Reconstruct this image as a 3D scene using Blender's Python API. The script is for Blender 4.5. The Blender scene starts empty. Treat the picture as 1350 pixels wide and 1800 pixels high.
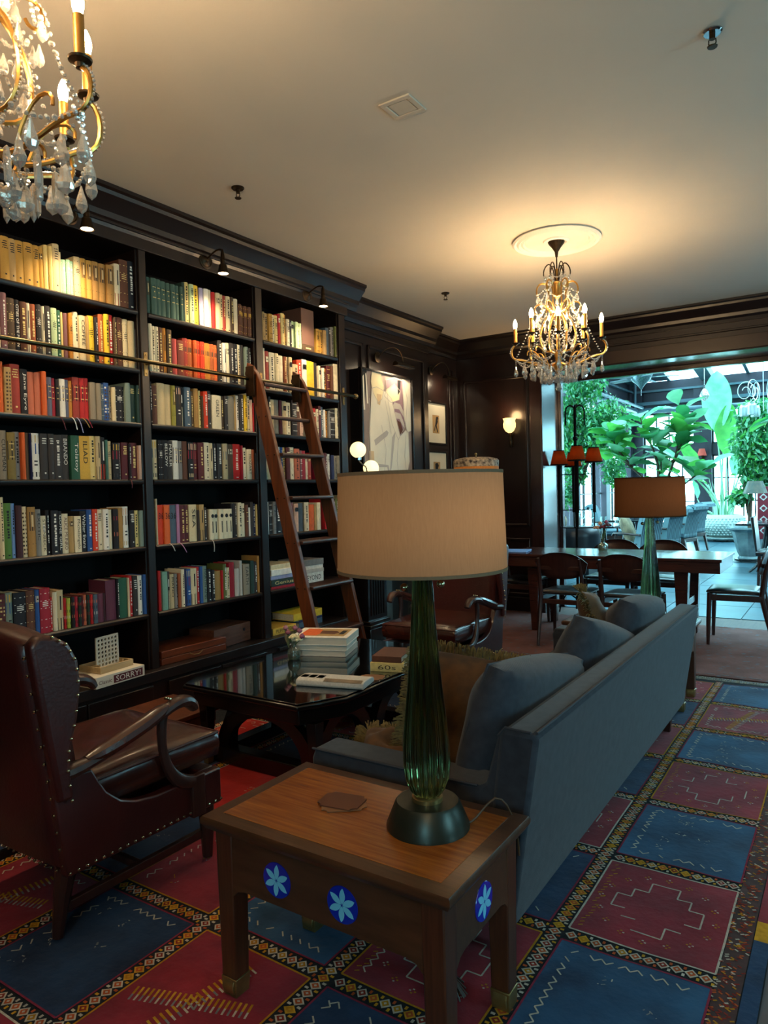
import bpy, bmesh, math, random
from mathutils import Vector, Matrix, Euler
SC = bpy.context.scene
COL = SC.collection
PI = math.pi
R = math.radians
rnd = random.Random(7)

# ------------------------------------------------------------------ camera
cam = bpy.data.cameras.new('camera')
cam.sensor_fit = 'VERTICAL'; cam.sensor_height = 36.0
cam.lens = 36.0 * 1246.0 / 1800.0
cam.clip_start = 0.05; cam.clip_end = 200
cam_o = bpy.data.objects.new('camera', cam); COL.objects.link(cam_o)
yaw, pitch, roll = R(33.54), R(-1.68), R(1.46)
Mr = Matrix.Rotation(yaw, 4, 'Z') @ Matrix.Rotation(pitch, 4, 'X') @ Matrix.Rotation(roll, 4, 'Y')
cam_o.matrix_world = Matrix.Translation((0, 0, 1.38)) @ Mr @ Matrix.Rotation(R(90), 4, 'X')
SC.camera = cam_o

# ------------------------------------------------------------------ world, daylight, exposure
world = bpy.data.worlds.new('daylight'); SC.world = world; world.use_nodes = True
wn = world.node_tree.nodes; wl = world.node_tree.links
wn['Background'].inputs['Color'].default_value = (0.42, 0.84, 1.0, 1)
wn['Background'].inputs['Strength'].default_value = 9.0
def portal(name, loc, rot, sx, sy):
    """marks a glazed opening, so that daylight is sampled through it"""
    l = bpy.data.lights.new(name, 'AREA'); l.shape = 'RECTANGLE'; l.size = sx; l.size_y = sy
    l.energy = 1; l.cycles.is_portal = True
    o = bpy.data.objects.new(name, l); COL.objects.link(o); o.location = loc; o.rotation_euler = rot
    return o
for y in (2.0, 5.3):                         # the two windows of the wall at the right of the room
    portal('window_portal', (3.0, y, 1.75), (0, R(90), 0), 1.5, 1.0)
portal('back_window_portal', (0.9, -2.8, 1.75), (R(90), 0, 0), 1.0, 1.5)
portal('roof_portal', (-1.0, 13.4, 5.3), (0, 0, 0), 7.8, 11.4)
portal('glazing_portal', (-1.0, 19.4, 2.2), (R(-90), 0, 0), 7.6, 2.4)
SC.view_settings.view_transform = 'Standard'
SC.view_settings.look = 'None'
SC.view_settings.gamma = 1.0
SC.view_settings.use_curve_mapping = False
SC.view_settings.exposure = 1.1
SC.cycles.use_denoising = True
SC.cycles.caustics_reflective = False
SC.cycles.caustics_refractive = False
SC.cycles.sample_clamp_indirect = 6.0
SC.cycles.max_bounces = 8
SC.cycles.transparent_max_bounces = 16

# ------------------------------------------------------------------ materials
def lin(h):
    if isinstance(h, str):
        h = h.lstrip('#'); c = [int(h[i:i+2], 16) / 255 for i in (0, 2, 4)]
    else:
        c = list(h)
    return tuple(((x / 12.92) if x <= 0.04045 else ((x + 0.055) / 1.055) ** 2.4) for x in c) + (1,)
MATS = {}
def mat(name, col, rough=0.5, metal=0.0, var=0.12, vscale=8.0, bump=0.0, bscale=60.0, stretch=(1, 1, 1), spec=0.5, coat=0.0,
        trans=0.0, emit=None, estr=0.0, col2=None, alpha=1.0, sheen=0.0, detail=4.0, coord='Object'):
    if name in MATS: return MATS[name]
    m = bpy.data.materials.new(name); m.use_nodes = True; MATS[name] = m
    nt = m.node_tree; N = nt.nodes; L = nt.links
    b = N['Principled BSDF']
    c = lin(col)
    tc = N.new('ShaderNodeTexCoord'); mp = N.new('ShaderNodeMapping')
    mp.inputs['Scale'].default_value = stretch
    L.new(tc.outputs[coord], mp.inputs['Vector'])
    nz = N.new('ShaderNodeTexNoise'); nz.inputs['Scale'].default_value = vscale; nz.inputs['Detail'].default_value = detail
    L.new(mp.outputs[0], nz.inputs['Vector'])
    cr = N.new('ShaderNodeValToRGB')
    c2 = lin(col2) if col2 else tuple(min(1, x * (1 + var)) for x in c[:3]) + (1,)
    c1 = c if col2 else tuple(x * (1 - var) for x in c[:3]) + (1,)
    cr.color_ramp.elements[0].position = 0.3; cr.color_ramp.elements[1].position = 0.7
    cr.color_ramp.elements[0].color = c1; cr.color_ramp.elements[1].color = c2
    L.new(nz.outputs['Fac'], cr.inputs['Fac']); L.new(cr.outputs['Color'], b.inputs['Base Color'])
    b.inputs['Roughness'].default_value = rough; b.inputs['Metallic'].default_value = metal
    b.inputs['Specular IOR Level'].default_value = spec; b.inputs['Coat Weight'].default_value = coat
    b.inputs['Coat Roughness'].default_value = 0.12
    b.inputs['Transmission Weight'].default_value = trans; b.inputs['Alpha'].default_value = alpha
    b.inputs['Sheen Weight'].default_value = sheen
    if emit is not None:
        b.inputs['Emission Color'].default_value = lin(emit); b.inputs['Emission Strength'].default_value = estr
    if bump:
        n2 = N.new('ShaderNodeTexNoise'); n2.inputs['Scale'].default_value = bscale; n2.inputs['Detail'].default_value = 3
        L.new(mp.outputs[0], n2.inputs['Vector'])
        bp = N.new('ShaderNodeBump'); bp.inputs['Strength'].default_value = bump; bp.inputs['Distance'].default_value = 0.01
        L.new(n2.outputs['Fac'], bp.inputs['Height']); L.new(bp.outputs[0], b.inputs['Normal'])
    return m
def wood(name, dark, light, rough=0.35, stretch=(1, 14, 14), scale=3.0, coat=0.0, bump=0.05, spec=0.5):
    return mat(name, dark, rough=rough, col2=light, vscale=scale, stretch=stretch, coat=coat, bump=bump, bscale=18, detail=8, spec=spec)
def weave(name, col, col2, rough=0.9, scale=420.0, strength=0.35):
    if name in MATS: return MATS[name]
    m = mat(name, col, rough=rough, col2=col2, vscale=30, detail=6, sheen=0.15, spec=0.2)
    nt = m.node_tree; N = nt.nodes; L = nt.links
    tc = N.new('ShaderNodeTexCoord')
    w1 = N.new('ShaderNodeTexWave'); w1.bands_direction = 'Z'; w1.inputs['Scale'].default_value = scale / 6; w1.inputs['Distortion'].default_value = 1.0
    w2 = N.new('ShaderNodeTexWave'); w2.bands_direction = 'DIAGONAL'; w2.inputs['Scale'].default_value = scale / 6; w2.inputs['Distortion'].default_value = 1.0
    ad = N.new('ShaderNodeMath'); ad.operation = 'ADD'
    bp = N.new('ShaderNodeBump'); bp.inputs['Strength'].default_value = strength; bp.inputs['Distance'].default_value = 0.004
    L.new(tc.outputs['Object'], w1.inputs['Vector']); L.new(tc.outputs['Object'], w2.inputs['Vector'])
    L.new(w1.outputs['Fac'], ad.inputs[0]); L.new(w2.outputs['Fac'], ad.inputs[1])
    L.new(ad.outputs[0], bp.inputs['Height']); L.new(bp.outputs[0], N['Principled BSDF'].inputs['Normal'])
    return m
def clear(name, tint, gloss=0.12, rough=0.02, diffuse=0.0):
    """thin clear glass or crystal: mostly see-through, with a sharp reflection"""
    if name in MATS: return MATS[name]
    m = bpy.data.materials.new(name); m.use_nodes = True; MATS[name] = m
    nt = m.node_tree; N = nt.nodes; L = nt.links; N.remove(N['Principled BSDF']); out = N['Material Output']
    t = N.new('ShaderNodeBsdfTransparent'); t.inputs[0].default_value = lin(tint)
    g = N.new('ShaderNodeBsdfGlossy'); g.inputs['Roughness'].default_value = rough
    fr = N.new('ShaderNodeLayerWeight'); fr.inputs['Blend'].default_value = 0.35
    mr = N.new('ShaderNodeMapRange'); mr.inputs['To Min'].default_value = gloss; mr.inputs['To Max'].default_value = min(1, gloss + 0.5)
    L.new(fr.outputs['Fresnel'], mr.inputs['Value'])
    mx = N.new('ShaderNodeMixShader'); L.new(mr.outputs[0], mx.inputs[0]); L.new(t.outputs[0], mx.inputs[1]); L.new(g.outputs[0], mx.inputs[2])
    last = mx
    if diffuse:
        d = N.new('ShaderNodeBsdfDiffuse'); d.inputs[0].default_value = lin(tint)
        m2 = N.new('ShaderNodeMixShader'); m2.inputs[0].default_value = diffuse
        L.new(mx.outputs[0], m2.inputs[1]); L.new(d.outputs[0], m2.inputs[2]); last = m2
    L.new(last.outputs[0], out.inputs['Surface'])
    return m
def fabric_shade(name, col, transl=0.5):
    """lamp shade cloth: lets part of the bulb's light through"""
    if name in MATS: return MATS[name]
    m = bpy.data.materials.new(name); m.use_nodes = True; MATS[name] = m
    nt = m.node_tree; N = nt.nodes; L = nt.links; N.remove(N['Principled BSDF']); out = N['Material Output']
    tc = N.new('ShaderNodeTexCoord'); mp = N.new('ShaderNodeMapping'); mp.inputs['Scale'].default_value = (60, 60, 9)
    nz = N.new('ShaderNodeTexNoise'); nz.inputs['Scale'].default_value = 4; nz.inputs['Detail'].default_value = 6
    L.new(tc.outputs['Object'], mp.inputs[0]); L.new(mp.outputs[0], nz.inputs['Vector'])
    cr = N.new('ShaderNodeValToRGB'); c = lin(col)
    cr.color_ramp.elements[0].color = tuple(x * .86 for x in c[:3]) + (1,); cr.color_ramp.elements[1].color = tuple(min(1, x * 1.1) for x in c[:3]) + (1,)
    L.new(nz.outputs['Fac'], cr.inputs[0])
    d = N.new('ShaderNodeBsdfDiffuse'); t = N.new('ShaderNodeBsdfTranslucent'); mx = N.new('ShaderNodeMixShader'); mx.inputs[0].default_value = transl
    L.new(cr.outputs[0], d.inputs[0]); L.new(cr.outputs[0], t.inputs[0]); L.new(d.outputs[0], mx.inputs[1]); L.new(t.outputs[0], mx.inputs[2])
    L.new(mx.outputs[0], out.inputs['Surface'])
    return m

ESP = wood('espresso_wood', '#140b09', '#1c100d', rough=0.34, stretch=(14, 14, 1), spec=0.55, bump=0.03)
ESPH = wood('espresso_board', '#120a08', '#1a0f0c', rough=0.4, stretch=(14, 1, 14), spec=0.5, bump=0.03)
PANEL = wood('mahogany_panel', '#150908', '#20100d', rough=0.3, stretch=(9, 9, 1), coat=0.15, bump=0.02)
BLACKW = wood('black_lacquer', '#0c0808', '#130c0a', rough=0.25, stretch=(3, 3, 14), coat=0.2, bump=0.01)
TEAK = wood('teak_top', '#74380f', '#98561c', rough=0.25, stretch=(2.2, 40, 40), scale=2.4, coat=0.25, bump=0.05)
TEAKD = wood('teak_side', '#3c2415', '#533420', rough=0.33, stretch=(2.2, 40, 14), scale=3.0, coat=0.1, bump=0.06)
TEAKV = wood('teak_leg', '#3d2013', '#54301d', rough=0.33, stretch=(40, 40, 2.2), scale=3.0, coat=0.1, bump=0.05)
OAK = wood('ladder_oak', '#43200f', '#673314', rough=0.42, stretch=(20, 20, 1.2), bump=0.06)
OAKD = wood('ladder_dark', '#2b1610', '#3d2016', rough=0.42, stretch=(20, 20, 1.2), bump=0.05)
TAB = wood('dining_wood', '#331712', '#47221a', rough=0.27, stretch=(1.5, 25, 25), coat=0.3, bump=0.03)
CHW = wood('chair_wood', '#2b1512', '#3d211a', rough=0.33, stretch=(14, 14, 2), bump=0.03)
BRASS = mat('aged_brass', '#947a4c', rough=0.36, metal=0.75, var=0.25, vscale=20)
DKBRASS = mat('dark_bronze', '#3c2e20', rough=0.42, metal=0.9, var=0.25, vscale=30)
GILT = mat('gilt_metal', '#b98e4c', rough=0.3, metal=1.0, var=0.2, vscale=25)
CHROME = mat('chrome', '#b9bcc0', rough=0.15, metal=1.0, var=0.03)
IRON = mat('black_iron', '#070607', rough=0.7, metal=0.0, spec=.1, var=0.2, vscale=40)
LEATH = mat('oxblood_leather', '#3c100d', rough=0.40, var=0.25, vscale=5, bump=0.12, bscale=90, spec=0.6, coat=0.15)
LEATHB = mat('worn_brown_leather', '#3d170f', rough=0.27, var=0.35, vscale=7, bump=0.16, bscale=28, spec=0.65, coat=0.25)
LBLACK = mat('black_leather', '#15151a', rough=0.3, var=0.2, vscale=12, spec=0.6)
NAIL = mat('nail_brass', '#c9b48c', rough=0.22, metal=1.0, var=0.1)
SOFA = weave('grey_blue_weave', '#2a2e37', '#373b44', scale=900, strength=.15)
BACKP = mat('case_back', '#0d0706', rough=.75, var=.1, spec=.15)
GOLDV = mat('gold_velvet', '#33200d', rough=0.8, col2='#5f3d17', vscale=14, sheen=0.08, bump=0.15, bscale=12)
FRINGE = mat('gold_fringe', '#5a4827', rough=0.85, col2='#86703f', vscale=60)
PLASTER = mat('ceiling_plaster', '#d8d0c2', rough=0.75, var=0.02, vscale=2, bump=0.03, bscale=120)
WHITE = mat('white_paint', '#e6e2d8', rough=0.5, var=0.03)
CRYST = clear('cut_crystal', '#f3f0ea', gloss=0.34, rough=0.05, diffuse=0.22)
GLASS = clear('clear_glass', '#eef6f6', gloss=0.05)
BULB = mat('lit_bulb', '#ffe2b0', emit='#ffd6a0', estr=240.0)
SOCK = mat('candle_tube', '#b07a34', rough=0.4, metal=0.6, var=0.1)
PAPER = mat('page_paper', '#b9ad93', rough=0.9, col2='#cfc4ab', vscale=90, stretch=(1, 30, 1))

# ------------------------------------------------------------------ mesh helpers
class MB:
    def __init__(self): self.v = []; self.f = []; self.m = []
    def add(self, vs, fs, mi=0, M=None):
        o = len(self.v)
        if M is not None: vs = [M @ Vector(p) for p in vs]
        self.v += [tuple(p) for p in vs]; self.f += [tuple(i + o for i in f) for f in fs]; self.m += [mi] * len(fs)
        return self
    def box(self, x0, y0, z0, x1, y1, z1, mi=0, M=None):
        vs = [(x, y, z) for x in (x0, x1) for y in (y0, y1) for z in (z0, z1)]
        fs = [(0, 1, 3, 2), (4, 6, 7, 5), (0, 4, 5, 1), (2, 3, 7, 6), (0, 2, 6, 4), (1, 5, 7, 3)]
        return self.add(vs, fs, mi, M)
    def taper(self, p0, s0, p1, s1, mi=0):
        """box between rectangle s0 about p0 and rectangle s1 about p1 (both level)"""
        vs = []
        for p, s in ((p0, s0), (p1, s1)):
            for dx, dy in ((-1, -1), (1, -1), (1, 1), (-1, 1)):
                vs.append((p[0] + dx * s[0] / 2, p[1] + dy * s[1] / 2, p[2]))
        return self.add(vs, [(3, 2, 1, 0), (4, 5, 6, 7), (0, 1, 5, 4), (1, 2, 6, 5), (2, 3, 7, 6), (3, 0, 4, 7)], mi)
    def prism(self, poly, axis, a, b, mi=0, M=None):
        """extrude a 2-D polygon: axis x -> (y,z), axis y -> (x,z), axis z -> (x,y)"""
        n = len(poly)
        def P(q, t):
            return {'x': (t, q[0], q[1]), 'y': (q[0], t, q[1]), 'z': (q[0], q[1], t)}[axis]
        vs = [P(q, a) for q in poly] + [P(q, b) for q in poly]
        fs = [tuple(range(n - 1, -1, -1)), tuple(range(n, 2 * n))] + [(i, (i + 1) % n, n + (i + 1) % n, n + i) for i in range(n)]
        return self.add(vs, fs, mi, M)
    def tube(self, pts, r, n=8, mi=0, closed=False, caps=True, M=None, flat=None):
        pts = [Vector(p) for p in pts]; k = len(pts)
        rs = r if isinstance(r, (list, tuple)) else [r] * k
        vs = []; fs = []; up = None
        for i, p in enumerate(pts):
            if closed: t = pts[(i + 1) % k] - pts[i - 1]
            else: t = pts[min(i + 1, k - 1)] - pts[max(i - 1, 0)]
            if t.length < 1e-9: t = Vector((0, 0, 1))
            t.normalize()
            if up is None:
                up = Vector((0, 0, 1)) if abs(t.z) < 0.9 else Vector((1, 0, 0))
            x = t.cross(up)
            if x.length < 1e-6: x = t.orthogonal()
            x.normalize(); y = x.cross(t).normalized(); up = y
            for j in range(n):
                a = 2 * PI * j / n
                vs.append(p + (x * math.cos(a) + y * math.sin(a) * (flat or 1)) * rs[i])
        for i in range(k if closed else k - 1):
            i2 = (i + 1) % k
            for j in range(n):
                j2 = (j + 1) % n
                fs.append((i * n + j, i * n + j2, i2 * n + j2, i2 * n + j))
        if caps and not closed:
            fs.append(tuple(range(n - 1, -1, -1))); fs.append(tuple((k - 1) * n + j for j in range(n)))
        return self.add(vs, fs, mi, M)
    def cyl(self, p0, p1, r0, r1=None, n=12, mi=0, M=None):
        return self.tube([p0, p1], [r0, r0 if r1 is None else r1], n, mi, M=M)
    def lathe(self, prof, c=(0, 0, 0), n=24, mi=0, M=None, flute=None, caps=True):
        """prof: (radius, z) from bottom to top; flute=(count, depth) ripples the radius"""
        vs = []; fs = []; k = len(prof)
        for (r, z) in prof:
            for j in range(n):
                a = 2 * PI * j / n; q = r
                if flute: q = r * (1 + flute[1] * math.cos(flute[0] * a))
                vs.append((c[0] + q * math.cos(a), c[1] + q * math.sin(a), c[2] + z))
        for i in range(k - 1):
            for j in range(n):
                j2 = (j + 1) % n
                fs.append((i * n + j, i * n + j2, (i + 1) * n + j2, (i + 1) * n + j))
        if caps and prof[0][0] > 1e-4: fs.append(tuple(range(n - 1, -1, -1)))
        if caps and prof[-1][0] > 1e-4: fs.append(tuple((k - 1) * n + j for j in range(n)))
        return self.add(vs, fs, mi, M)
    def ball(self, c, r, nu=10, nv=6, mi=0, s=(1, 1, 1), M=None):
        prof = []
        vs = [(c[0], c[1], c[2] - r * s[2])]
        for i in range(1, nv):
            t = -PI / 2 + PI * i / nv
            for j in range(nu):
                a = 2 * PI * j / nu
                vs.append((c[0] + r * s[0] * math.cos(t) * math.cos(a), c[1] + r * s[1] * math.cos(t) * math.sin(a), c[2] + r * s[2] * math.sin(t)))
        vs.append((c[0], c[1], c[2] + r * s[2]))
        fs = [(0, 1 + (j + 1) % nu, 1 + j) for j in range(nu)]
        for i in range(nv - 2):
            for j in range(nu):
                a = 1 + i * nu + j; b = 1 + i * nu + (j + 1) % nu
                fs.append((a, b, b + nu, a + nu))
        t = len(vs) - 1; q = 1 + (nv - 2) * nu
        fs += [(t, q + j, q + (j + 1) % nu) for j in range(nu)]
        return self.add(vs, fs, mi, M)
    def grid(self, fn, nu, nv, mi=0, M=None, wrap=False):
        vs = [fn(i / nu, j / nv) for i in range(nu + 1) for j in range(nv + 1)]
        fs = [(i * (nv + 1) + j, (i + 1) * (nv + 1) + j, (i + 1) * (nv + 1) + j + 1, i * (nv + 1) + j + 1) for i in range(nu) for j in range(nv)]
        return self.add(vs, fs, mi, M)
    def cushion(self, w, d, h, puff=0.5, n=10, mi=0, M=None, sag=0.0, crease=None, rk=0.0):
        """upholstered cushion centred on the origin, w(x) d(y) h(z); puff = share of h that bulges"""
        e = h * (1 - puff) / 2
        def prof(u, v):
            a = (1 - abs(u) ** 3.2) * (1 - abs(v) ** 3.2)
            return max(a, 0) ** 0.5
        def top(s):
            def fn(a, b):
                u = -1 + 2 * a; v = -1 + 2 * b
                k = prof(u, v); rx = 1 - 0.03 * (1 - abs(v) ** 2) * 0; 
                z = e + h * puff / 2 * k
                if crease and s > 0: z += crease(u, v)
                inset = 0.985 + 0.015 * k
                return (u * w / 2 * inset * math.sqrt(1 - rk * v * v / 2), v * d / 2 * inset * math.sqrt(1 - rk * u * u / 2), s * z - sag * (1 - u * u) * (1 - v * v))
            return fn
        t = top(1); b = top(-1)
        self.grid(t, n, n, mi, M)
        o = len(self.v)
        self.grid(lambda a, c: b(1 - a, c), n, n, mi, M)
        ring = [(i / n, 0) for i in range(n)] + [(1, j / n) for j in range(n)] + [(1 - i / n, 1) for i in range(n)] + [(0, 1 - j / n) for j in range(n)]
        vs = [t(*q) for q in ring] + [b(*q) for q in ring]; k = len(ring)
        mid = []
        for q in ring:
            p, p2 = Vector(t(*q)), Vector(b(*q)); m_ = (p + p2) / 2; m_.x *= 1.018; m_.y *= 1.018; mid.append(tuple(m_))
        vs = vs[:k] + mid + vs[k:]
        fs = []
        for i in range(k):
            i2 = (i + 1) % k
            fs.append((i, k + i, k + i2, i2)); fs.append((k + i, 2 * k + i, 2 * k + i2, k + i2))
        self.add(vs, fs, mi, M)
        return self
    def mesh(self, name, mats, smooth=35):
        me = bpy.data.meshes.new(name); me.from_pydata(self.v, [], self.f)
        mats = mats if isinstance(mats, (list, tuple)) else [mats]
        for m in mats: me.materials.append(m)
        if len(mats) > 1: me.polygons.foreach_set('material_index', self.m)
        if smooth:
            me.polygons.foreach_set('use_smooth', [True] * len(me.polygons))
            me.set_sharp_from_angle(angle=R(smooth))
        me.update()
        return me
    def build(self, name, mats, parent=None, loc=(0, 0, 0), rot=(0, 0, 0), smooth=35, bev=0.0, weld=False, sub=0):
        o = bpy.data.objects.new(name, self.mesh(name, mats, smooth)); COL.objects.link(o)
        o.location = loc; o.rotation_euler = rot
        if parent: o.parent = parent
        if weld:
            w = o.modifiers.new('weld', 'WELD'); w.merge_threshold = 0.0005
        if bev:
            b = o.modifiers.new('bevel', 'BEVEL'); b.width = bev; b.segments = 2; b.limit_method = 'ANGLE'; b.angle_limit = R(40)
        if sub:
            s = o.modifiers.new('sub', 'SUBSURF'); s.levels = sub; s.render_levels = sub
        return o
def tag(o, label=None, cat=None, group=None, kind=None):
    if label: o['label'] = label
    if cat: o['category'] = cat
    if group: o['group'] = group
    if kind: o['kind'] = kind
    return o
def thing(name, label, cat, loc=(0, 0, 0), rz=0, group=None):
    o = bpy.data.objects.new(name, None); COL.objects.link(o); o.location = loc; o.rotation_euler = (0, 0, rz)
    o.empty_display_size = 0.05
    return tag(o, label, cat, group)
def link_copy(src, parent=None, loc=None, rot=None, scale=None, name=None):
    c = src.copy(); COL.objects.link(c)
    if name: c.name = name
    c.parent = parent
    if loc is not None: c.location = loc
    if rot is not None: c.rotation_euler = rot
    if scale is not None: c.scale = scale
    return c
def copy_tree(o, parent=None):
    c = o.copy(); COL.objects.link(c); c.parent = parent
    for ch in o.children: copy_tree(ch, c)
    return c
def inst(me, name, parent, loc=(0, 0, 0), rot=(0, 0, 0), scale=(1, 1, 1)):
    o = bpy.data.objects.new(name, me); COL.objects.link(o); o.parent = parent
    o.location = loc; o.rotation_euler = rot; o.scale = scale
    return o
def bez(p0, p1, p2, p3, n=10):
    p0, p1, p2, p3 = map(Vector, (p0, p1, p2, p3))
    return [p0 * (1 - t) ** 3 + p1 * 3 * t * (1 - t) ** 2 + p2 * 3 * t * t * (1 - t) + p3 * t ** 3 for t in [i / n for i in range(n + 1)]]
def arc(cx, cy, r, a0, a1, n=10):
    return [(cx + r * math.cos(R(a0 + (a1 - a0) * i / n)), cy + r * math.sin(R(a0 + (a1 - a0) * i / n))) for i in range(n + 1)]
def text_mesh(txt, size=0.02, align='CENTER', bold=0.0):
    cu = bpy.data.curves.new('lettering', 'FONT'); cu.body = txt; cu.size = size; cu.align_x = align; cu.align_y = 'CENTER'
    cu.resolution_u = 2; cu.offset = bold; cu.extrude = 0.0
    o = bpy.data.objects.new('lettering', cu); COL.objects.link(o)
    dg = bpy.context.evaluated_depsgraph_get(); dg.update()
    me = bpy.data.meshes.new_from_object(o.evaluated_get(dg))
    bpy.data.objects.remove(o); bpy.data.curves.remove(cu)
    return me
def text_obj(txt, size, material, parent, loc, basis, width=None, height=None, name='lettering'):
    """flat lettering; basis = (right, up) unit vectors of the text"""
    me = text_mesh(txt, size); me.materials.clear(); me.materials.append(material)
    xs = [v.co.x for v in me.vertices]; ys = [v.co.y for v in me.vertices]
    sx = (width / (max(xs) - min(xs))) if width and xs else 1; sy = (height / (max(ys) - min(ys))) if height and ys else 1
    ox = (max(xs) + min(xs)) / 2 if xs else 0; oy = (max(ys) + min(ys)) / 2 if ys else 0
    r, u = Vector(basis[0]), Vector(basis[1]); nrm = r.cross(u)
    for v in me.vertices:
        x = (v.co.x - ox) * sx; y = (v.co.y - oy) * sy
        v.co = r * x + u * y
    o = bpy.data.objects.new(name, me); COL.objects.link(o); o.parent = parent; o.location = loc
    return o

# ================================================================== the room shell
def struct(name, mb, m, parent=None, **k):
    o = mb.build(name, m, parent, **k)
    if parent is None: o['kind'] = 'structure'
    return o
ZC = 3.08           # ceiling
XW = -3.86          # wall behind the bookcase
YF = 7.41           # near face of the far wall
FLOORW = wood('floor_boards', '#3a2420', '#4d322b', rough=0.6, stretch=(12, 1, 1), scale=4)
struct('floor', MB().box(-4.2, -2.8, -0.06, 3.3, 7.86, 0), FLOORW)
# tiled floor of the conservatory
TILE = mat('slate_tile', '#2c4450', rough=0.35, col2='#3d5a66', vscale=2.2, bump=0.03, bscale=30)
JOINT = mat('tile_joint', '#22303a', rough=0.7)
cf = struct('floor_conservatory', MB().box(-5.0, 7.86, -0.08, 3.3, 19.4, -0.008), JOINT)
tile_me = MB().box(-0.395, -0.395, -0.012, 0.395, 0.395, 0).mesh('floor_tile', TILE)
for i in range(9):
    for j in range(14):
        inst(tile_me, 'floor_tile', cf, (-4.55 + i * 0.8 + 0.0, 8.30 + j * 0.8, 0))
struct('ceiling', MB().box(-4.2, -2.8, ZC, 3.3, 7.9, ZC + 0.12), PLASTER)
struct('wall_left', MB().box(XW - 0.15, -2.8, 0, XW, 7.41, ZC), PANEL)
struct('wall_back', MB().box(-4.2, -2.95, 0, 0.4, -2.8, ZC).box(1.4, -2.95, 0, 3.3, -2.8, ZC).box(0.4, -2.95, 0, 1.4, -2.8, 1.0).box(0.4, -2.95, 2.5, 1.4, -2.8, ZC), PANEL)
w = struct('window_3', MB().box(.4, -2.9, 1.0, .44, -2.84, 2.5).box(1.36, -2.9, 1.0, 1.4, -2.84, 2.5).box(.44, -2.9, 1.0, 1.36, -2.84, 1.05).box(.44, -2.9, 2.45, 1.36, -2.84, 2.5).box(.888, -2.89, 1.05, .912, -2.85, 2.45), ESP)
for a, b in ((.44, .888), (.912, 1.36)): MB().box(a, -2.872, 1.05, b, -2.868, 2.45).build('pane', GLASS, w)
# right wall, pierced by two windows
wr = MB(); wy = [(1.5, 2.5), (4.8, 5.8)]
wr.box(3.0, -2.8, 0, 3.2, 7.9, 1.0).box(3.0, -2.8, 2.5, 3.2, 7.9, ZC)
ed = [-2.8] + [t for w_ in wy for t in w_] + [7.9]
for i in range(0, len(ed), 2): wr.box(3.0, ed[i], 1.0, 3.2, ed[i + 1], 2.5)
struct('wall_right', wr, PANEL)
for k, (a, b) in enumerate(wy):
    w = struct('window_%d' % (k + 1), MB().box(3.04, a, 1.0, 3.10, a + .04, 2.5).box(3.04, b - .04, 1.0, 3.10, b, 2.5).box(3.04, a, 1.0, 3.10, b, 1.05).box(3.04, a, 2.45, 3.10, b, 2.5).box(3.05, (a + b) / 2 - .012, 1.05, 3.09, (a + b) / 2 + .012, 2.45), ESP)
    for (c, d) in ((a + .04, (a + b) / 2 - .012), ((a + b) / 2 + .012, b - .04)):
        MB().box(3.066, c, 1.05, 3.072, d, 2.45).build('pane', GLASS, w)
# far wall: solid at the left, wide opening to the conservatory, deep header
XO = -2.82; ZO = 2.62
JAMB = wood('satin_dark_wood', '#241312', '#2f1a17', rough=0.22, stretch=(9, 9, 1), coat=0.35, bump=0.01)
struct('wall_far', MB().box(-4.2, YF, 0, XO, 7.86, ZC).box(XO, YF, ZO, 3.3, 7.86, ZC).box(2.0, YF, 0, 3.3, 7.86, ZO), PANEL)
struct('trim_1', MB().box(XO, YF - .03, 0, XO + .012, 7.90, ZO).box(XO, YF - .03, ZO - .012, 2.0, 7.90, ZO).box(XO - .13, YF - .03, 0, XO, YF, ZO + .13).box(XO - .13, YF - .03, ZO, 2.0, YF, ZO + .13)
       .box(XO + .012, 7.88, 0, XO + .05, 7.96, ZO - .012).box(XO + .012, 7.88, ZO - .06, 2.0, 7.96, ZO - .012), JAMB, bev=0.004)
# raised panels and stiles on the far wall at the left of the opening
t = MB()
for (x0, x1, z0, z1) in ((-3.76, -2.98, 0.95, 2.62), (-3.76, -2.98, 0.18, 0.82)):
    for (a, b, c, d) in ((x0, x1, z0, z0 + .03), (x0, x1, z1 - .03, z1), (x0, x0 + .03, z0, z1), (x1 - .03, x1, z0, z1)):
        t.box(a, YF - .022, c, b, YF, d)
struct('trim_2', t, PANEL, bev=0.006)
t = MB()
for z in (2.70, 2.80): t.box(-2.95, YF - .02, z, 3.2, YF, z + .022)
struct('trim_3', t, PANEL, bev=0.006)
# crown mouldings, stepped profile (projection, height below the ceiling)
CROWN = [(0, -.20), (.02, -.20), (.03, -.17), (.05, -.15), (.055, -.12), (.09, -.075), (.115, -.05), (.12, -.03), (.135, -.02), (.135, 0), (0, 0)]
def crown_y(name, x, y0, y1, s=1.0):
    return struct(name, MB().prism([(x + p * s, ZC + z) for p, z in CROWN], 'y', y0, y1), ESP, smooth=25)
def crown_x(name, y, x0, x1):
    return struct(name, MB().prism([(y - p, ZC + z) for p, z in CROWN], 'x', x0, x1), ESP, smooth=25)
crown_x('trim_4', YF, -3.86, 3.0)
crown_y('trim_5', XW, 6.47, YF)
struct('baseboard_far', MB().box(-3.86, YF - .02, 0, XO - .13, YF, .16), ESP, bev=0.004)
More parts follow.
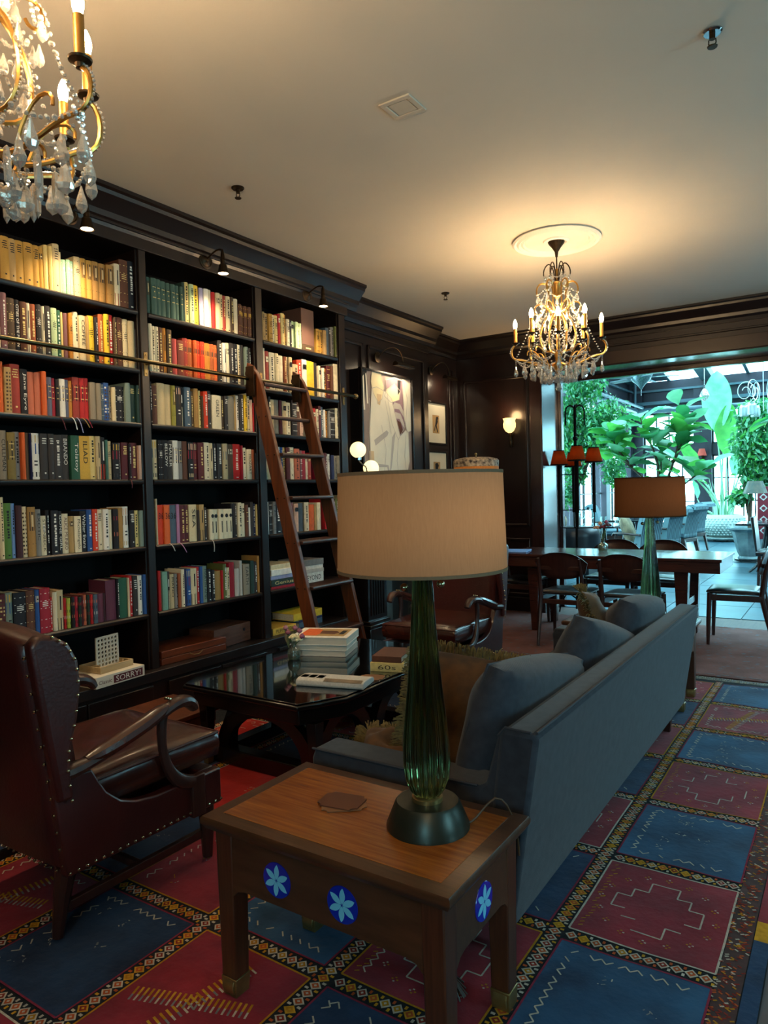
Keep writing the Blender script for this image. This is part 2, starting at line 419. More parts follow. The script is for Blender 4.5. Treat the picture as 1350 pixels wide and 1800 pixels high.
# chimney breast with panelled face
XB_ = -3.70
struct('wall_breast', MB().box(XW, 4.74, 0, XB_, 6.47, ZC), ESP)
crown_y('trim_6', XB_, 4.74, 6.59)
t = MB()
for (y0, y1, z0, z1) in ((4.85, 5.28, 1.45, 2.72), (5.36, 6.38, 1.45, 2.72)):
    for (a, b, c, d) in ((y0, y1, z0, z0 + .03), (y0, y1, z1 - .03, z1), (y0, y0 + .03, z0, z1), (y1 - .03, y1, z0, z1)):
        t.box(XB_, a, c, XB_ + .022, b, d)
t.box(XB_, 4.74, 2.80, XB_ + .025, 6.47, 2.835)
struct('trim_7', t, ESP, bev=0.006)
t = MB()
for y in (7.22, 7.30): t.box(XW, y, 0.2, XW + .02, y + .03, 2.75)
struct('trim_8', t, PANEL, bev=0.005)

# ------------------------------------------------------------------ ceiling fittings
md = MB()
md.lathe([(0.29, 0.0), (0.30, -0.012), (0.285, -0.022), (0.27, -0.014), (0.255, -0.024), (0.24, -0.012), (0.225, -0.018), (0.215, -0.006), (0.09, -0.004), (0.085, -0.014), (0.07, -0.018), (0.05, -0.006), (0.0, -0.006)][::-1], (0, 0, 0), 64)
MED = md.mesh('ceiling_medallion', WHITE, 25)
for (x, y, l) in ((-1.70, 4.80, 'round white plaster medallion above the far chandelier'), (-1.76, 0.93, 'round white plaster medallion above the near chandelier')):
    o = bpy.data.objects.new('ceiling_medallion', MED); COL.objects.link(o); o.location = (x, y, ZC); tag(o, l, 'ceiling rose')
v = thing('ceiling_vent', 'square cream air vent flush in the ceiling', 'vent', (-1.655, 2.73, ZC))
VENT = mat('vent_paint', '#cfc5b4', rough=0.6, var=0.03)
MB().box(-.078, -.078, -.008, .078, -.052, 0).box(-.078, .052, -.008, .078, .078, 0).box(-.078, -.052, -.008, -.052, .052, 0).box(.052, -.052, -.008, .078, .052, 0).build('vent_frame', VENT, v, bev=0.003)
MB().box(-.048, -.048, -.006, .048, .048, 0).build('vent_plate', VENT, v, bev=0.002)
def sprinkler(x, y, label, plate):
    s = thing('sprinkler_head', label, 'sprinkler', (x, y, ZC), group='ceiling sprinkler heads')
    MB().lathe([(0, -.010), (.030, -.010), (.036, -.004), (.036, 0)], n=20).build('escutcheon', plate, s)
    MB().cyl((0, 0, -.03), (0, 0, -.008), .011, n=10).tube([(.012, 0, -.03), (.013, 0, -.045), (.004, 0, -.055)], .0025, 6).tube([(-.012, 0, -.03), (-.013, 0, -.045), (-.004, 0, -.055)], .0025, 6).build('body', DKBRASS, s)
    MB().lathe([(0, -.060), (.017, -.060), (.019, -.056), (0, -.054)], n=14).build('deflector', DKBRASS, s)
sprinkler(-2.834, 2.893, 'dark bronze sprinkler head on the ceiling above the bookcase', DKBRASS)
sprinkler(-0.435, 2.977, 'chrome sprinkler head on the ceiling nearest the camera', CHROME)
sprinkler(-2.934, 5.475, 'small dark sprinkler head on the ceiling beyond the bookcase crown', DKBRASS)

# ================================================================== conservatory shell
CWALL = mat('conservatory_timber', '#261f2a', rough=0.5, col2='#312835', vscale=4)
CSTEEL = mat('painted_steel', '#40555f', rough=0.4, col2='#506873', vscale=5)
CDARK = mat('dark_mullion', '#1c2126', rough=0.45)
YB = 19.2; XL = -4.85; XR2 = 3.2; ZE = 4.02
# back wall of piers and panels
t = MB().box(XL, YB, 0, XR2, YB + .2, 0.35).box(XL, YB, 3.2, XR2, YB + .2, ZE).box(XL, YB, 2.08, XR2, YB + .2, 2.36)
piers = [XL + .1, -3.12, -1.35, 0.42, 2.19]
for p in piers: t.box(p - .2, YB - .08, 0, p + .2, YB + .2, ZE)
struct('wall_conservatory_back', t, CWALL)
n = 4
for a, b in zip(piers[:-1], piers[1:]):
    for (z0, z1, rows) in ((0.35, 2.08, 3), (2.36, 3.2, 2)):
        n += 1; x0, x1 = a + .2, b - .2
        w = MB()
        for i in range(1, 4):
            x = x0 + (x1 - x0) * i / 4; w.box(x - .016, YB + .06, z0, x + .016, YB + .11, z1)
        for j in range(1, rows):
            z = z0 + (z1 - z0) * j / rows; w.box(x0, YB + .06, z - .014, x1, YB + .11, z + .014)
        w.box(x0, YB + .05, z0, x0 + .035, YB + .12, z1).box(x1 - .035, YB + .05, z0, x1, YB + .12, z1).box(x0, YB + .05, z0, x1, YB + .12, z0 + .035).box(x0, YB + .05, z1 - .035, x1, YB + .12, z1)
        w = struct('window_%d' % n, w, CDARK)
        for i in range(4):
            for j in range(rows):
                xa, xb = x0 + (x1 - x0) * i / 4 + .016, x0 + (x1 - x0) * (i + 1) / 4 - .016
                za, zb = z0 + (z1 - z0) * j / rows + .014, z0 + (z1 - z0) * (j + 1) / rows - .014
                MB().box(xa, YB + .082, za, xb, YB + .088, zb).build('pane', GLASS, w)
# left wall with tall glazing
t = MB().box(XL - .2, 7.86, 0, XL, YB + .2, 0.5).box(XL - .2, 7.86, 3.25, XL, YB + .2, ZE)
ps = [8.0, 10.2, 12.4, 14.6, 16.8, 19.0]
for p in ps: t.box(XL - .2, p - .16, 0, XL + .05, p + .16, ZE)
struct('wall_conservatory_left', t, CWALL)
for a, b in zip(ps[:-1], ps[1:]):
    n += 1; w = MB(); y0, y1 = a + .16, b - .16
    for i in range(1, 3): y = y0 + (y1 - y0) * i / 3; w.box(XL - .11, y - .016, .5, XL - .06, y + .016, 3.25)
    for z in (1.2, 1.9, 2.6): w.box(XL - .11, y0, z - .014, XL - .06, y1, z + .014)
    w = struct('window_%d' % n, w, CDARK)
    for i in range(3):
        for za, zb in ((.5, 1.186), (1.214, 1.886), (1.914, 2.586), (2.614, 3.25)):
            MB().box(XL - .088, y0 + (y1 - y0) * i / 3 + .016, za, XL - .082, y0 + (y1 - y0) * (i + 1) / 3 - .016, zb).build('pane', GLASS, w)
struct('wall_conservatory_right', MB().box(XR2, 7.86, 0, XR2 + .2, YB + .2, ZE), CWALL)
struct('wall_conservatory_front', MB().box(-5.0, 7.87, ZO + .2, 3.4, 7.96, 5.5).box(-5.0, 7.87, 0, -4.2, 7.96, ZO + .2), CWALL)
# lean-to glass roof: rafters fall from the house to the back wall
def roof_z(y): return ZE + (YB - y) * 0.135
rf = MB()
for x in (-4.75, -3.0, -1.2, 0.6, 2.4):
    rf.prism([(7.9, roof_z(7.9) - .1), (YB, ZE - .1), (YB, ZE + .1), (7.9, roof_z(7.9) + .1)], 'x', x - .14, x + .14)
for x in (-3.9, -2.1, -0.3, 1.5):
    rf.prism([(7.9, roof_z(7.9) - .03), (YB, ZE - .03), (YB, ZE + .05), (7.9, roof_z(7.9) + .05)], 'x', x - .035, x + .035)
rfo = struct('ceiling_conservatory', rf, CSTEEL)
xs = [-4.75, -3.9, -3.0, -2.1, -1.2, -0.3, 0.6, 1.5, 2.4]
for i, (a, b) in enumerate(zip(xs[:-1], xs[1:])):
    for j in range(4):
        y0 = 7.95 + j * (YB - 7.95) / 4; y1 = y0 + (YB - 7.95) / 4 - .02
        vs = [(a + .04, y0, roof_z(y0)), (b - .04, y0, roof_z(y0)), (b - .04, y1, roof_z(y1)), (a + .04, y1, roof_z(y1))]
        MB().add(vs + [(x, y, z + .008) for x, y, z in vs], [(3, 2, 1, 0), (4, 5, 6, 7), (0, 1, 5, 4), (1, 2, 6, 5), (2, 3, 7, 6), (3, 0, 4, 7)]).build('pane', GLASS if i > 0 else MATS.get('roof_panel') or mat('roof_panel', '#4c5560', rough=0.5), rfo)
# timber ledge along the back, tie pipes
struct('trim_9', MB().box(XL, YB - .14, 3.42, XR2, YB, 3.5).box(XL, YB - .10, 3.75, XR2, YB, 3.80), CSTEEL)
struct('trim_10', MB().box(XL, 8.0, 3.42, XL + .10, YB, 3.5).box(XL + .0, 8.0, 3.75, XL + .08, YB, 3.8), CSTEEL)
p = thing('heating_pipe', 'pale blue steel pipes running under the conservatory eaves', 'pipe', (0, 0, 0))
MB().tube([(XL + .25, 8.2, 3.24), (XL + .25, 18.7, 3.24), (XR2, 18.7, 3.1)], .065, 10).build('pipe', CSTEEL, p)
MB().tube([(XL + .45, 8.2, 3.30), (XL + .45, 18.5, 3.30)], .035, 8).build('pipe', CSTEEL, p)
for y in (10, 13, 16, 18.6): MB().tube([(XL + .25, y, 3.24), (XL + .25, y, 4.1)], .03, 8).build('hanger', CSTEEL, p)

# ================================================================== the built-in bookcase
XS = -3.46; XBK = -3.80
SH = [2.47, 2.13, 1.815, 1.485, 1.092, 0.692]
DIV = [(1.72, 1.79), (2.69, 2.765), (3.655, 3.745), (4.615, 4.72)]
bc = thing('bookcase', 'tall built-in dark wood bookcase of open shelves along the left wall', 'bookcase', (XS, 3.2, 0))
def B(mb, name, m=ESP, **k):
    mb.v = [(x - XS, y - 3.2, z) for x, y, z in mb.v]
    return mb.build(name, m, bc, **k)
B(MB().box(XBK - .03, 0.2, 0, XBK, 4.72, 3.0), 'back_panel', BACKP)
for a, b in [(0.75, 0.82)] + DIV:
    u = B(MB().box(XBK, a, .36, XS - .015, b, 2.86).box(XS - .015, a + .012, .36, XS, b - .012, 2.86), 'upright', bev=0.003)
bays = [(0.82, 1.72), (1.79, 2.69), (2.765, 3.655), (3.745, 4.615)]
for z in SH:
    for (a, b) in bays:
        B(MB().prism([(XBK, z - .028), (XS - .01, z - .028), (XS - .004, z - .018), (XS - .004, z - .008), (XS - .012, z), (XBK, z)], 'y', a, b), 'shelf', ESPH)
B(MB().box(XBK, 0.2, .30, XS + .05, 4.74, .36), 'ledge', ESPH, bev=0.004)
base = B(MB().box(XBK, 0.2, 0, XS + .03, 4.72, .30), 'base_cabinet')
for (a, b) in bays:
    B(MB().box(XS + .03, a + .02, .04, XS + .045, (a + b) / 2 - .006, .28), 'door', bev=0.003)
    B(MB().box(XS + .03, (a + b) / 2 + .006, .04, XS + .045, b - .02, .28), 'door', bev=0.003)
B(MB().box(XBK, 0.2, 2.82, XS + .012, 4.735, 3.0).box(XS + .012, 0.2, 2.905, XS + .03, 4.735, 2.925), 'fascia', bev=0.003)
B(MB().prism([(XS - .01 + p_, ZC + z_) for p_, z_ in CROWN], 'y', 0.2, 4.86), 'crown_moulding', smooth=25)

# ------------------------------------------------------------------ the books
PAL = dict(ochre='#b58a3c', tan='#a98a58', butter='#d8c07c', sand='#c2ad84', cream='#d9cdae', mint='#8fb79a', camel='#a0783f', brown='#5a3524',
 black='#15131a', mauve='#7a5358', umber='#4a3827', rust='#8f4a2a', charcoal='#2f2b2b', palegreen='#b2c79a', green='#245540', amber='#c2802c',
 parchment='#d2c19a', yellow='#dcb62e', copper='#a8562a', red='#b51f22', orange='#d2602c', brick='#97352a', salmon='#c16a4e', slateblue='#5a5f75',
 crimson='#9a1c2e', white='#dedad0', taupe='#8b7f6c', slate='#45596a', blue='#274f8c', greygreen='#76857a', bottlegreen='#1c342e', bronze='#7d6a34',
 grey='#7b7a78', navy='#1d2650', gold='#d2a53f', teal='#3f6f68', maroon='#541a22', blush='#d1a891', leafgreen='#4c7431', skyblue='#6f8fc0',
 darkmaroon='#3a1a22', vermilion='#cc3b1d', lime='#a9b347', plum='#5d2b3e', pine='#3f5c52', darkpine='#26403b', lavender='#9a98b8', pinkred='#c0504c',
 russet='#7c3a2c', oliveyellow='#9d9440', orchid='#a5759b', seafoam='#6f9a8b', olive='#5d6330', palegrey='#b5b0a8')
NAMES = dict(umber='dark brown', parchment='pale buff', camel='caramel brown', slateblue='slate blue', greygreen='grey green', bottlegreen='dark bottle green',
 leafgreen='leaf green', skyblue='sky blue', darkmaroon='dark maroon', oliveyellow='olive yellow', palegrey='pale grey', darkpine='dark pine green', pine='pine green',
 palegreen='pale green', pinkred='pinkish red', vermilion='bright orange-red')
def pal(c): return mat('cloth_' + c, PAL[c], rough=0.6, var=0.14, vscale=40, spec=0.35, bump=0.05, bscale=300)
DARKC = {'black', 'charcoal', 'umber', 'brown', 'navy', 'maroon', 'darkmaroon', 'bottlegreen', 'green', 'pine', 'darkpine', 'plum', 'slate', 'blue', 'brick', 'russet', 'crimson', 'red', 'rust', 'teal', 'mauve', 'slateblue', 'olive', 'vermilion', 'bronze', 'copper'}
def ink_for(c):
    if c in ('brown', 'maroon', 'bottlegreen', 'pine', 'brick', 'russet', 'umber', 'copper', 'orange', 'rust'): return 'butter' if c != 'pine' else 'umber'
    return 'white' if c in DARKC else 'black'
# one unit book: spine rounded towards +x, boards, recessed page block
def book_mesh(cname):
    b = MB(); n = 6
    sp = [(0.0 - 0.06 * (1 - math.cos(PI * (i / n - .5))) , -0.5 + i / n) for i in range(n + 1)]
    sp = [(-0.05 + 0.05 * math.cos(PI * (i / n - .5)), -0.5 + i / n) for i in range(n + 1)]
    poly = [(-1, -.5)] + sp + [(-1, .5), (-1, .38), (-.1, .38), (-.1, -.38), (-1, -.38)]
    # cover as a C-shaped prism
    b.prism(sp + [(-.12, .5), (-.12, -.5)], 'z', 0, 1, 0)
    b.box(-1, .40, 0, -.12, .5, 1, 0).box(-1, -.5, 0, -.12, -.40, 1, 0)
    b.box(-.97, -.40, .012, -.12, .40, .985, 1)
    return b.mesh('book', [pal(cname), PAPER], 40)
BOOKM = {}
def unit_book(c):
    if c not in BOOKM: BOOKM[c] = book_mesh(c)
    return BOOKM[c]
ORD = ['first', 'second', 'third', 'fourth', 'fifth', 'sixth', 'seventh', 'eighth', 'ninth', 'tenth', 'eleventh', 'twelfth', '13th', '14th', '15th', '16th', '17th', '18th', '19th', '20th', '21st', '22nd', '23rd', '24th', '25th', '26th', '27th', '28th', '29th', '30th', '31st', '32nd']
BAYN = {'left': 'left bay', 'middle': 'middle bay', 'right': 'right bay'}
XSP = XS - .025
def deco(style, c, t, h, rg):
    """printed panels and lettering strokes on a spine of thickness t, height h; returns [(colour, y0, y1, z0, z1)]"""
    ink = ink_for(c); q = []
    w = t * .5
    if style == 'v':
        z = h * rg.uniform(.86, .92); zend = h * rg.uniform(.2, .45); dy = t * rg.uniform(-.06, .06); hw = t * rg.uniform(.13, .2)
        while z > zend:
            l = rg.uniform(.006, .013)
            q.append((ink, dy - hw * rg.uniform(.6, 1), dy + hw * rg.uniform(.6, 1), z - l, z))
            z -= l + rg.choice((.0035, .0035, .0035, .011))
        q.append((ink, -t * .15, t * .15, h * .05, h * .05 + .006))
    elif style == 'l':
        for k in range(rg.randint(3, 5)): z = h * (.88 - .05 * k); q.append((ink, -t * rg.uniform(.2, .34), t * rg.uniform(.2, .34), z, z + .005))
        q.append((ink, -t * .1, t * .1, h * .12, h * .12 + .008))
    elif style == 'b':
        q.append(('black' if c not in DARKC else 'cream', -t * .36, t * .36, h * .72, h * .86)); q.append(('cream' if c not in DARKC else 'black', -t * .2, t * .2, h * .77, h * .80))
    elif style == 's':
        for z in (.12, .3, .55, .72, .88): q.append((ink, -t * .44, t * .44, h * z, h * z + .003))
        for z in (.6, .64, .68): q.append((ink, -t * .28, t * .28, h * z, h * z + .004))
    elif style == 'k':
        q.append(('umber', -t * .34, t * .34, h * .52, h * .9)); q.append(('umber', -t * .48, t * .48, h * .25, h * .26))
        q.append(('sand', -t * .12, t * .12, h * .6, h * .84))
    elif style == 'n':
        q.append(('black', -t * .49, t * .49, h * .42, h * .82) if c != 'pine' else ('darkpine', -t * .49, t * .49, h * .7, h * .82))
        for z in (.47, .75): q.append(('butter', -t * .3, t * .3, h * z, h * z + .004))
        q.append(('butter', -t * .1, t * .1, h * .62, h * .65))
    elif style == 'f':
        q.append((rg.choice(('black', 'rust', 'umber')), -t * .49, t * .49, 0.001, h * .3))
        q.append(('black', -t * .1, t * .1, h * .5, h * .85))
    elif style == 'o':
        q.append(('vermilion', -t * .49, t * .49, .001, h * .36)); q.append(('white', -t * .12, t * .12, h * .45, h * .9))
    elif style == 'h':
        q.append(('cream', -t * .49, t * .49, .001, h * .5)); q.append(('white', -t * .15, t * .15, h * .6, h * .8))
    elif style == 'j':
        q.append((rg.choice(('blue', 'umber', 'crimson', 'slate')), -t * .49, t * .49, h * .55, h * .78))
        q.append((rg.choice(('sand', 'gold', 'blush')), -t * .4, t * .4, h * .8, h * .96)); q.append((rg.choice(('sand', 'charcoal')), -t * .4, t * .4, h * .06, h * .16))
        q.append((ink, -t * .2, t * .2, h * .3, h * .33)); q.append((ink, -t * .2, t * .2, h * .38, h * .41))
    elif style == 'x':
        for k in range(11):
            for s in (-1, 1): y = s * t * .22 + t * rg.uniform(-.05, .05); q.append((rg.choice((ink, 'umber')), y - t * .12, y + t * .12, h * (.05 + .08 * k), h * (.05 + .08 * k) + .009))
    elif style == 'd':
        for z in (.1, .3, .62, .9): q.append(('gold' if c != 'mint' else 'white', -t * .47, t * .47, h * z, h * z + .0035))
        q.append(('umber' if c in ('orange', 'vermilion', 'amber', 'copper', 'brick') else 'gold', -t * .34, t * .34, h * .66, h * .78)) if c != 'mint' else q.append(('white', -t * .2, t * .2, h * .72, h * .78))
    elif style == 't':
        for k in range(4): q.append(('black' if k % 2 == 0 else rg.choice(('red', 'crimson', 'white', 'salmon')), -t * .45, t * .45, h * (.12 + .2 * k), h * (.22 + .2 * k)))
    elif style == 'e':
        q.append(('black', -t * .1, t * .1, h * .22, h * .6))
    return q
def disc(y, z, r, x=0.0004, n=14):
    return [(x, y + r * math.cos(2 * PI * i / n), z + r * math.sin(2 * PI * i / n)) for i in range(n)]
BOOKS=[
('left','top',2.470,"1.910,1.954,0.214,ochre,l 1.954,1.990,0.213,tan,l 1.990,2.033,0.216,ochre,l 2.033,2.081,0.218,ochre,l 2.081,2.116,0.216,ochre,l 2.116,2.141,0.213,ochre,b 2.143,2.167,0.234,butter,p 2.166,2.186,0.232,butter,p 2.186,2.223,0.251,sand,l 2.223,2.234,0.215,cream,p 2.233,2.259,0.179,mint,d 2.259,2.283,0.185,mint,d 2.283,2.309,0.186,mint,d 2.309,2.349,0.216,sand,s 2.350,2.384,0.218,ochre,k 2.384,2.420,0.215,ochre,k 2.421,2.461,0.219,camel,k 2.464,2.506,0.219,camel,k 2.507,2.553,0.221,camel,k 2.554,2.590,0.238,cream,f 2.592,2.649,0.273,brown,s 2.649,2.698,0.279,black,v"),
('left','second',2.130,"1.890,1.896,0.102,cream,p 1.900,1.931,0.276,mauve,v 1.932,1.971,0.256,umber,s 1.972,1.999,0.255,black,v,CITIES_OF_THE_PLAIN 1.998,2.033,0.251,brown,v 2.032,2.055,0.251,cream,f 2.055,2.084,0.251,rust,v 2.086,2.114,0.255,charcoal,s 2.114,2.132,0.251,cream,f 2.131,2.162,0.256,charcoal,v 2.162,2.195,0.251,palegreen,s 2.194,2.221,0.247,green,v 2.221,2.239,0.242,butter,p 2.238,2.260,0.240,mauve,p 2.260,2.283,0.243,amber,s 2.283,2.300,0.235,cream,p 2.300,2.327,0.259,cream,v 2.327,2.366,0.245,parchment,v,COFFEE 2.366,2.382,0.245,tan,p 2.382,2.422,0.255,yellow,s 2.422,2.444,0.253,black,v 2.444,2.476,0.273,copper,v 2.476,2.508,0.279,yellow,v 2.508,2.543,0.284,red,v 2.543,2.560,0.276,umber,v 2.560,2.607,0.280,brown,s 2.606,2.640,0.277,parchment,s 2.640,2.684,0.274,sand,p 2.683,2.701,0.232,black,v"),
('left','third',1.815,"1.880,1.903,0.250,orange,p 1.903,1.937,0.225,tan,x 1.937,1.987,0.246,brick,l 1.988,2.025,0.227,black,v,Jane_Eyre 2.024,2.063,0.218,salmon,p 2.063,2.096,0.219,salmon,p 2.096,2.122,0.228,orange,p 2.123,2.151,0.201,slateblue,n 2.150,2.178,0.200,crimson,n 2.178,2.199,0.198,black,n 2.199,2.231,0.202,white,n 2.231,2.253,0.201,slateblue,n 2.252,2.273,0.198,amber,n 2.273,2.314,0.220,brick,n 2.314,2.344,0.219,red,n 2.344,2.374,0.223,red,n 2.375,2.412,0.204,taupe,p 2.412,2.441,0.202,taupe,p 2.442,2.459,0.199,slate,s 2.459,2.494,0.210,blue,x 2.495,2.515,0.196,taupe,v 2.515,2.540,0.192,parchment,p 2.540,2.597,0.202,black,s 2.598,2.633,0.225,greygreen,p 2.633,2.677,0.218,bottlegreen,l 2.677,2.719,0.220,bottlegreen,l"),
('left','fourth',1.485,"1.866,1.903,0.241,taupe,v,CULLMAN 1.903,1.944,0.233,bronze,n 1.944,1.976,0.239,grey,v 1.976,1.995,0.236,orange,p 1.995,2.021,0.236,umber,p 2.021,2.031,0.235,navy,p 2.031,2.078,0.237,white,j 2.078,2.121,0.237,charcoal,l 2.121,2.155,0.238,charcoal,l 2.155,2.198,0.234,charcoal,v 2.198,2.242,0.238,charcoal,v,BRANDO 2.248,2.299,0.236,green,v,Tolstoy 2.299,2.364,0.236,gold,v,ILIAD 2.364,2.401,0.239,butter,v 2.401,2.430,0.239,sand,f 2.430,2.459,0.235,black,o 2.458,2.473,0.221,teal,p 2.472,2.501,0.216,sand,s 2.502,2.546,0.207,black,j 2.546,2.563,0.208,grey,x 2.564,2.609,0.212,maroon,l 2.608,2.625,0.206,black,v 2.625,2.675,0.213,maroon,v 2.677,2.731,0.199,blush,v"),
('left','fifth',1.092,"1.851,1.874,0.306,parchment,v 1.876,1.913,0.276,leafgreen,v 1.913,1.936,0.274,skyblue,v 1.936,1.968,0.263,darkmaroon,p 1.968,1.997,0.256,parchment,x 1.998,2.039,0.253,camel,k 2.039,2.067,0.240,grey,v,EXOTIC 2.067,2.096,0.205,cream,j,STEINBECK 2.097,2.119,0.233,black,v 2.120,2.161,0.231,black,v 2.161,2.187,0.225,black,v,GONE_GIRL 2.187,2.223,0.211,cream,v,ALICE_MUNRO 2.223,2.252,0.197,tan,b 2.252,2.293,0.195,cream,v,Michelangelo 2.293,2.330,0.221,black,v,Walter_Evans 2.330,2.362,0.229,blue,v 2.363,2.396,0.229,vermilion,v 2.396,2.431,0.225,cream,l 2.431,2.466,0.227,white,v 2.466,2.490,0.223,cream,p 2.490,2.523,0.225,black,t 2.523,2.561,0.231,camel,p 2.561,2.600,0.237,white,j 2.602,2.637,0.214,black,l 2.637,2.669,0.212,butter,v 2.669,2.701,0.211,greygreen,p 2.701,2.722,0.211,navy,p 2.722,2.739,0.207,white,p"),
('left','sixth',0.692,"1.833,1.870,0.228,maroon,x 1.872,1.907,0.231,greygreen,j 1.907,1.971,0.226,black,s 1.971,2.016,0.228,brown,s 2.016,2.040,0.229,blue,b 2.040,2.096,0.231,crimson,s 2.097,2.114,0.179,red,v 2.114,2.139,0.203,cream,p 2.139,2.176,0.209,sand,f 2.178,2.194,0.162,red,t 2.194,2.215,0.160,lime,t 2.215,2.235,0.165,black,t 2.235,2.257,0.162,crimson,t 2.257,2.275,0.157,bottlegreen,t 2.275,2.293,0.163,maroon,t 2.293,2.312,0.164,salmon,t 2.312,2.329,0.163,bottlegreen,t 2.329,2.346,0.162,red,t 2.346,2.372,0.159,slate,t 2.373,2.410,0.161,plum,p 2.410,2.432,0.157,darkmaroon,p 2.434,2.500,0.225,plum,p 2.501,2.518,0.227,black,v 2.518,2.572,0.228,green,p 2.573,2.585,0.225,cream,p 2.585,2.612,0.234,red,v 2.612,2.646,0.229,charcoal,l 2.646,2.676,0.229,white,v 2.677,2.698,0.234,blue,p 2.698,2.716,0.220,umber,s"),
('middle','top',2.470,"2.780,2.810,0.220,pine,k 2.811,2.851,0.220,pine,n 2.851,2.885,0.222,pine,n 2.886,2.925,0.219,pine,n 2.925,2.956,0.216,pine,n 2.956,2.993,0.215,pine,n 2.993,3.024,0.215,pine,n 3.024,3.046,0.214,pine,n 3.046,3.070,0.247,darkpine,p 3.070,3.101,0.254,butter,v 3.101,3.136,0.247,palegreen,v 3.137,3.185,0.252,yellow,v 3.190,3.225,0.246,lavender,p 3.224,3.263,0.247,white,p 3.262,3.295,0.250,cream,p 3.295,3.325,0.242,red,p 3.324,3.363,0.242,parchment,b 3.362,3.391,0.240,sand,v 3.391,3.420,0.239,brick,v 3.420,3.458,0.241,parchment,v 3.458,3.489,0.242,umber,v 3.489,3.526,0.238,cream,p 3.525,3.554,0.209,brown,d 3.554,3.587,0.208,brown,d 3.586,3.623,0.209,brown,d 3.622,3.663,0.209,brown,d"),
('middle','second',2.130,"2.775,2.802,0.281,cream,p 2.802,2.828,0.273,cream,v 2.827,2.854,0.273,cream,v 2.854,2.889,0.275,brown,v 2.889,2.916,0.277,amber,f 2.917,2.954,0.272,umber,v 2.953,2.989,0.221,pinkred,p 2.991,3.043,0.218,russet,l 3.044,3.084,0.241,brick,d 3.083,3.122,0.241,copper,d 3.122,3.150,0.238,orange,d 3.150,3.183,0.240,vermilion,d 3.183,3.219,0.240,vermilion,d 3.219,3.266,0.237,amber,d 3.266,3.301,0.238,copper,d 3.301,3.332,0.238,orange,d 3.333,3.370,0.273,charcoal,v 3.371,3.402,0.261,white,f 3.402,3.436,0.267,cream,b 3.436,3.471,0.271,charcoal,v 3.471,3.506,0.271,black,v 3.506,3.542,0.273,cream,v 3.542,3.579,0.276,charcoal,p 3.579,3.611,0.268,greygreen,v 3.610,3.636,0.264,charcoal,v"),
('middle','third',1.815,"2.777,2.794,0.253,charcoal,v 2.794,2.829,0.234,brown,n 2.830,2.887,0.252,sand,p 2.887,2.937,0.250,sand,p 2.937,2.965,0.247,oliveyellow,k 2.965,3.006,0.246,charcoal,j 3.006,3.030,0.246,black,h 3.030,3.080,0.247,slate,v 3.079,3.107,0.227,umber,v 3.108,3.147,0.247,camel,p 3.147,3.174,0.238,butter,v 3.173,3.187,0.206,umber,p 3.187,3.223,0.237,vermilion,v 3.223,3.260,0.245,charcoal,l 3.260,3.340,0.221,cream,v,GREEN 3.340,3.368,0.221,umber,v 3.368,3.400,0.225,charcoal,l 3.401,3.462,0.228,taupe,p 3.462,3.483,0.241,tan,p 3.483,3.515,0.240,white,v 3.515,3.554,0.250,charcoal,v 3.554,3.585,0.250,yellow,v 3.586,3.619,0.265,cream,v 3.618,3.646,0.224,blush,p 3.646,3.657,0.205,red,p 3.657,3.685,0.210,charcoal,p"),
('middle','fourth',1.485,"2.785,2.821,0.238,parchment,j 2.821,2.854,0.237,black,s 2.854,2.893,0.238,black,v,BELLOW 2.893,2.933,0.236,charcoal,v,MAILER 2.933,2.973,0.240,white,n 2.973,3.006,0.238,grey,n 3.007,3.045,0.238,brown,p 3.045,3.089,0.234,black,j 3.089,3.127,0.234,maroon,j 3.127,3.179,0.235,maroon,v 3.179,3.222,0.238,cream,v 3.222,3.259,0.236,parchment,f 3.261,3.299,0.235,black,v 3.302,3.346,0.237,charcoal,v 3.346,3.388,0.238,sand,j 3.393,3.445,0.236,umber,b 3.445,3.513,0.239,red,v 3.513,3.527,0.231,crimson,p 3.526,3.563,0.217,cream,v 3.563,3.609,0.208,cream,v,MOZART 3.609,3.645,0.207,rust,p 3.646,3.678,0.183,black,v"),
('middle','fifth',1.092,"2.791,2.802,0.277,cream,p 2.803,2.845,0.239,vermilion,z,36 2.845,2.886,0.237,orange,z,36 2.887,2.938,0.236,slate,z,36 2.939,2.961,0.239,orchid,p 2.963,3.006,0.233,maroon,v 3.006,3.044,0.233,maroon,v 3.045,3.106,0.234,parchment,v,SEA 3.106,3.121,0.198,charcoal,p 3.122,3.161,0.232,tan,f 3.162,3.190,0.214,charcoal,v 3.192,3.208,0.200,umber,p 3.209,3.247,0.198,cream,e 3.247,3.287,0.196,cream,e 3.289,3.329,0.197,cream,e 3.329,3.371,0.196,cream,e 3.372,3.410,0.196,cream,e 3.411,3.437,0.233,black,p 3.437,3.468,0.232,charcoal,v 3.468,3.502,0.235,cream,v 3.502,3.538,0.229,cream,b 3.537,3.566,0.218,brown,n 3.565,3.584,0.198,white,p 3.586,3.613,0.236,charcoal,p 3.613,3.648,0.225,navy,v 3.648,3.671,0.218,butter,p 3.671,3.691,0.204,sand,v"),
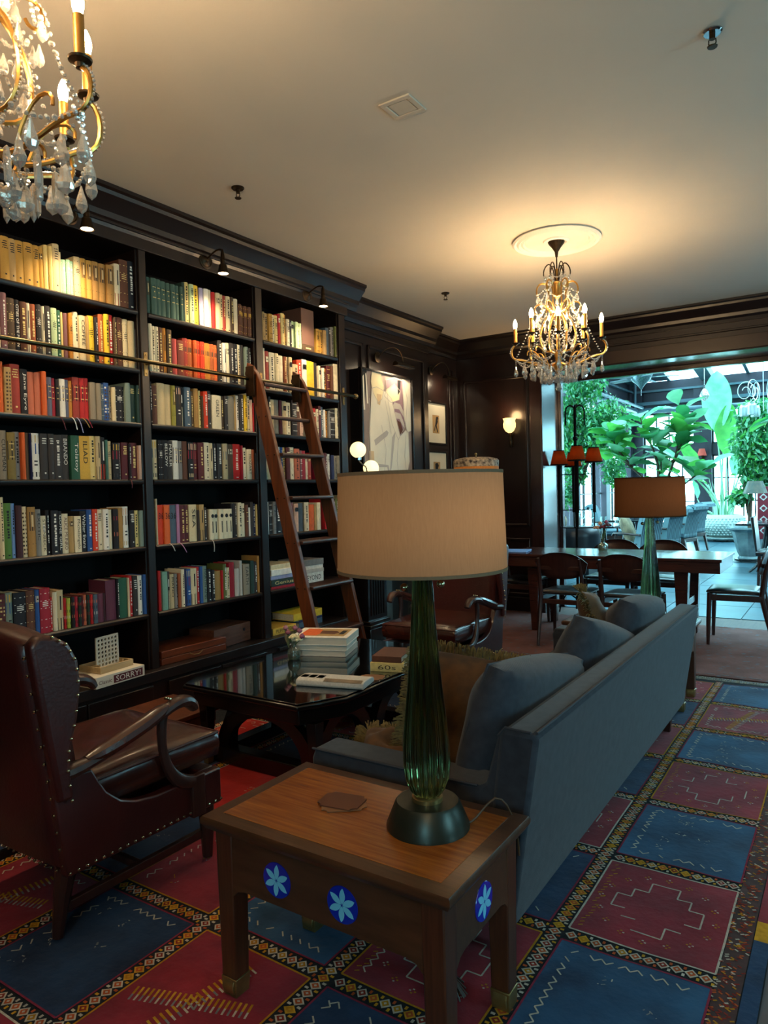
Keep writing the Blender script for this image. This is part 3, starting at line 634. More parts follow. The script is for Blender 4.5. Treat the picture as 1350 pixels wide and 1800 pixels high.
('middle','sixth',0.692,"2.792,2.813,0.241,red,p 2.814,2.854,0.234,seafoam,p 2.855,2.880,0.229,charcoal,h 2.880,2.911,0.211,sand,v,PIANO 2.911,2.934,0.211,grey,v 2.934,2.957,0.211,rust,p 2.957,2.984,0.234,cream,v 2.985,3.003,0.234,navy,p 3.003,3.041,0.229,blue,j 3.041,3.089,0.230,parchment,f 3.089,3.114,0.234,red,v 3.114,3.138,0.235,blue,p 3.138,3.173,0.236,greygreen,v,MARTIN_AMIS 3.174,3.206,0.212,black,v 3.207,3.235,0.202,black,v 3.239,3.301,0.190,camel,p 3.302,3.317,0.190,red,p 3.319,3.349,0.231,olive,v 3.348,3.380,0.203,parchment,v 3.381,3.428,0.234,crimson,p 3.428,3.471,0.188,palegrey,p 3.473,3.496,0.237,palegrey,p 3.503,3.566,0.209,taupe,v,EARTH 3.567,3.601,0.228,bottlegreen,p 3.602,3.630,0.219,charcoal,v 3.632,3.654,0.258,camel,p 3.655,3.676,0.255,black,v 3.678,3.698,0.278,charcoal,p"),
('right','top',2.470,"3.736,3.763,0.203,cream,p 3.763,3.788,0.205,tan,p 3.787,3.827,0.202,tan,p 3.827,3.867,0.203,ochre,p 3.867,3.895,0.203,cream,p 3.895,3.930,0.205,butter,p 3.930,3.956,0.222,red,p 3.956,3.992,0.231,butter,p 3.991,4.023,0.231,amber,p 4.022,4.054,0.201,cream,p 4.054,4.082,0.200,black,p 4.081,4.117,0.201,palegreen,p 4.117,4.147,0.198,palegreen,p 4.147,4.178,0.197,palegreen,p 4.178,4.212,0.199,palegreen,p 4.383,4.421,0.195,ochre,p 4.421,4.458,0.193,ochre,p 4.458,4.498,0.196,tan,p 4.498,4.538,0.224,slate,p 4.538,4.562,0.233,charcoal,p 4.562,4.601,0.239,grey,p 4.601,4.636,0.250,olive,p"),
('right','second',2.130,"3.741,3.788,0.290,cream,p 3.788,3.827,0.272,brick,p 3.827,3.884,0.269,cream,p 3.883,3.920,0.269,parchment,p 3.919,3.972,0.260,cream,p 3.972,4.005,0.258,rust,p 4.005,4.030,0.261,cream,p 4.030,4.066,0.262,sand,p 4.067,4.131,0.216,sand,p 4.131,4.183,0.257,vermilion,p 4.183,4.241,0.268,white,p 4.240,4.331,0.265,yellow,p 4.330,4.379,0.264,charcoal,p 4.378,4.402,0.244,cream,p 4.401,4.429,0.241,maroon,p 4.429,4.453,0.234,white,p 4.453,4.492,0.235,amber,p 4.493,4.537,0.262,maroon,p 4.536,4.568,0.263,brown,p 4.568,4.647,0.285,cream,p"),
('right','third',1.815,"3.799,3.823,0.262,charcoal,p 3.822,3.864,0.246,sand,p 3.864,3.917,0.248,taupe,p 3.916,3.946,0.248,maroon,p 3.946,3.991,0.245,sand,p 3.991,4.049,0.240,cream,p 4.049,4.104,0.260,black,p 4.104,4.140,0.253,brown,p 4.145,4.181,0.246,blush,p 4.223,4.263,0.244,cream,p 4.263,4.292,0.219,blush,p 4.292,4.337,0.221,red,p 4.337,4.366,0.218,cream,p 4.366,4.399,0.245,maroon,p 4.398,4.430,0.241,slate,p 4.429,4.455,0.219,white,p 4.455,4.491,0.214,amber,p 4.491,4.518,0.217,grey,p 4.518,4.588,0.231,charcoal,p 4.588,4.644,0.246,cream,p"),
('right','fourth',1.485,"3.757,3.775,0.261,cream,p 3.774,3.836,0.237,sand,p 3.886,3.911,0.237,white,p 3.911,3.938,0.235,blue,p 3.938,3.972,0.236,butter,p 3.972,4.017,0.236,maroon,p 4.017,4.070,0.239,cream,p 4.070,4.130,0.231,salmon,p 4.130,4.155,0.219,mauve,p 4.154,4.203,0.218,crimson,p 4.202,4.227,0.190,cream,p 4.227,4.272,0.182,brick,p 4.323,4.359,0.212,crimson,p 4.359,4.403,0.212,red,p 4.403,4.445,0.210,maroon,p 4.445,4.480,0.207,mauve,p 4.479,4.508,0.203,white,p 4.508,4.546,0.195,navy,p 4.546,4.585,0.191,taupe,p 4.585,4.658,0.193,taupe,p"),
('right','fifth',1.092,"3.757,3.775,0.232,white,p 3.775,3.812,0.236,charcoal,p 3.812,3.839,0.233,grey,p 3.840,3.913,0.234,black,p 3.990,4.051,0.221,mauve,p 4.050,4.097,0.211,blush,p 4.097,4.162,0.214,slate,p 4.162,4.217,0.218,cream,p 4.217,4.285,0.201,orange,p 4.285,4.311,0.200,tan,p 4.311,4.356,0.213,cream,p 4.416,4.525,0.239,red,p 4.525,4.553,0.235,charcoal,p 4.553,4.600,0.236,olive,p 4.600,4.632,0.267,sand,p"),
]

GRP = 'books standing on the bookcase shelves'
rest = MB(); rest_mats = []
def ridx(m):
    if m not in rest_mats: rest_mats.append(m)
    return rest_mats.index(m)
TITLES = {'36': '36'}
for bay, row, z, s in BOOKS:
    toks = s.split(); rg = random.Random(bay + row)
    for i, tk in enumerate(toks):
        a = tk.split(','); y0, y1, h = map(float, a[:3]); c, st = a[3], a[4]; txt = a[5].replace('_', ' ') if len(a) > 5 else None
        h = min(h, 0.31); t = max(y1 - y0 - .001, .008); yc = (y0 + y1) / 2; dp = rg.uniform(.14, .18); x = XSP + rg.uniform(-.012, .008)
        if bay == 'right':                       # beyond the three hundred largest: one mass
            mi = ridx(pal(c)); pi = ridx(PAPER)
            n = 5; sp = [(x - .006 + .006 * math.cos(PI * (k / n - .5)), yc - t / 2 + t * k / n) for k in range(n + 1)]
            rest.prism(sp + [(x - dp, yc + t / 2), (x - dp, yc - t / 2)], 'z', z, z + h, mi)
            ink = ridx(pal(ink_for(c)))
            if rg.random() < .75:
                for q in deco(rg.choice('vvlsb'), c, t, h, rg):
                    rest.add([(x + .0006, yc + q[1], z + q[3]), (x + .0006, yc + q[2], z + q[3]), (x + .0006, yc + q[2], z + q[4]), (x + .0006, yc + q[1], z + q[4])], [(0, 1, 2, 3)], ridx(pal(q[0])))
            continue
        o = bpy.data.objects.new('book', unit_book(c)); COL.objects.link(o); o.location = (x, yc, z + .0005); o.scale = (dp, t, h)
        hue = NAMES.get(c, c)
        size = 'slim' if t < .022 else ('thick' if t > .042 else '')
        look = {'v': 'book with spine lettering', 'l': 'book lettered at the head', 'p': 'plain book', 'b': 'book with small label', 's': 'book with ruled spine', 'k': 'book with dark title patch', 'n': 'book with wide title band', 'f': 'two-tone book', 'o': 'book with orange foot', 'h': 'book with pale lower half', 'j': 'picture-jacket book', 'x': 'patterned book', 'd': 'book with gilt bands', 't': 'chequered book', 'e': 'book with dark oval', 'z': 'guide book'}[st]
        tag(o, ' '.join(('%s %s %s, %s from left, %s shelf, %s' % (size, hue, look, ORD[i], row, BAYN[bay])).split()), 'book', GRP)
        inks = deco('p' if txt else st, c, t, h, rg)
        if st == 'j' and txt: inks = deco('h', c, t, h, rg)
        if inks:
            mb = MB(); ms = []
            for q in inks:
                m = pal(q[0])
                if m not in ms: ms.append(m)
                # follow the rounded spine: three strips
                ys = [q[1] + (q[2] - q[1]) * k / 2 for k in range(3)]
                def px(y): return (-0.05 + 0.05 * math.cos(PI * y / t)) * dp + .0007
                for k in range(2):
                    mb.add([(px(ys[k]), ys[k], q[3]), (px(ys[k + 1]), ys[k + 1], q[3]), (px(ys[k + 1]), ys[k + 1], q[4]), (px(ys[k]), ys[k], q[4])], [(0, 1, 2, 3)], ms.index(m))
            if st == 'e':
                d_ = disc(0, h * .78, t * .33); mb.add([(x_ + .0008, y_, z_) for x_, y_, z_ in d_], [tuple(range(14))], ms.index(pal('black')))
            for k in range(len(mb.v)): v_ = mb.v[k]; mb.v[k] = (v_[0] / dp, v_[1] / t, v_[2] / h)
            tag(mb.build('spine_print', ms, o, smooth=0), kind='stuff')
        if txt:
            im = pal('black' if txt in ('36', 'COFFEE') else ('white' if c in ('black', 'charcoal', 'green') else ('maroon' if txt == 'ALICE MUNRO' else ink_for(c))))
            if st == 'z':
                T = text_obj(txt, .03, im, o, (0, 0, 0), ((0, 1, 0), (0, 0, 1)), width=t * .82, height=h * .16)
                T.location = (.005, 0, .72)
            else:
                ln = min(h * .82, .018 * len(txt) + .03); hh = min(t * .5, .026)
                if txt in ('GREEN', 'SEA'): ln = h * .5
                T = text_obj(txt, .03, im, o, (0, 0, 0), ((0, 0, -1), (0, 1, 0)), width=ln, height=hh)
                T.location = (.005, 0, .62 if ln < h * .6 else .5)
            for v_ in T.data.vertices: v_.co = Vector((v_.co.x / dp, v_.co.y / t, v_.co.z / h))
            T.name = 'spine_title'
ro = rest.build('shelved_books', rest_mats, smooth=40)
tag(ro, 'mixed books filling the five upper shelves of the right bay behind the ladder', 'books', None, 'stuff')

# the next bay, outside the picture at the left
rest = MB(); rest_mats = []; rg = random.Random(44); cs = list(PAL)
for z in SH:
    y = .83
    while y < 1.68:
        t = rg.uniform(.015, .045); h = rg.uniform(.2, .26); c = rg.choice(cs); x = XSP + rg.uniform(-.012, .008); dp = .16; yc = y + t / 2
        sp = [(x - .006 + .006 * math.cos(PI * (k / 5 - .5)), yc - t / 2 + t * k / 5) for k in range(6)]
        rest.prism(sp + [(x - dp, yc + t / 2), (x - dp, yc - t / 2)], 'z', z, z + h, ridx(pal(c)))
        for q in deco(rg.choice('vvlsbp'), c, t, h, rg):
            rest.add([(x + .0006, yc + q[1], z + q[3]), (x + .0006, yc + q[2], z + q[3]), (x + .0006, yc + q[2], z + q[4]), (x + .0006, yc + q[1], z + q[4])], [(0, 1, 2, 3)], ridx(pal(q[0])))
        y += t + .001
tag(rest.build('shelved_books', rest_mats, smooth=40), 'mixed books filling the bay beyond the left edge of the picture', 'books', None, 'stuff')
# ribbon bookmarks hanging from the third and fifth shelves
def ribbon(y, z, l, c, lean):
    mb = MB()
    pts = bez((XSP + .0, y, z + .004), (XSP + .03, y, z + .004), (XSP + .04, y + lean * .3, z - l * .4), (XSP + .035, y + lean, z - l), 8)
    for a, b in zip(pts[:-1], pts[1:]):
        mb.add([a + Vector((0, -.003, 0)), a + Vector((0, .003, 0)), b + Vector((0, .003, 0)), b + Vector((0, -.003, 0))], [(0, 1, 2, 3)])
    return mb
k = 0
for (y, z, l, c, lean, lab) in ((2.18, 1.815, .07, 'maroon', .02, 'maroon ribbon bookmark, leftmost of those hanging from the third shelf'), (2.25, 1.815, .065, 'white', .015, 'white ribbon bookmark hanging from the third shelf'), (2.28, 1.815, .08, 'lavender', .02, 'pale lavender ribbon bookmark hanging from the third shelf'),
    (2.31, 1.815, .05, 'camel', .03, 'tan ribbon bookmark hanging from the third shelf'), (2.335, 1.815, .05, 'crimson', .02, 'crimson ribbon bookmark, rightmost of those hanging from the third shelf'), (2.87, 1.092, .045, 'palegrey', .02, 'grey ribbon bookmark below the orange guide books'), (2.945, 1.092, .06, 'orchid', .035, 'pink ribbon bookmark below the orchid spine'), (3.21, 1.092, .075, 'palegrey', -.004, 'long grey ribbon bookmark below the cream set'), (2.60, 1.485, .05, 'maroon', -.004, 'maroon ribbon bookmark under the fourth shelf')):
    tag(ribbon(y, z, l, c, lean).build('ribbon_bookmark', pal(c)), lab, 'bookmark', 'ribbon bookmarks')

# ------------------------------------------------------------------ things lying on the shelves and ledge
def flat_book(x0, x1, y0, y1, z0, z1, c, label, spine='x', txt=None, rz=0, inkc=None, group='books lying flat in the bookcase', name='book'):
    """a closed book lying down, spine towards +x (or -y when spine='y')"""
    cx, cy = (x0 + x1) / 2, (y0 + y1) / 2; hx, hy = (x1 - x0) / 2, (y1 - y0) / 2; T = z1 - z0; q = min(.004, T * .15)
    o = thing(name, label, 'book', (cx, cy, z0), rz, group)
    if spine == 'x':
        MB().box(-hx, -hy, 0, hx, hy, q).box(-hx, -hy, T - q, hx, hy, T).box(hx - q, -hy, q, hx, hy, T - q).build('cover', pal(c), o, bev=.0012)
        MB().box(-hx + .004, -hy + .004, q, hx - q, hy - .004, T - q).build('pages', PAPER, o)
        if txt: text_obj(txt, .03, pal(inkc or ink_for(c)), o, (hx + .0013, 0, T / 2), ((0, 1, 0), (0, 0, 1)), width=min(hy * 1.5, len(txt) * T * .7), height=T * .5)
    else:
        MB().box(-hx, -hy, 0, hx, hy, q).box(-hx, -hy, T - q, hx, hy, T).box(-hx, -hy, q, hx, -hy + q, T - q).build('cover', pal(c), o, bev=.0012)
        MB().box(-hx + .004, -hy + q, q, hx - .004, hy - .004, T - q).build('pages', PAPER, o)
        if txt: text_obj(txt, .03, pal(inkc or ink_for(c)), o, (0, -hy - .0013, T / 2), ((1, 0, 0), (0, 0, 1)), width=min(hx * 1.5, len(txt) * T * .7), height=T * .5)
    return o
z = .692
for c, T, l, tx in (('crimson', .022, 'magenta book, lowest of the left stack below the ladder rung', None), ('bottlegreen', .048, 'dark green book with white script in the stack behind the ladder', 'Genius'), ('lavender', .028, 'pale blue book in the left stack behind the ladder', None), ('white', .045, 'white glossy book near the top of the left stack', None), ('parchment', .035, 'cream book on top of the left stack behind the ladder', None)):
    flat_book(-3.72, XS - .01 - rnd.uniform(0, .015), 3.76, 4.03, z, z + T, c, l, txt=tx); z += T
z = .692
for c, T, l, tx in (('white', .075, 'thick white book with big black lettering, right stack behind ladder', 'BEYOND'), ('palegrey', .028, 'light grey book in the right stack behind the ladder', None), ('white', .03, 'white book second from the top of the right stack', None), ('grey', .045, 'thick grey book on top of the right stack', None)):
    flat_book(-3.72, XS - .01 - rnd.uniform(0, .015), 4.10, 4.36, z, z + T, c, l, txt=tx); z += T
flat_book(-3.70, XS - .02, 3.77, 4.02, .36, .41, 'gold', 'yellow book with dark lettering lying alone on the bottom ledge', txt='PUPPETEER', inkc='black')
z = .36
for c, T, l in (('slate', .04, 'slate grey book, lowest of the pile on the bottom ledge'), ('navy', .02, 'navy book in the pile on the bottom ledge'), ('yellow', .055, 'bright yellow book on the bottom ledge behind the ladder foot')):
    flat_book(-3.72, XS - .04, 4.08 if c != 'yellow' else 4.02, 4.36, z, z + T, c, l); z += T
# tall brown slipcase on the top shelf of the right bay
sc_ = thing('slipcase', 'tall plain brown slipcase among the books of the right bay', 'slipcase', (-3.49, 4.27, 2.4705))
mau = mat('slipcase_board', '#5f4238', rough=0.6, var=.08)
MB().box(-.2, -.075, .045, 0, .075, .32).build('case', mau, sc_, bev=.003)
MB().box(-.2, -.073, 0, .001, .073, .045).build('foot_band', pal('umber'), sc_, bev=.002)
MB().box(.0012, -.03, .016, .0016, .03, .026).build('foot_print', pal('sand'), sc_, smooth=0)
# game box, wooden tray and peg board
BOXW = mat('white_card', '#cfc8b8', rough=0.55, var=.05)
g = thing('board_game_box', 'white board game box with maroon lettering on the ledge', 'game box', (-3.50, 2.42, .361), R(4))
MB().box(-.12, -.165, 0, .12, .165, .062).build('box', BOXW, g, bev=.002)
MB().box(.1204, -.05, .008, .1208, .15, .05).build('title_band', pal('maroon'), g, smooth=0)
text_obj('SORRY!', .03, pal('white'), g, (.1212, .05, .029), ((0, 1, 0), (0, 0, 1)), width=.17, height=.03)
text_obj('Classic', .03, pal('maroon'), g, (.1212, -.105, .03), ((0, 1, 0), (0, 0, 1)), width=.085, height=.02)
MB().box(-.10, -.1658, .008, .06, -.1654, .05).build('side_band', pal('maroon'), g, smooth=0)
text_obj('SORRY!', .03, pal('white'), g, (-.02, -.1662, .029), ((1, 0, 0), (0, 0, 1)), width=.13, height=.028)
PINE = wood('pale_pine', '#a08a63', '#b8a27c', rough=.55, stretch=(20, 1.5, 20))
tr = thing('wooden_tray', 'shallow pale wooden tray resting on the game box', 'tray', (-3.51, 2.43, .424), R(6))
MB().box(-.085, -.115, 0, .085, .115, .008).box(-.085, -.115, .008, .085, -.107, .036).box(-.085, .107, .008, .085, .115, .036).box(-.085, -.107, .008, -.077, .107, .036).box(.077, -.107, .008, .085, .107, .036).build('tray', PINE, tr, bev=.0015)
pb = thing('peg_board', 'upright white peg board pierced with rows of round holes', 'game board', (-3.50, 2.43, .4325), R(10))
fr = MB()
NX, NZ = 6, 7; cw, ch = .15 / NX, .16 / NZ
for i in range(NX):
    for j in range(NZ):
        cx, cz = -.075 + cw * (i + .5), .01 + ch * (j + .5); n = 12
        for sx, f in ((.004, 1), (-.004, -1)):
            ring = [(sx, cx + .0085 * math.cos(2 * PI * k / n), cz + .0085 * math.sin(2 * PI * k / n)) for k in range(n)]
            sq = []
            for k in range(n):
                a = 2 * PI * k / n; c_, s_ = math.cos(a), math.sin(a); q = 1 / max(abs(c_), abs(s_)); sq.append((sx, cx + cw / 2 * q * c_, cz + ch / 2 * q * s_))
            fr.add(ring + sq, [((k, n + k, n + (k + 1) % n, (k + 1) % n) if f > 0 else ((k + 1) % n, n + (k + 1) % n, n + k, k)) for k in range(n)])
        fr.add([(.004, cx + .0085 * math.cos(2 * PI * k / n), cz + .0085 * math.sin(2 * PI * k / n)) for k in range(n)] + [(-.004, cx + .0085 * math.cos(2 * PI * k / n), cz + .0085 * math.sin(2 * PI * k / n)) for k in range(n)], [(k, (k + 1) % n, n + (k + 1) % n, n + k) for k in range(n)])
fr.box(-.004, -.083, 0, .004, -.075, .178).box(-.004, .075, 0, .004, .083, .178).box(-.004, -.083, 0, .004, .083, .01).box(-.004, -.083, .17, .004, .083, .178)
fr.build('pierced_panel', BOXW, pb, smooth=0)
MB().box(-.03, -.09, 0, .03, -.083, .03).box(-.03, .083, 0, .03, .09, .03).build('stand', PINE, pb)
bxw = wood('reddish_box_wood', '#5b2a17', '#77391f', rough=.3, stretch=(20, 1.5, 20), coat=.2)
fb = thing('flat_wooden_case', 'flat reddish wooden case with a brass clasp on the ledge', 'case', (-3.60, 3.05, .361), R(-2))
MB().box(-.15, -.26, 0, .13, .25, .04).build('case_base', bxw, fb, bev=.003)
MB().box(-.15, -.26, .042, .13, .25, .085).build('lid', bxw, fb, bev=.003)
MB().tube([(.131, -.05, .035), (.137, -.02, .022), (.137, .02, .022), (.131, .05, .035)], .0025, 6).build('clasp', BRASS, fb)
wb = thing('wooden_box', 'dusty reddish wooden box with a round hole behind the flat case', 'box', (-3.63, 3.43, .361), R(5))
MB().box(-.12, -.20, 0, .10, .17, .13).build('box', wood('dull_box_wood', '#4a2a1c', '#6b4230', rough=.5, stretch=(20, 2, 20)), wb, bev=.003)
MB().lathe([(.0, 0), (.011, 0), (.012, .002)], n=14, M=Matrix.Translation((.1008, .10, .085)) @ Matrix.Rotation(R(90), 4, 'Y')).build('finger_hole', pal('black'), wb)

# ------------------------------------------------------------------ ladder rail and rolling ladder
rl = thing('ladder_rail', 'long bronze pipe rail along the bookcase for the ladder', 'rail', (-3.385, 3.2, 2.16))
MB().cyl((0, -2.6, 0), (0, 1.52, 0), .0125, n=12).build('pipe', mat('rail_bronze', '#4f4530', rough=.32, metal=1, var=.2), rl)
MB().ball((0, 1.53, 0), .022, 12, 8).build('finial', BRASS, rl)
for y in (1.755, 2.727, 3.70, 4.667):
    MB().box(-.076, y - 3.2 - .012, -.07, -.070, y - 3.2 + .012, .07).cyl((-.072, y - 3.2, 0), (0, y - 3.2, 0), .007, n=8).ball((-.070, y - 3.2, .055), .005, 8, 5).ball((-.070, y - 3.2, -.055), .005, 8, 5).build('bracket', BRASS, rl, bev=.002)
ld = thing('rolling_ladder', 'reddish brown wooden library ladder leaning against the bookcase', 'ladder', (-2.80, 3.78, 0))
def rail_pt(z): return -2.80 - .56 * (z / 2.16)
lean = math.atan2(.56, 2.16)
for s, m in ((-1, OAK), (1, OAK)):
    mb = MB(); y0, y1 = (3.525, 3.555) if s < 0 else (3.995, 4.025)
    prof = []
    w = .052
    zs = [0.0, .5, 1.0, 1.5, 2.0, 2.12]
    fr_ = [(rail_pt(z) + w, z) for z in zs]; bk = [(rail_pt(z) - w, z) for z in zs]
    head = [(rail_pt(2.19) + w * .75, 2.19), (rail_pt(2.25) + w * .1, 2.25), (rail_pt(2.275) - w * .6, 2.275), (rail_pt(2.22) - w * 1.1, 2.22)]
    poly = fr_ + head + bk[::-1]
    mb.prism([(x + 2.80, z) for x, z in poly], 'y', y0 - 3.78, y1 - 3.78)
    mb.build('side_rail', m, ld, bev=.004)
for k, z in enumerate((.18, .46, .76, 1.055, 1.35, 1.64, 1.90)):
    x = rail_pt(z)
    if z < 1.7:
        MB().prism([(x + 2.8 - .075, z - .012), (x + 2.8 + .075, z - .012), (x + 2.8 + .08, z), (x + 2.8 + .075, z + .012), (x + 2.8 - .075, z + .012)], 'y', -.225, .215).build('tread', OAKD, ld, bev=.003)
    else:
        MB().cyl((x + 2.8 + .01, -.225, z), (x + 2.8 + .01, .215, z), .014, n=10).build('rung', OAKD, ld)
    for s in (-1, 1):
        for d in (-.03, .03): MB().ball((x + 2.8 + d, s * .24 + .0 * s + (-.005 if s > 0 else -.015), z), .006, 8, 5).build('bolt', DKBRASS, ld)
MB().cyl((rail_pt(2.13) + 2.8 + .05, -.225, 2.12), (rail_pt(2.13) + 2.8 + .05, .215, 2.12), .014, n=10).build('rung', OAKD, ld)
for s in (-.27, .20):
    w_ = MB()
    for z in (2.195, 2.11):
        w_.lathe([(.0, -.012), (.026, -.012), (.02, -.004), (.02, .004), (.026, .012), (0, .012)], n=18, M=Matrix.Translation((rail_pt(2.16) + 2.8 - .03, s, z)) @ Matrix.Rotation(R(90), 4, 'X'))
    w_.box(rail_pt(2.16) + 2.8 - .045, s - .016, 2.04, rail_pt(2.16) + 2.8 + .03, s - .012, 2.24)
    w_.build('roller_bracket', DKBRASS, ld, bev=.002)

# ------------------------------------------------------------------ the library lights on the fascia
def library_light(y, label):
    o = thing('library_light', label, 'lamp', (XS + .012, y, 2.885), 0, 'bell lights above the bookcase')
    Mx = Matrix.Rotation(R(90), 4, 'Y')
    MB().lathe([(.055, 0), (.055, .004), (.045, .008), (.04, .006), (.02, .012), (.012, .02), (0, .022)], n=28, M=Mx).build('rosette', DKBRASS, o)
    MB().tube(bez((.01, 0, 0), (.06, 0, .03), (.12, 0, .06), (.155, 0, .03), 10), .006, 8).build('arm', DKBRASS, o)
    MB().lathe([(.036, -.115), (.034, -.105), (.026, -.075), (.024, -.06), (.016, -.055), (.015, -.03), (.018, -.027), (.014, -.02), (.013, 0), (.010, .02), (.006, .035), (0, .035)], (.155, 0, 0), 20, caps=False).build('bell_shade', DKBRASS, o)
    MB().lathe([(0, -.111), (.028, -.111), (.031, -.113)][::-1], (.155, 0, 0), 18).build('lit_lens', mat('lit_lens', '#fff1d0', emit='#ffd89a', estr=9.0), o)
    l = bpy.data.lights.new('library_spot', 'SPOT'); l.energy = 18; l.color = (1.0, 0.74, 0.44); l.spot_size = R(118); l.spot_blend = 1.0; l.shadow_soft_size = .02
    lo = bpy.data.objects.new('library_spot', l); COL.objects.link(lo); lo.parent = o; lo.location = (.155, 0, -.122); lo.rotation_euler = (0, R(9), 0)
for y, l in ((1.30, 'bronze bell light nearest the camera above the bookcase'), (2.26, 'bronze bell light above the left bay of books'), (3.21, 'bronze bell light above the middle bay of books'), (4.22, 'bronze bell light above the right bay of books')):
    library_light(y, l)

# ================================================================== fireplace, pictures, sconces
fp = thing('fireplace', 'black carved wooden fireplace surround beyond the bookcase', 'fireplace', (-3.70, 5.6, 0))
def F(mb, name, m=BLACKW, **k):
    mb.v = [(x + 3.70, y - 5.6, z) for x, y, z in mb.v]; return mb.build(name, m, fp, **k)
SLATE = mat('hearth_slate', '#2b2e2b', rough=.55, col2='#3a3d39', vscale=9, bump=.1, bscale=12)
for y0, y1 in ((4.80, 5.08), (6.12, 6.40)):
    pl_ = F(MB().box(-3.70, y0, .30, -3.36, y1, 1.12), 'pilaster')
    mb = MB()
    n = 6; w = (y1 - y0 - .06) / n
    for i in range(n): mb.cyl((-3.36, y0 + .03 + w * (i + .5), .34), (-3.36, y0 + .03 + w * (i + .5), 1.08), w * .34, n=8)
    F(mb, 'fluting')
    F(MB().box(-3.70, y0 - .02, 0, -3.33, y1 + .02, .24).box(-3.70, y0 - .03, .24, -3.32, y1 + .03, .27).box(-3.70, y0 - .015, .27, -3.335, y1 + .015, .30), 'plinth', bev=.006)
    F(MB().box(-3.70, y0 - .02, 1.12, -3.33, y1 + .02, 1.18), 'capital', bev=.006)
F(MB().box(-3.70, 4.80, 1.18, -3.36, 6.40, 1.32).box(-3.36, 4.84, 1.21, -3.35, 6.36, 1.29), 'frieze', bev=.005)
F(MB().box(-3.70, 4.76, 1.32, -3.28, 6.44, 1.35).box(-3.70, 4.74, 1.35, -3.24, 6.46, 1.385), 'mantel_shelf', bev=.006)
F(MB().box(-3.70, 5.08, 0, -3.42, 5.26, 1.18).box(-3.70, 5.94, 0, -3.42, 6.12, 1.18).box(-3.70, 5.26, .92, -3.42, 5.94, 1.18), 'slate_slip', SLATE, bev=.003)
F(MB().box(-3.695, 5.26, 0, -3.68, 5.94, .92), 'fire_back', mat('soot', '#0b0a0a', rough=.9))
F(MB().box(-3.42, 4.80, 0, -2.98, 6.40, .035), 'hearth_stone', SLATE, bev=.004)
ad = thing('andiron', 'small wrought iron andiron with curled foot in the hearth', 'andiron', (-3.30, 5.38, .036))
MB().tube([(0, 0, .02), (0, 0, .16), (.0, .0, .30)], .008, 8).ball((0, 0, .31), .018).tube(bez((0, 0, .18), (.05, -.05, .2), (.09, -.02, .1), (.06, 0, 0), 8), .007, 8).tube(bez((0, 0, .06), (.06, .05, .1), (.1, .06, .06), (.12, .05, 0), 8), .007, 8).tube(bez((0, 0, .06), (-.05, -.04, .1), (-.08, -.05, .05), (-.09, -.05, 0), 8), .007, 8).build('ironwork', mat('pewter', '#8a8680', rough=.35, metal=1), ad)

# big painting in a deep frame
pt = thing('painting', 'large painting of a figure in loose white clothes above the mantel', 'painting', (-3.70, 5.505, 1.96))
def q2(mb, pts, x, mi=0):
    return mb.add([(x, y, z) for y, z in pts], [tuple(range(len(pts)))], mi)
MB().box(0.001, -.425, -.56, .105, -.415, .50).box(0.001, .415, -.56, .105, .425, .50).box(0.001, -.415, .49, .105, .415, .50).box(0.001, -.415, -.56, .105, .415, -.55).build('deep_box', BLACKW, pt)
MB().box(.105, -.435, -.57, .14, -.415, .51).box(.105, .415, -.57, .14, .435, .51).box(.105, -.415, .49, .14, .415, .51).box(.105, -.415, -.57, .14, .415, -.55).build('frame', BLACKW, pt, bev=.003)
MB().box(.10, -.415, -.55, .118, .415, .49).build('canvas', mat('canvas_grey', '#8d7c75', rough=.8, var=.05), pt)
PW = mat('painted_white', '#e4dcc8', rough=.8, var=.04); PS = mat('painted_skin', '#d3b58c', rough=.8, var=.05); PM = mat('painted_mauve', '#8a6e78', rough=.8, var=.1, vscale=3)
PG = mat('painted_grey', '#b9b0a6', rough=.8, var=.05); PK = mat('painted_black', '#161314', rough=.8); PR = mat('painted_brown', '#5b3327', rough=.8, var=.1); PC = mat('painted_cream', '#ecdcae', rough=.8, var=.05)
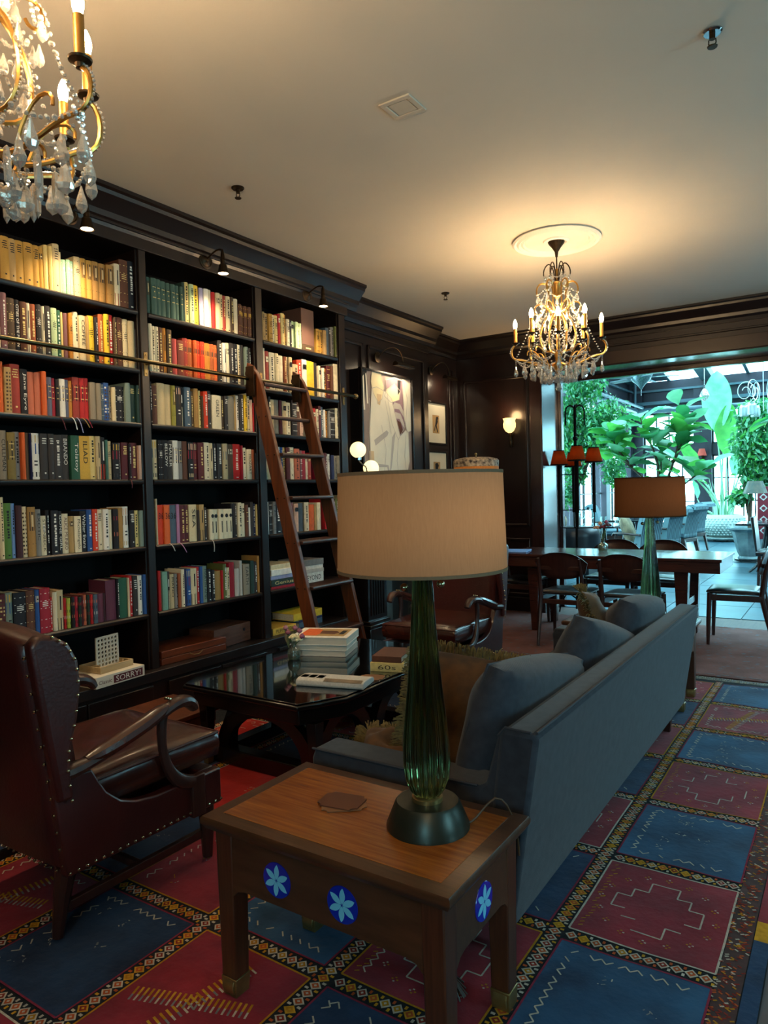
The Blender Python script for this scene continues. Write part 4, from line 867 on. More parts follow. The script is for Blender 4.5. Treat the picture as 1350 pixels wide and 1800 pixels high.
lay = [(PK, [(-.41, .49), (-.41, .2), (-.36, .18), (-.32, .49)]), (PW, [(-.40, .42), (-.385, .14), (-.36, .14), (-.37, .45)]), (PW, [(-.345, .46), (-.33, .2), (-.31, .2), (-.33, .47)]),
 (PM, [(-.02, .44), (.12, .48), (.28, .46), (.34, .30), (.30, .05), (.16, -.10), (.06, .04), (.0, .25)]), (PR, [(.10, .0), (.14, .09), (.22, .07), (.28, -.05), (.22, -.12), (.12, -.10)]),
 (PG, [(.06, .18), (.12, .25), (.22, .24), (.30, .15), (.29, .11), (.20, .19), (.12, .19), (.08, .12)]), (PG, [(.08, .10), (.13, .16), (.22, .15), (.29, .05), (.27, .02), (.20, .10), (.13, .10), (.10, .05)]),
 (PC, [(-.01, .36), (.12, .42), (.22, .36), (.20, .28), (.05, .24), (-.06, .29)]), (PK, [(.18, .46), (.24, .47), (.22, .36), (.18, .32)]),
 (PW, [(.26, .48), (.405, .46), (.40, .0), (.33, -.02), (.28, .1)]),
 (PW, [(-.26, .34), (-.31, -.05), (-.30, -.36), (-.22, -.42), (-.10, -.46), (.30, -.44), (.36, -.30), (.35, -.02), (.30, .0), (.20, -.06), (.06, .28), (-.04, .33), (-.18, .36)]),
 (PC, [(-.25, .49), (-.10, .49), (-.06, .36), (-.10, .26), (-.16, .22), (-.24, .30), (-.27, .40)]),
 (PS, [(-.18, .30), (-.10, .30), (-.13, .20), (-.17, .21)]), (PG, [(-.24, -.12), (-.03, -.02), (.0, -.04), (-.02, -.07), (-.22, -.17)]), (PG, [(.06, -.08), (.12, -.02), (.04, -.36), (.0, -.44)]),
 (PS, [(-.32, -.22), (-.25, -.22), (-.24, -.42), (-.30, -.52), (-.33, -.46)]), (PM, [(.22, -.55), (.41, -.55), (.41, -.46), (.30, -.46)]), (PK, [(-.10, -.52), (.02, -.49), (.12, -.43), (.13, -.52), (.08, -.47), (.0, -.54)]), (PG, [(-.24, -.33), (-.02, -.34), (.02, -.45), (-.01, -.45), (-.04, -.36), (-.24, -.36)])]
ms_ = []; mb = MB()
for i, (m_, pts) in enumerate(lay):
    if m_ not in ms_: ms_.append(m_)
    pts = [(max(-.413, min(.413, y)), max(-.548, min(.488, z))) for y, z in pts]
    q2(mb, pts[::-1], .1185 + i * .0004, ms_.index(m_))
mb.build('painted_shapes', ms_, pt, smooth=0)
ol = MB()
for i in (9, 10, 11, 7, 3):
    pts = [(max(-.413, min(.413, y)), max(-.548, min(.488, z))) for y, z in lay[i][1]]
    for (a, b), (c, d) in zip(pts, pts[1:] + pts[:1]):
        L_ = math.hypot(c - a, d - b) or 1; n0, n1 = -(d - b) / L_ * .0028, (c - a) / L_ * .0028
        ol.add([(.127, a - n0, b - n1), (.127, c - n0, d - n1), (.127, c + n0, d + n1), (.127, a + n0, b + n1)], [(0, 1, 2, 3)])
for pts in (((-.30, .25), (-.33, -.2), (-.30, -.40)), ((-.12, .02), (-.05, -.2), (-.10, -.45)), ((.16, -.1), (.13, -.3), (.16, -.47)), ((.30, -.05), (.27, -.25), (.30, -.45)), ((-.05, .25), (.0, .1), (.04, -.05))):
    for (a, b), (c, d) in zip(pts[:-1], pts[1:]):
        ol.add([(.127, a - .003, b), (.127, c - .003, d), (.127, c + .003, d), (.127, a + .003, b)], [(0, 1, 2, 3)])
tag(ol.build('painted_lines', PG, pt, smooth=0), kind='stuff')
def picture_light(loc, label, lit, x=.20, w=.15):
    o = thing('picture_light', label, 'lamp', loc)
    MB().lathe([(.05, 0), (.05, .006), (.04, .012), (0, .014)], n=24, M=Matrix.Translation((0, -.14, 0)) @ Matrix.Rotation(R(90), 4, 'Y')).build('rosette', DKBRASS, o)
    MB().tube(bez((.01, -.14, 0), (.10, -.14, .10), (x, -.05, .14), (x, 0, -.07), 12), .006, 8).build('arm', DKBRASS, o)
    h = MB(); n = 12
    pr = [(.028 * math.cos(R(a)), .028 * math.sin(R(a))) for a in range(-20, 201, 20)]
    h.prism([(x + a, -.085 + b) for a, b in pr], 'y', -w, w)
    h.build('shade', DKBRASS, o)
    if lit:
        MB().cyl((x, -w + .02, -.085), (x, w - .02, -.085), .007, n=8).build('tube_bulb', mat('lit_tube', '#fff0d0', emit='#ffcf8a', estr=3.0), o)
        l = bpy.data.lights.new('picture_glow', 'AREA'); l.shape = 'RECTANGLE'; l.size = .03; l.size_y = 2 * w - .06; l.energy = lit; l.color = (1, .78, .5)
        lo = bpy.data.objects.new('picture_glow', l); COL.objects.link(lo); lo.parent = o; lo.location = (x - .004, 0, -.108); lo.rotation_euler = (0, R(38), 0)
    return o
picture_light((-3.675, 5.64, 2.62), 'bronze picture light arching over the large painting', 1.6)
picture_light((-3.838, 6.93, 2.68), 'dark picture light above the two small framed drawings', 1.1, x=.16, w=.12)
def small_picture(y, z, hz, label, style):
    o = thing('framed_drawing', label, 'picture', (-3.86, y, z), 0, 'small framed drawings')
    w = .20
    MB().box(0, -w - .02, -hz - .02, .025, -w, hz + .02).box(0, w, -hz - .02, .025, w + .02, hz + .02).box(0, -w, hz, .025, w, hz + .02).box(0, -w, -hz - .02, .025, w, -hz).build('frame', BLACKW, o, bev=.002)
    MB().box(0, -w, -hz, .014, w, hz).build('mount', mat('mount_card', '#d9cfb6', rough=.7, var=.03), o)
    q = MB(); q2(q, [(-.09, -.11), (.06, -.11), (.06, .09), (-.09, .09)], .0145); q.build('drawing_sheet', mat('buff_sheet', '#b08a5a', rough=.8, var=.1), o, smooth=0)
    q = MB()
    if style:
        q2(q, [(-.01, .07), (.02, .07), (.03, .02), (.0, -.02), (.03, -.10), (.01, -.10), (-.02, -.03), (-.05, -.09), (-.06, -.08), (-.03, -.01), (-.02, .03)], .0150); q2(q, [(.0, .075), (.035, .075), (.04, .05), (.02, .04)], .0151)
    else:
        q2(q, [(-.05, .07), (.0, .08), (.03, .05), (.01, .02), (.04, -.03), (.02, -.09), (-.01, -.09), (-.02, -.03), (-.05, -.08), (-.07, -.07), (-.05, .0)], .0150)
    q.build('drawn_figure', PK, o, smooth=0)
small_picture(6.90, 2.115, .215, 'upper small framed drawing of a leaping figure by the corner', 1)
small_picture(6.90, 1.60, .19, 'lower small framed drawing of a crouching figure by the corner', 0)
# wall sconce with tulip glass
def sconce(loc, rz, label):
    o = thing('wall_sconce', label, 'lamp', loc, rz)
    MB().lathe([(.0, -.17), (.012, -.15), (.02, -.10), (.012, -.05), (.022, -.03), (.012, 0), (.012, .02)], (0, -.05, 0), 14).tube(bez((0, -.0, -.09), (0, -.05, -.13), (0, -.09, -.08), (0, -.05, -.02), 8), .008, 8).box(-.02, -.012, -.14, .02, 0, -.02).build('bracket', DKBRASS, o)
    MB().lathe([(.018, .02), (.045, .04), (.066, .08), (.068, .12), (.06, .15), (.072, .18), (.069, .18), (.055, .15), (.062, .12), (.06, .08), (.04, .044), (.014, .026)], (0, -.07, -.02), 28, flute=(7, .05)).build('glass_tulip', mat('lit_opal_glass', '#f3dca0', rough=.3, emit='#ffcf80', estr=1.0), o)
    l = bpy.data.lights.new('sconce_glow', 'POINT'); l.energy = 2.5; l.color = (1, .62, .28); l.shadow_soft_size = .06
    lo = bpy.data.objects.new('sconce_glow', l); COL.objects.link(lo); lo.parent = o; lo.location = (0, -.13, .20)
sconce((-3.168, YF, 1.99), 0, 'lit tulip glass wall sconce on the dark wall beside the opening')
# globe lamp on the mantel
gl = thing('globe_lamp', 'chrome mantel lamp with two lit round globes', 'lamp', (-3.45, 4.96, 1.386))
MB().lathe([(.07, 0), (.07, .012), (.02, .02), (0, .02)], n=20).tube([(0, 0, .02), (0, 0, .20)], .006, 8).tube(bez((0, 0, .16), (0, 0, .24), (0, -.09, .20), (0, -.12, .27), 8), .006, 8).tube(bez((0, 0, .1), (0, 0, .18), (0, .0, .14), (0, .06, .13), 8), .006, 8).cyl((0, -.12, .26), (0, -.12, .285), .025, n=14).cyl((0, .06, .12), (0, .06, .135), .025, n=14).build('stem', CHROME, gl)
OPAL = mat('lit_opal_globe', '#f7ecc4', rough=.3, emit='#ffe3a0', estr=.75)
MB().ball((0, -.125, .345), .068, 20, 12).build('globe', OPAL, gl); MB().ball((0, .06, .195), .068, 20, 12).build('globe', OPAL, gl)
# fringed floor lamp behind the near lampshade
fl = thing('fringed_floor_lamp', 'floor lamp with a patterned drum and long orange fringe', 'lamp', (-2.86, 5.85, 0))
MB().lathe([(.15, 0), (.15, .02), (.03, .05), (.014, .08), (.014, 1.6), (0, 1.6)], n=20).build('stand', DKBRASS, fl)
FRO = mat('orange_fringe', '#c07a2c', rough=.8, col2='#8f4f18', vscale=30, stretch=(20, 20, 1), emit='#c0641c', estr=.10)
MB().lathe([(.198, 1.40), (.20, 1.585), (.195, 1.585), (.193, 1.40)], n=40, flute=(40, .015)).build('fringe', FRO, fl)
MB().lathe([(.204, 1.58), (.206, 1.635), (.19, 1.65), (.12, 1.665), (0, 1.67)], n=40).build('drum_top', mat('brocade', '#2b1c17', rough=.7, col2='#b7a288', vscale=38, detail=1), fl)
MB().cyl((0, 0, 1.6), (0, 0, 1.69), .006).ball((0, 0, 1.695), .012).build('finial', BRASS, fl)

# ================================================================== chandeliers
def chandelier(loc, label, rz):
    o = thing('chandelier', label, 'chandelier', loc, rz, 'gilt crystal chandeliers')
    MB().lathe([(.0, -.115), (.008, -.11), (.012, -.075), (.03, -.045), (.05, -.02), (.055, -.005), (.05, 0)], n=28, flute=(14, .04)).build('canopy', DKBRASS, o)
    MB().cyl((0, 0, -.19), (0, 0, -.08), .005, n=8).build('rod', DKBRASS, o)
    MB().lathe([(.0, -.92), (.02, -.90), (.032, -.86), (.02, -.82), (.028, -.78), (.014, -.74), (.012, -.60), (.020, -.56), (.012, -.52), (.010, -.40), (.026, -.375), (.022, -.30), (.03, -.285), (.012, -.27), (.008, -.19)], n=18).build('centre_stem', GILT, o)
    def ring(k, fn, m, name, r=.005, n=6):
        for i in range(k):
            a = 2 * PI * i / k; Mz = Matrix.Rotation(a, 4, 'Z')
            MB().tube([Mz @ Vector(p) for p in fn()], r, n).build(name, m, o)
    # crown of curls, middle scrolls, main scrolls
    ring(6, lambda: bez((.012, 0, -.29), (.02, 0, -.14), (.06, 0, -.13), (.085, 0, -.19), 8) + bez((.085, 0, -.19), (.095, 0, -.22), (.09, 0, -.25), (.075, 0, -.25), 5)[1:], DKBRASS, 'crown_curl', .0045)
    ring(6, lambda: bez((.02, 0, -.50), (.10, 0, -.46), (.02, 0, -.30), (.085, 0, -.285), 10) + bez((.085, 0, -.285), (.14, 0, -.27), (.15, 0, -.35), (.13, 0, -.37), 7)[1:], GILT, 'upper_scroll', .006)
    ring(6, lambda: bez((.05, 0, -.76), (.17, 0, -.74), (.11, 0, -.52), (.04, 0, -.50), 12)[::-1] + [], GILT, 'body_scroll', .0065)
    ring(6, lambda: bez((.045, 0, -.52), (.05, 0, -.42), (.15, 0, -.40), (.155, 0, -.46), 8) + bez((.155, 0, -.46), (.155, 0, -.50), (.12, 0, -.51), (.11, 0, -.48), 6)[1:], GILT, 'loop', .005)
    na = 8
    for i in range(na):
        a = 2 * PI * i / na; Mz = Matrix.Rotation(a, 4, 'Z'); rr = .29 if i % 2 == 0 else .245; zc = -.685 if i % 2 == 0 else -.655
        pts = bez((.03, 0, -.84), (.10, 0, -.90), (.20, 0, -.80), (rr - .02, 0, -.80), 10) + bez((rr - .02, 0, -.80), (rr + .04, 0, -.80), (rr + .04, 0, zc - .03), (rr, 0, zc - .01), 7)[1:]
        am = MB().tube([Mz @ Vector(p) for p in pts], .0065, 7)
        am.tube([Mz @ Vector(p) for p in bez((.10, 0, -.85), (.14, 0, -.72), (.22, 0, -.72), (.21, 0, -.77), 8)], .005, 6)
        arm = am.build('arm', GILT, o)
        c = Mz @ Vector((rr, 0, zc))
        MB().lathe([(0, -.018), (.010, -.016), (.012, -.006), (.026, 0), (.028, .005), (.008, .006)], c, 16).build('drip_cup', DKBRASS, arm)
        MB().cyl(c + Vector((0, 0, .005)), c + Vector((0, 0, .105)), .0125, n=14).build('candle_tube', SOCK, arm)
        MB().lathe([(.009, .105), (.0135, .125), (.014, .135), (.010, .152), (.003, .168), (0, .17)], c, 14).build('flame_bulb', BULB, arm)
    # bead strings
    bd = MB()
    for i in range(na):
        a = 2 * PI * i / na; Mz = Matrix.Rotation(a, 4, 'Z'); rr = .29 if i % 2 == 0 else .245; zc = -.685 if i % 2 == 0 else -.655
        for p in bez((.03, 0, -.832), (.10, 0, -.892), (.20, 0, -.792), (rr - .02, 0, -.792), 26) + bez((rr - .02, 0, -.80), (rr + .05, 0, -.80), (rr + .05, 0, zc - .03), (rr + .01, 0, zc - .01), 14): bd.ball(Mz @ p, .0042, 5, 4)
    for i in range(6):
        Mz = Matrix.Rotation(2 * PI * i / 6, 4, 'Z')
        for p in bez((.05, 0, -.768), (.18, 0, -.74), (.12, 0, -.52), (.04, 0, -.495), 30) + bez((.02, 0, -.508), (.10, 0, -.468), (.02, 0, -.308), (.085, 0, -.293), 18) + bez((.045, 0, -.52), (.05, 0, -.412), (.15, 0, -.392), (.162, 0, -.46), 16): bd.ball(Mz @ p, .0042, 5, 4)
    def beads(p0, p1, sagz, n, r):
        p0, p1 = Vector(p0), Vector(p1)
        for i in range(n + 1):
            t = i / n; p = p0.lerp(p1, t); p.z -= sagz * 4 * t * (1 - t)
            bd.ball(p, r * (1.35 if i % 3 == 1 else 1), 6, 4)
    for i in range(na):
        a0, a1 = 2 * PI * i / na, 2 * PI * (i + 1) / na; r0 = .29 if i % 2 == 0 else .245; r1 = .245 if i % 2 == 0 else .29
        e0 = Vector((r0 * math.cos(a0), r0 * math.sin(a0), -.79)); e1 = Vector((r1 * math.cos(a1), r1 * math.sin(a1), -.79))
        beads(e0, e1, .05, 14, .0055)
        beads(e0, (.12 * math.cos((a0 + a1) / 2), .12 * math.sin((a0 + a1) / 2), -.80), .05, 11, .0055)
        beads((.15 * math.cos(a0), .15 * math.sin(a0), -.47), (r0 * math.cos(a0), r0 * math.sin(a0), -.79), .02, 16, .005)
        beads(e0, e0 + Vector((0, 0, -.055)), 0, 4, .0055)
    for i in range(6):
        a0, a1 = 2 * PI * i / 6, 2 * PI * (i + 1) / 6
        for (r_, z_, s_, n_) in ((.09, -.22, .05, 9), (.14, -.34, .07, 12), (.15, -.46, .06, 13), (.12, -.62, .08, 12), (.10, -.86, .05, 10)):
            beads((r_ * math.cos(a0), r_ * math.sin(a0), z_), (r_ * math.cos(a1), r_ * math.sin(a1), z_), s_, n_, .0052)
        beads((.05 * math.cos(a0), .05 * math.sin(a0), -.27), (.14 * math.cos(a0), .14 * math.sin(a0), -.36), .02, 8, .005)
        beads((.012 * math.cos(a0), .012 * math.sin(a0), -.56), (.10 * math.cos(a0), .10 * math.sin(a0), -.72), .0, 10, .005)
    tag(bd.build('bead_strings', CRYST, o), kind='stuff')
    # drops
    if 'drop' not in CR:
        CR['drop'] = MB().lathe([(0, -.075), (.011, -.064), (.0155, -.052), (.013, -.036), (.006, -.014), (.0025, 0), (0, .002)], n=8).mesh('crystal_drop', CRYST, 20)
        CR['pear'] = MB().lathe([(0, -.08), (.018, -.068), (.022, -.055), (.013, -.036), (.012, -.022), (.006, -.012), (0, 0)], n=8).mesh('crystal_pear', CRYST, 20)
        CR['prism'] = MB().lathe([(0, -.10), (.008, -.085), (.010, -.03), (.006, -.006), (0, 0)], n=6).mesh('crystal_prism', CRYST, 15)
        me = MB().ball((0, 0, -.018), .016, 8, 6, s=(1, 1, 1.2)).mesh('crystal_ball', CRYST, 20); CR['ball'] = me
    def drop(kind, x, y, z, s=1.0, rz_=0):
        inst(CR[kind], 'crystal_' + kind, o, (x, y, z), (0, 0, rz_), (s, s * .6 if kind == 'pear' else s, s))
    for i in range(na):
        a = 2 * PI * i / na; r0 = .29 if i % 2 == 0 else .245
        drop('drop', r0 * math.cos(a), r0 * math.sin(a), -.845)
        drop('pear', (r0 - .06) * math.cos(a), (r0 - .06) * math.sin(a), -.835, 1, a)
        b = a + PI / na; drop('drop', .25 * math.cos(b), .25 * math.sin(b), -.85); drop('pear', .19 * math.cos(b), .19 * math.sin(b), -.86, 1.05, b); drop('prism', .13 * math.cos(b), .13 * math.sin(b), -.87)
        drop('pear', .09 * math.cos(a), .09 * math.sin(a), -.90, 1, a); drop('prism', .16 * math.cos(a), .16 * math.sin(a), -.86); drop('ball', .05 * math.cos(b), .05 * math.sin(b), -.93)
        drop('drop', .15 * math.cos(b), .15 * math.sin(b), -.52, .8); drop('drop', .12 * math.cos(a), .12 * math.sin(a), -.56, .75); drop('pear', .10 * math.cos(b), .10 * math.sin(b), -.70, .8, b)
    for i in range(6):
        a = 2 * PI * i / 6
        drop('drop', .135 * math.cos(a), .135 * math.sin(a), -.37, .7); drop('pear', .12 * math.cos(a + .5), .12 * math.sin(a + .5), -.41, .7, a); drop('drop', .085 * math.cos(a), .085 * math.sin(a), -.25, .55)
    drop('ball', 0, 0, -.92, 1.6); drop('pear', .0, 0, -.955, 1.0)
    return o
CR = {}
chandelier((-1.70, 4.80, ZC - .006), 'gilt chandelier with candle bulbs hanging over the far end of the sofa', .35)
chandelier((-1.76, 0.93, ZC - .006), 'gilt chandelier with crystal drops cut off by the upper left corner', .30)
chandelier((0.55, -1.15, ZC - .006), 'third gilt chandelier hanging behind the camera', .2)  # added out of view for warm light on the fronts of near furniture

# ================================================================== rugs
NAVY = mat('rug_navy', '#16203a', rough=.95, col2='#203a5c', vscale=6, bump=.25, bscale=40, sheen=.1, spec=.15)
BLUE = mat('rug_blue', '#1b2f4c', rough=.95, col2='#2b5578', vscale=5, bump=.25, bscale=40, sheen=.1, spec=.15)
RED = mat('rug_red', '#6c1722', rough=.95, col2='#8f2431', vscale=6, bump=.25, bscale=40, sheen=.1, spec=.15)
REDB = mat('rug_scarlet', '#8c1512', rough=.95, col2='#a51f19', vscale=6, bump=.25, bscale=40, sheen=.1, spec=.15)
BAND = mat('rug_band', '#171b22', rough=.95, col2='#2a2a2c', vscale=50, bump=.2, bscale=60, spec=.15)
YARN = {k: mat('yarn_' + k, c, rough=.95, var=.2, vscale=60, spec=.1) for k, c in dict(white='#b3a99b', ochre='#a8761f', orange='#a8502a', rust='#7c2c22', gold='#b98a2a', rose='#7c2c40', grey='#77777a').items()}
YL = list(YARN.values()); YK = list(YARN.keys())
PX, PY = 0.480, 0.537; WX, WY = 0.418, 0.472
X0, Y0 = -0.745, 2.105
rug = thing('patchwork_rug', 'large woven rug of red and navy squares divided by diamond bands', 'rug', (0, 0, 0))
RZ = .008
def wob(x, y): return .0035 * math.sin(x * 5.1 + y * 2.3) * math.sin(y * 4.3 - x) + .002 * math.sin(y * 17 + 3 * math.sin(x * 6)) * max(0, min(1, (x + 0.9) * 3))
YS0, YS1 = -0.6, 5.33
XS0, XS1 = -3.40, -0.21
mb = MB(); mb.grid(lambda a, b: (XS0 + (XS1 - XS0) * a, YS0 + (YS1 - YS0) * b, RZ + wob(XS0 + (XS1 - XS0) * a, YS0 + (YS1 - YS0) * b)), 40, 80)
mb.box(XS0, YS0, 0.0005, XS1, YS1, .003)
mb.build('band_ground', BAND, rug)
def decal(mb, pts, z, mi=0):
    mb.add([(x, y, RZ + wob(x, y) + z) for x, y in pts], [tuple(range(len(pts)))], mi)
def stitch(mb, x0, y0, x1, y1, w, z, mi):
    d = Vector((x1 - x0, y1 - y0)); L_ = d.length
    if L_ < 1e-6: return
    n = Vector((-d.y, d.x)) / L_ * w / 2
    decal(mb, [(x0 - n.x, y0 - n.y), (x1 - n.x, y1 - n.y), (x1 + n.x, y1 + n.y), (x0 + n.x, y0 + n.y)], z, mi)
def zig(mb, x0, y0, x1, y1, amp, step, w, mi, rg, keep=.9):
    d = Vector((x1 - x0, y1 - y0)); L_ = d.length; n = int(L_ / step); u = d / L_; p = Vector((-u.y, u.x)); prev = None
    for i in range(n + 1):
        q = Vector((x0, y0)) + u * (L_ * i / n) + p * (amp if i % 2 else -amp)
        if prev is not None and rg.random() < keep: stitch(mb, prev.x, prev.y, q.x, q.y, w, .0022, mi)
        prev = q
rg = random.Random(3)
pat = MB(); small = MB()
Wi, Oi, Ri, Ui, Gi, Si, Yi = [YK.index(k) for k in ('white', 'ochre', 'orange', 'rust', 'gold', 'rose', 'grey')]
for i in range(-0, 6):
    for j in range(-5, 6):
        x0 = X0 - PX * i; y0 = Y0 + PY * j; x1 = x0 + WX; y1 = y0 + WY
        if y0 < YS0 or y1 > YS1: continue
        red = (i + j) % 2 == 0
        m = (REDB if (i >= 4 and j >= 0) else RED) if red else (BLUE if i in (0, 2) else NAVY)
        p = MB(); p.grid(lambda a, b: (x0 + WX * a, y0 + WY * b, RZ + .0012 + wob(x0 + WX * a, y0 + WY * b)), 8, 8)
        p.build('red_square' if red else 'blue_square', m, rug)
        # stitched outline
        e = Oi if (red and rg.random() < .6) else (Wi if red else Si)
        for (a, b, c, d) in ((x0, y0, x1, y0), (x1, y0, x1, y1), (x1, y1, x0, y1), (x0, y1, x0, y0)):
            n = 8
            for k in range(n): stitch(pat, a + (c - a) * k / n, b + (d - b) * k / n, a + (c - a) * (k + 1) / n, b + (d - b) * (k + 1) / n, .006, .0018, e)
        if y1 < -.3: continue
        cx, cy = (x0 + x1) / 2, (y0 + y1) / 2
        # inner zigzag along two sides
        if not red or rg.random() < .5:
            zig(small, x0 + .045, y0 + .04, x0 + .045, y1 - .04, .009, .017, .0045, Wi, rg, .75)
            zig(small, x0 + .045, y1 - .04, x1 - .05, y1 - .04, .009, .017, .0045, Wi, rg, .6)
            if rg.random() < .6: zig(small, x0 + .05, y0 + .045, x1 - .05, y0 + .045, .009, .017, .0045, Wi, rg, .6)
        kind = rg.random()
        if i == 0: kind = .1 if red else .5
        if i == 0 and j == 4: kind = .9
        if i == 2 and j == -2: kind = .9
        if i == 4 and j == -2: kind = .9
        if red and kind < .45:                                   # stepped lozenge
            st = [(0, .15), (.05, .15), (.05, .09), (.10, .09), (.10, .04), (.15, .04), (.15, -.04), (.10, -.04), (.10, -.09), (.05, -.09), (.05, -.15), (-.05, -.15), (-.05, -.09), (-.10, -.09), (-.10, -.04), (-.15, -.04), (-.15, .04), (-.10, .04), (-.10, .09), (-.05, .09), (-.05, .15), (0, .15)]
            for a, b in zip(st[:-1], st[1:]):
                if rg.random() < .8: stitch(small, cx + a[0] * .9, cy + a[1], cx + b[0] * .9, cy + b[1], .005, .0022, Wi)
            for k in range(16):
                a = 2 * PI * k / 16; zx, zy = cx + .175 * math.cos(a), cy + .19 * math.sin(a)
                for d in ((-.008, 0), (.008, 0), (0, -.008), (0, .008)): stitch(small, zx + d[0] - .003, zy + d[1], zx + d[0] + .003, zy + d[1], .005, .0022, rg.choice((Wi, Oi)))
            for k in range(22): zx, zy = x0 + .03 + rg.uniform(-.008, .008), y0 + .03 + k * .0195; stitch(small, zx - .006, zy, zx + .006, zy + .008, .004, .0022, Oi)
        elif red and kind > .8:                                  # big comb-toothed cross
            for (a, b, c, d) in ((cx - .17, cy - .07, cx + .17, cy + .05), (cx - .04, cy - .19, cx + .05, cy + .19)):
                n = 22; u = Vector((c - a, d - b)).normalized(); pv = Vector((-u.y, u.x))
                for k in range(n):
                    q = Vector((a + (c - a) * k / n, b + (d - b) * k / n))
                    stitch(small, q.x, q.y, q.x + pv.x * .03, q.y + pv.y * .03, .007, .0022, Gi if k % 3 else Oi)
                    stitch(small, q.x, q.y, q.x - pv.x * .022, q.y - pv.y * .022, .006, .0022, Wi if k % 2 else Yi)
        else:
            for k in range(rg.randint(3, 7)):                    # scattered small motifs
                a, b = cx + rg.uniform(-.14, .14), cy + rg.uniform(-.16, .16)
                for q in range(5): c, d = a + rg.uniform(-.025, .025), b + rg.uniform(-.02, .02); stitch(small, c, d, c + rg.uniform(-.012, .012), d + rg.uniform(-.012, .012), .0035, .0022, rg.choice((Wi, Yi, Oi)) if red else rg.choice((Wi, Yi)))
# diamonds along the bands
def diamonds(xa, ya, xb, yb, w):
    L_ = math.hypot(xb - xa, yb - ya); n = int(L_ / .036); ux, uy = (xb - xa) / L_, (yb - ya) / L_; px, py = -uy, ux
    for k in range(n):
        cx, cy = xa + ux * (k + .5) * L_ / n, ya + uy * (k + .5) * L_ / n; h = .5 * L_ / n
        col = rg.choice((Ri, Ui, Ri, Oi)); lo = rg.choice((Wi, Gi, Wi))
        for s, mi, z in ((1.0, lo, .0016), (.66, col, .0021), (.25, lo, .0025)):
            decal(pat, [(cx - ux * h * s, cy - uy * h * s), (cx + px * w * s, cy + py * w * s), (cx + ux * h * s, cy + uy * h * s), (cx - px * w * s, cy - py * w * s)][::-1], z, mi)
        for s in (-1, 1):
            a, b = cx + ux * h + s * px * w * .8, cy + uy * h + s * py * w * .8
            stitch(pat, a - px * .006, b - py * .006, a + px * .006, b + py * .006, .008, .0018, rg.choice((Wi, Gi, Ri)))
for i in range(0, 6):
    xb = X0 - PX * i - (PX - WX) / 2
    diamonds(xb, -.3, xb, 5.3, .021)
for j in range(-4, 6):
    yb = Y0 + PY * j - (PY - WY) / 2
    for i in range(0, 6): diamonds(X0 - PX * i, yb, X0 - PX * i + WX, yb, .02)
# right border: speckled strip and striped selvedge
bs = MB()
for k in range(60): decal(bs, [(-.322, -.3 + k * .094), (-.258, -.3 + k * .094), (-.258, -.3 + (k + 1) * .094), (-.322, -.3 + (k + 1) * .094)], .0008)
bs.build('border_strip', mat('rug_border', '#33201f', rough=.95, col2='#4a2c2a', vscale=30), rug, smooth=0)
for k in range(1500):
    x, y = rg.uniform(-.325, -.262), rg.uniform(0.3, 5.3)
    stitch(pat, x - .005, y, x + .005, y + rg.choice((-.006, .006)), .005, .0018, rg.choice((Wi, Oi, Ui, Ri, Ui)))
mb = MB(); ms_ = [RED, YARN['gold'], NAVY]
y = 0.0
for L_, mi in ((.55, 0), (.12, 1), (.5, 2), (.10, 1), (.52, 0), (.1, 1), (.44, 2), (.1, 1), (.52, 0), (.1, 1), (.5, 2), (.1, 1), (.5, 0), (.1, 1), (.5, 2), (.58, 0)):
    n = max(1, int(L_ / .1))
    for k in range(n):
        a, b = y + L_ * k / n, y + L_ * (k + 1) / n
        decal(mb, [(-.255, a), (-.212, a), (-.212, min(b, 5.32)), (-.255, min(b, 5.32))], .0016, mi)
    y += L_
mb.build('striped_selvedge', ms_, rug, smooth=0)
tag(pat.build('woven_diamonds', YL, rug, smooth=0), kind='stuff')
tag(small.build('embroidered_motifs', YL, rug, smooth=0), kind='stuff')
fr = MB()
for k in range(420):
    x = XS0 + (XS1 - XS0) * k / 420; a = rg.uniform(-.02, .02); l = rg.uniform(.05, .10)
    fr.tube([(x, 5.325, RZ), (x + a * .5, 5.325 + l * .5, RZ + .002), (x + a, 5.325 + l, .004)], .0022, 4)
tag(fr.build('fringe', mat('rug_fringe', '#6f6350', rough=.95, col2='#948671', vscale=40), rug), kind='stuff')
# faded pink rug beneath the dining table
def rug_mat():
    m = mat('faded_rug', '#5b3a36', rough=.95, col2='#7a5550', vscale=3, bump=.2, bscale=50, spec=.1)
    nt = m.node_tree; N = nt.nodes; L = nt.links; b = N['Principled BSDF']
    old = b.inputs['Base Color'].links[0].from_socket
    tc = N.new('ShaderNodeTexCoord'); mp = N.new('ShaderNodeMapping'); mp.inputs['Scale'].default_value = (9, 9, 1)
    vo = N.new('ShaderNodeTexVoronoi'); vo.inputs['Scale'].default_value = 1.6; cr = N.new('ShaderNodeValToRGB')
    cr.color_ramp.elements[0].position = .12; cr.color_ramp.elements[0].color = (0.55, 0.55, 0.55, 1); cr.color_ramp.elements[1].position = .3; cr.color_ramp.elements[1].color = (0, 0, 0, 1)
    mx = N.new('ShaderNodeMixRGB'); mx.inputs[2].default_value = lin('#56656d')
    L.new(tc.outputs['Object'], mp.inputs[0]); L.new(mp.outputs[0], vo.inputs['Vector']); L.new(vo.outputs['Distance'], cr.inputs[0]); L.new(cr.outputs[0], mx.inputs[0]); L.new(old, mx.inputs[1]); L.new(mx.outputs[0], b.inputs['Base Color'])
    return m
pr_ = thing('faded_rug', 'worn pinkish oriental rug beneath the long dining table', 'rug', (-1.3, 6.41, 0))
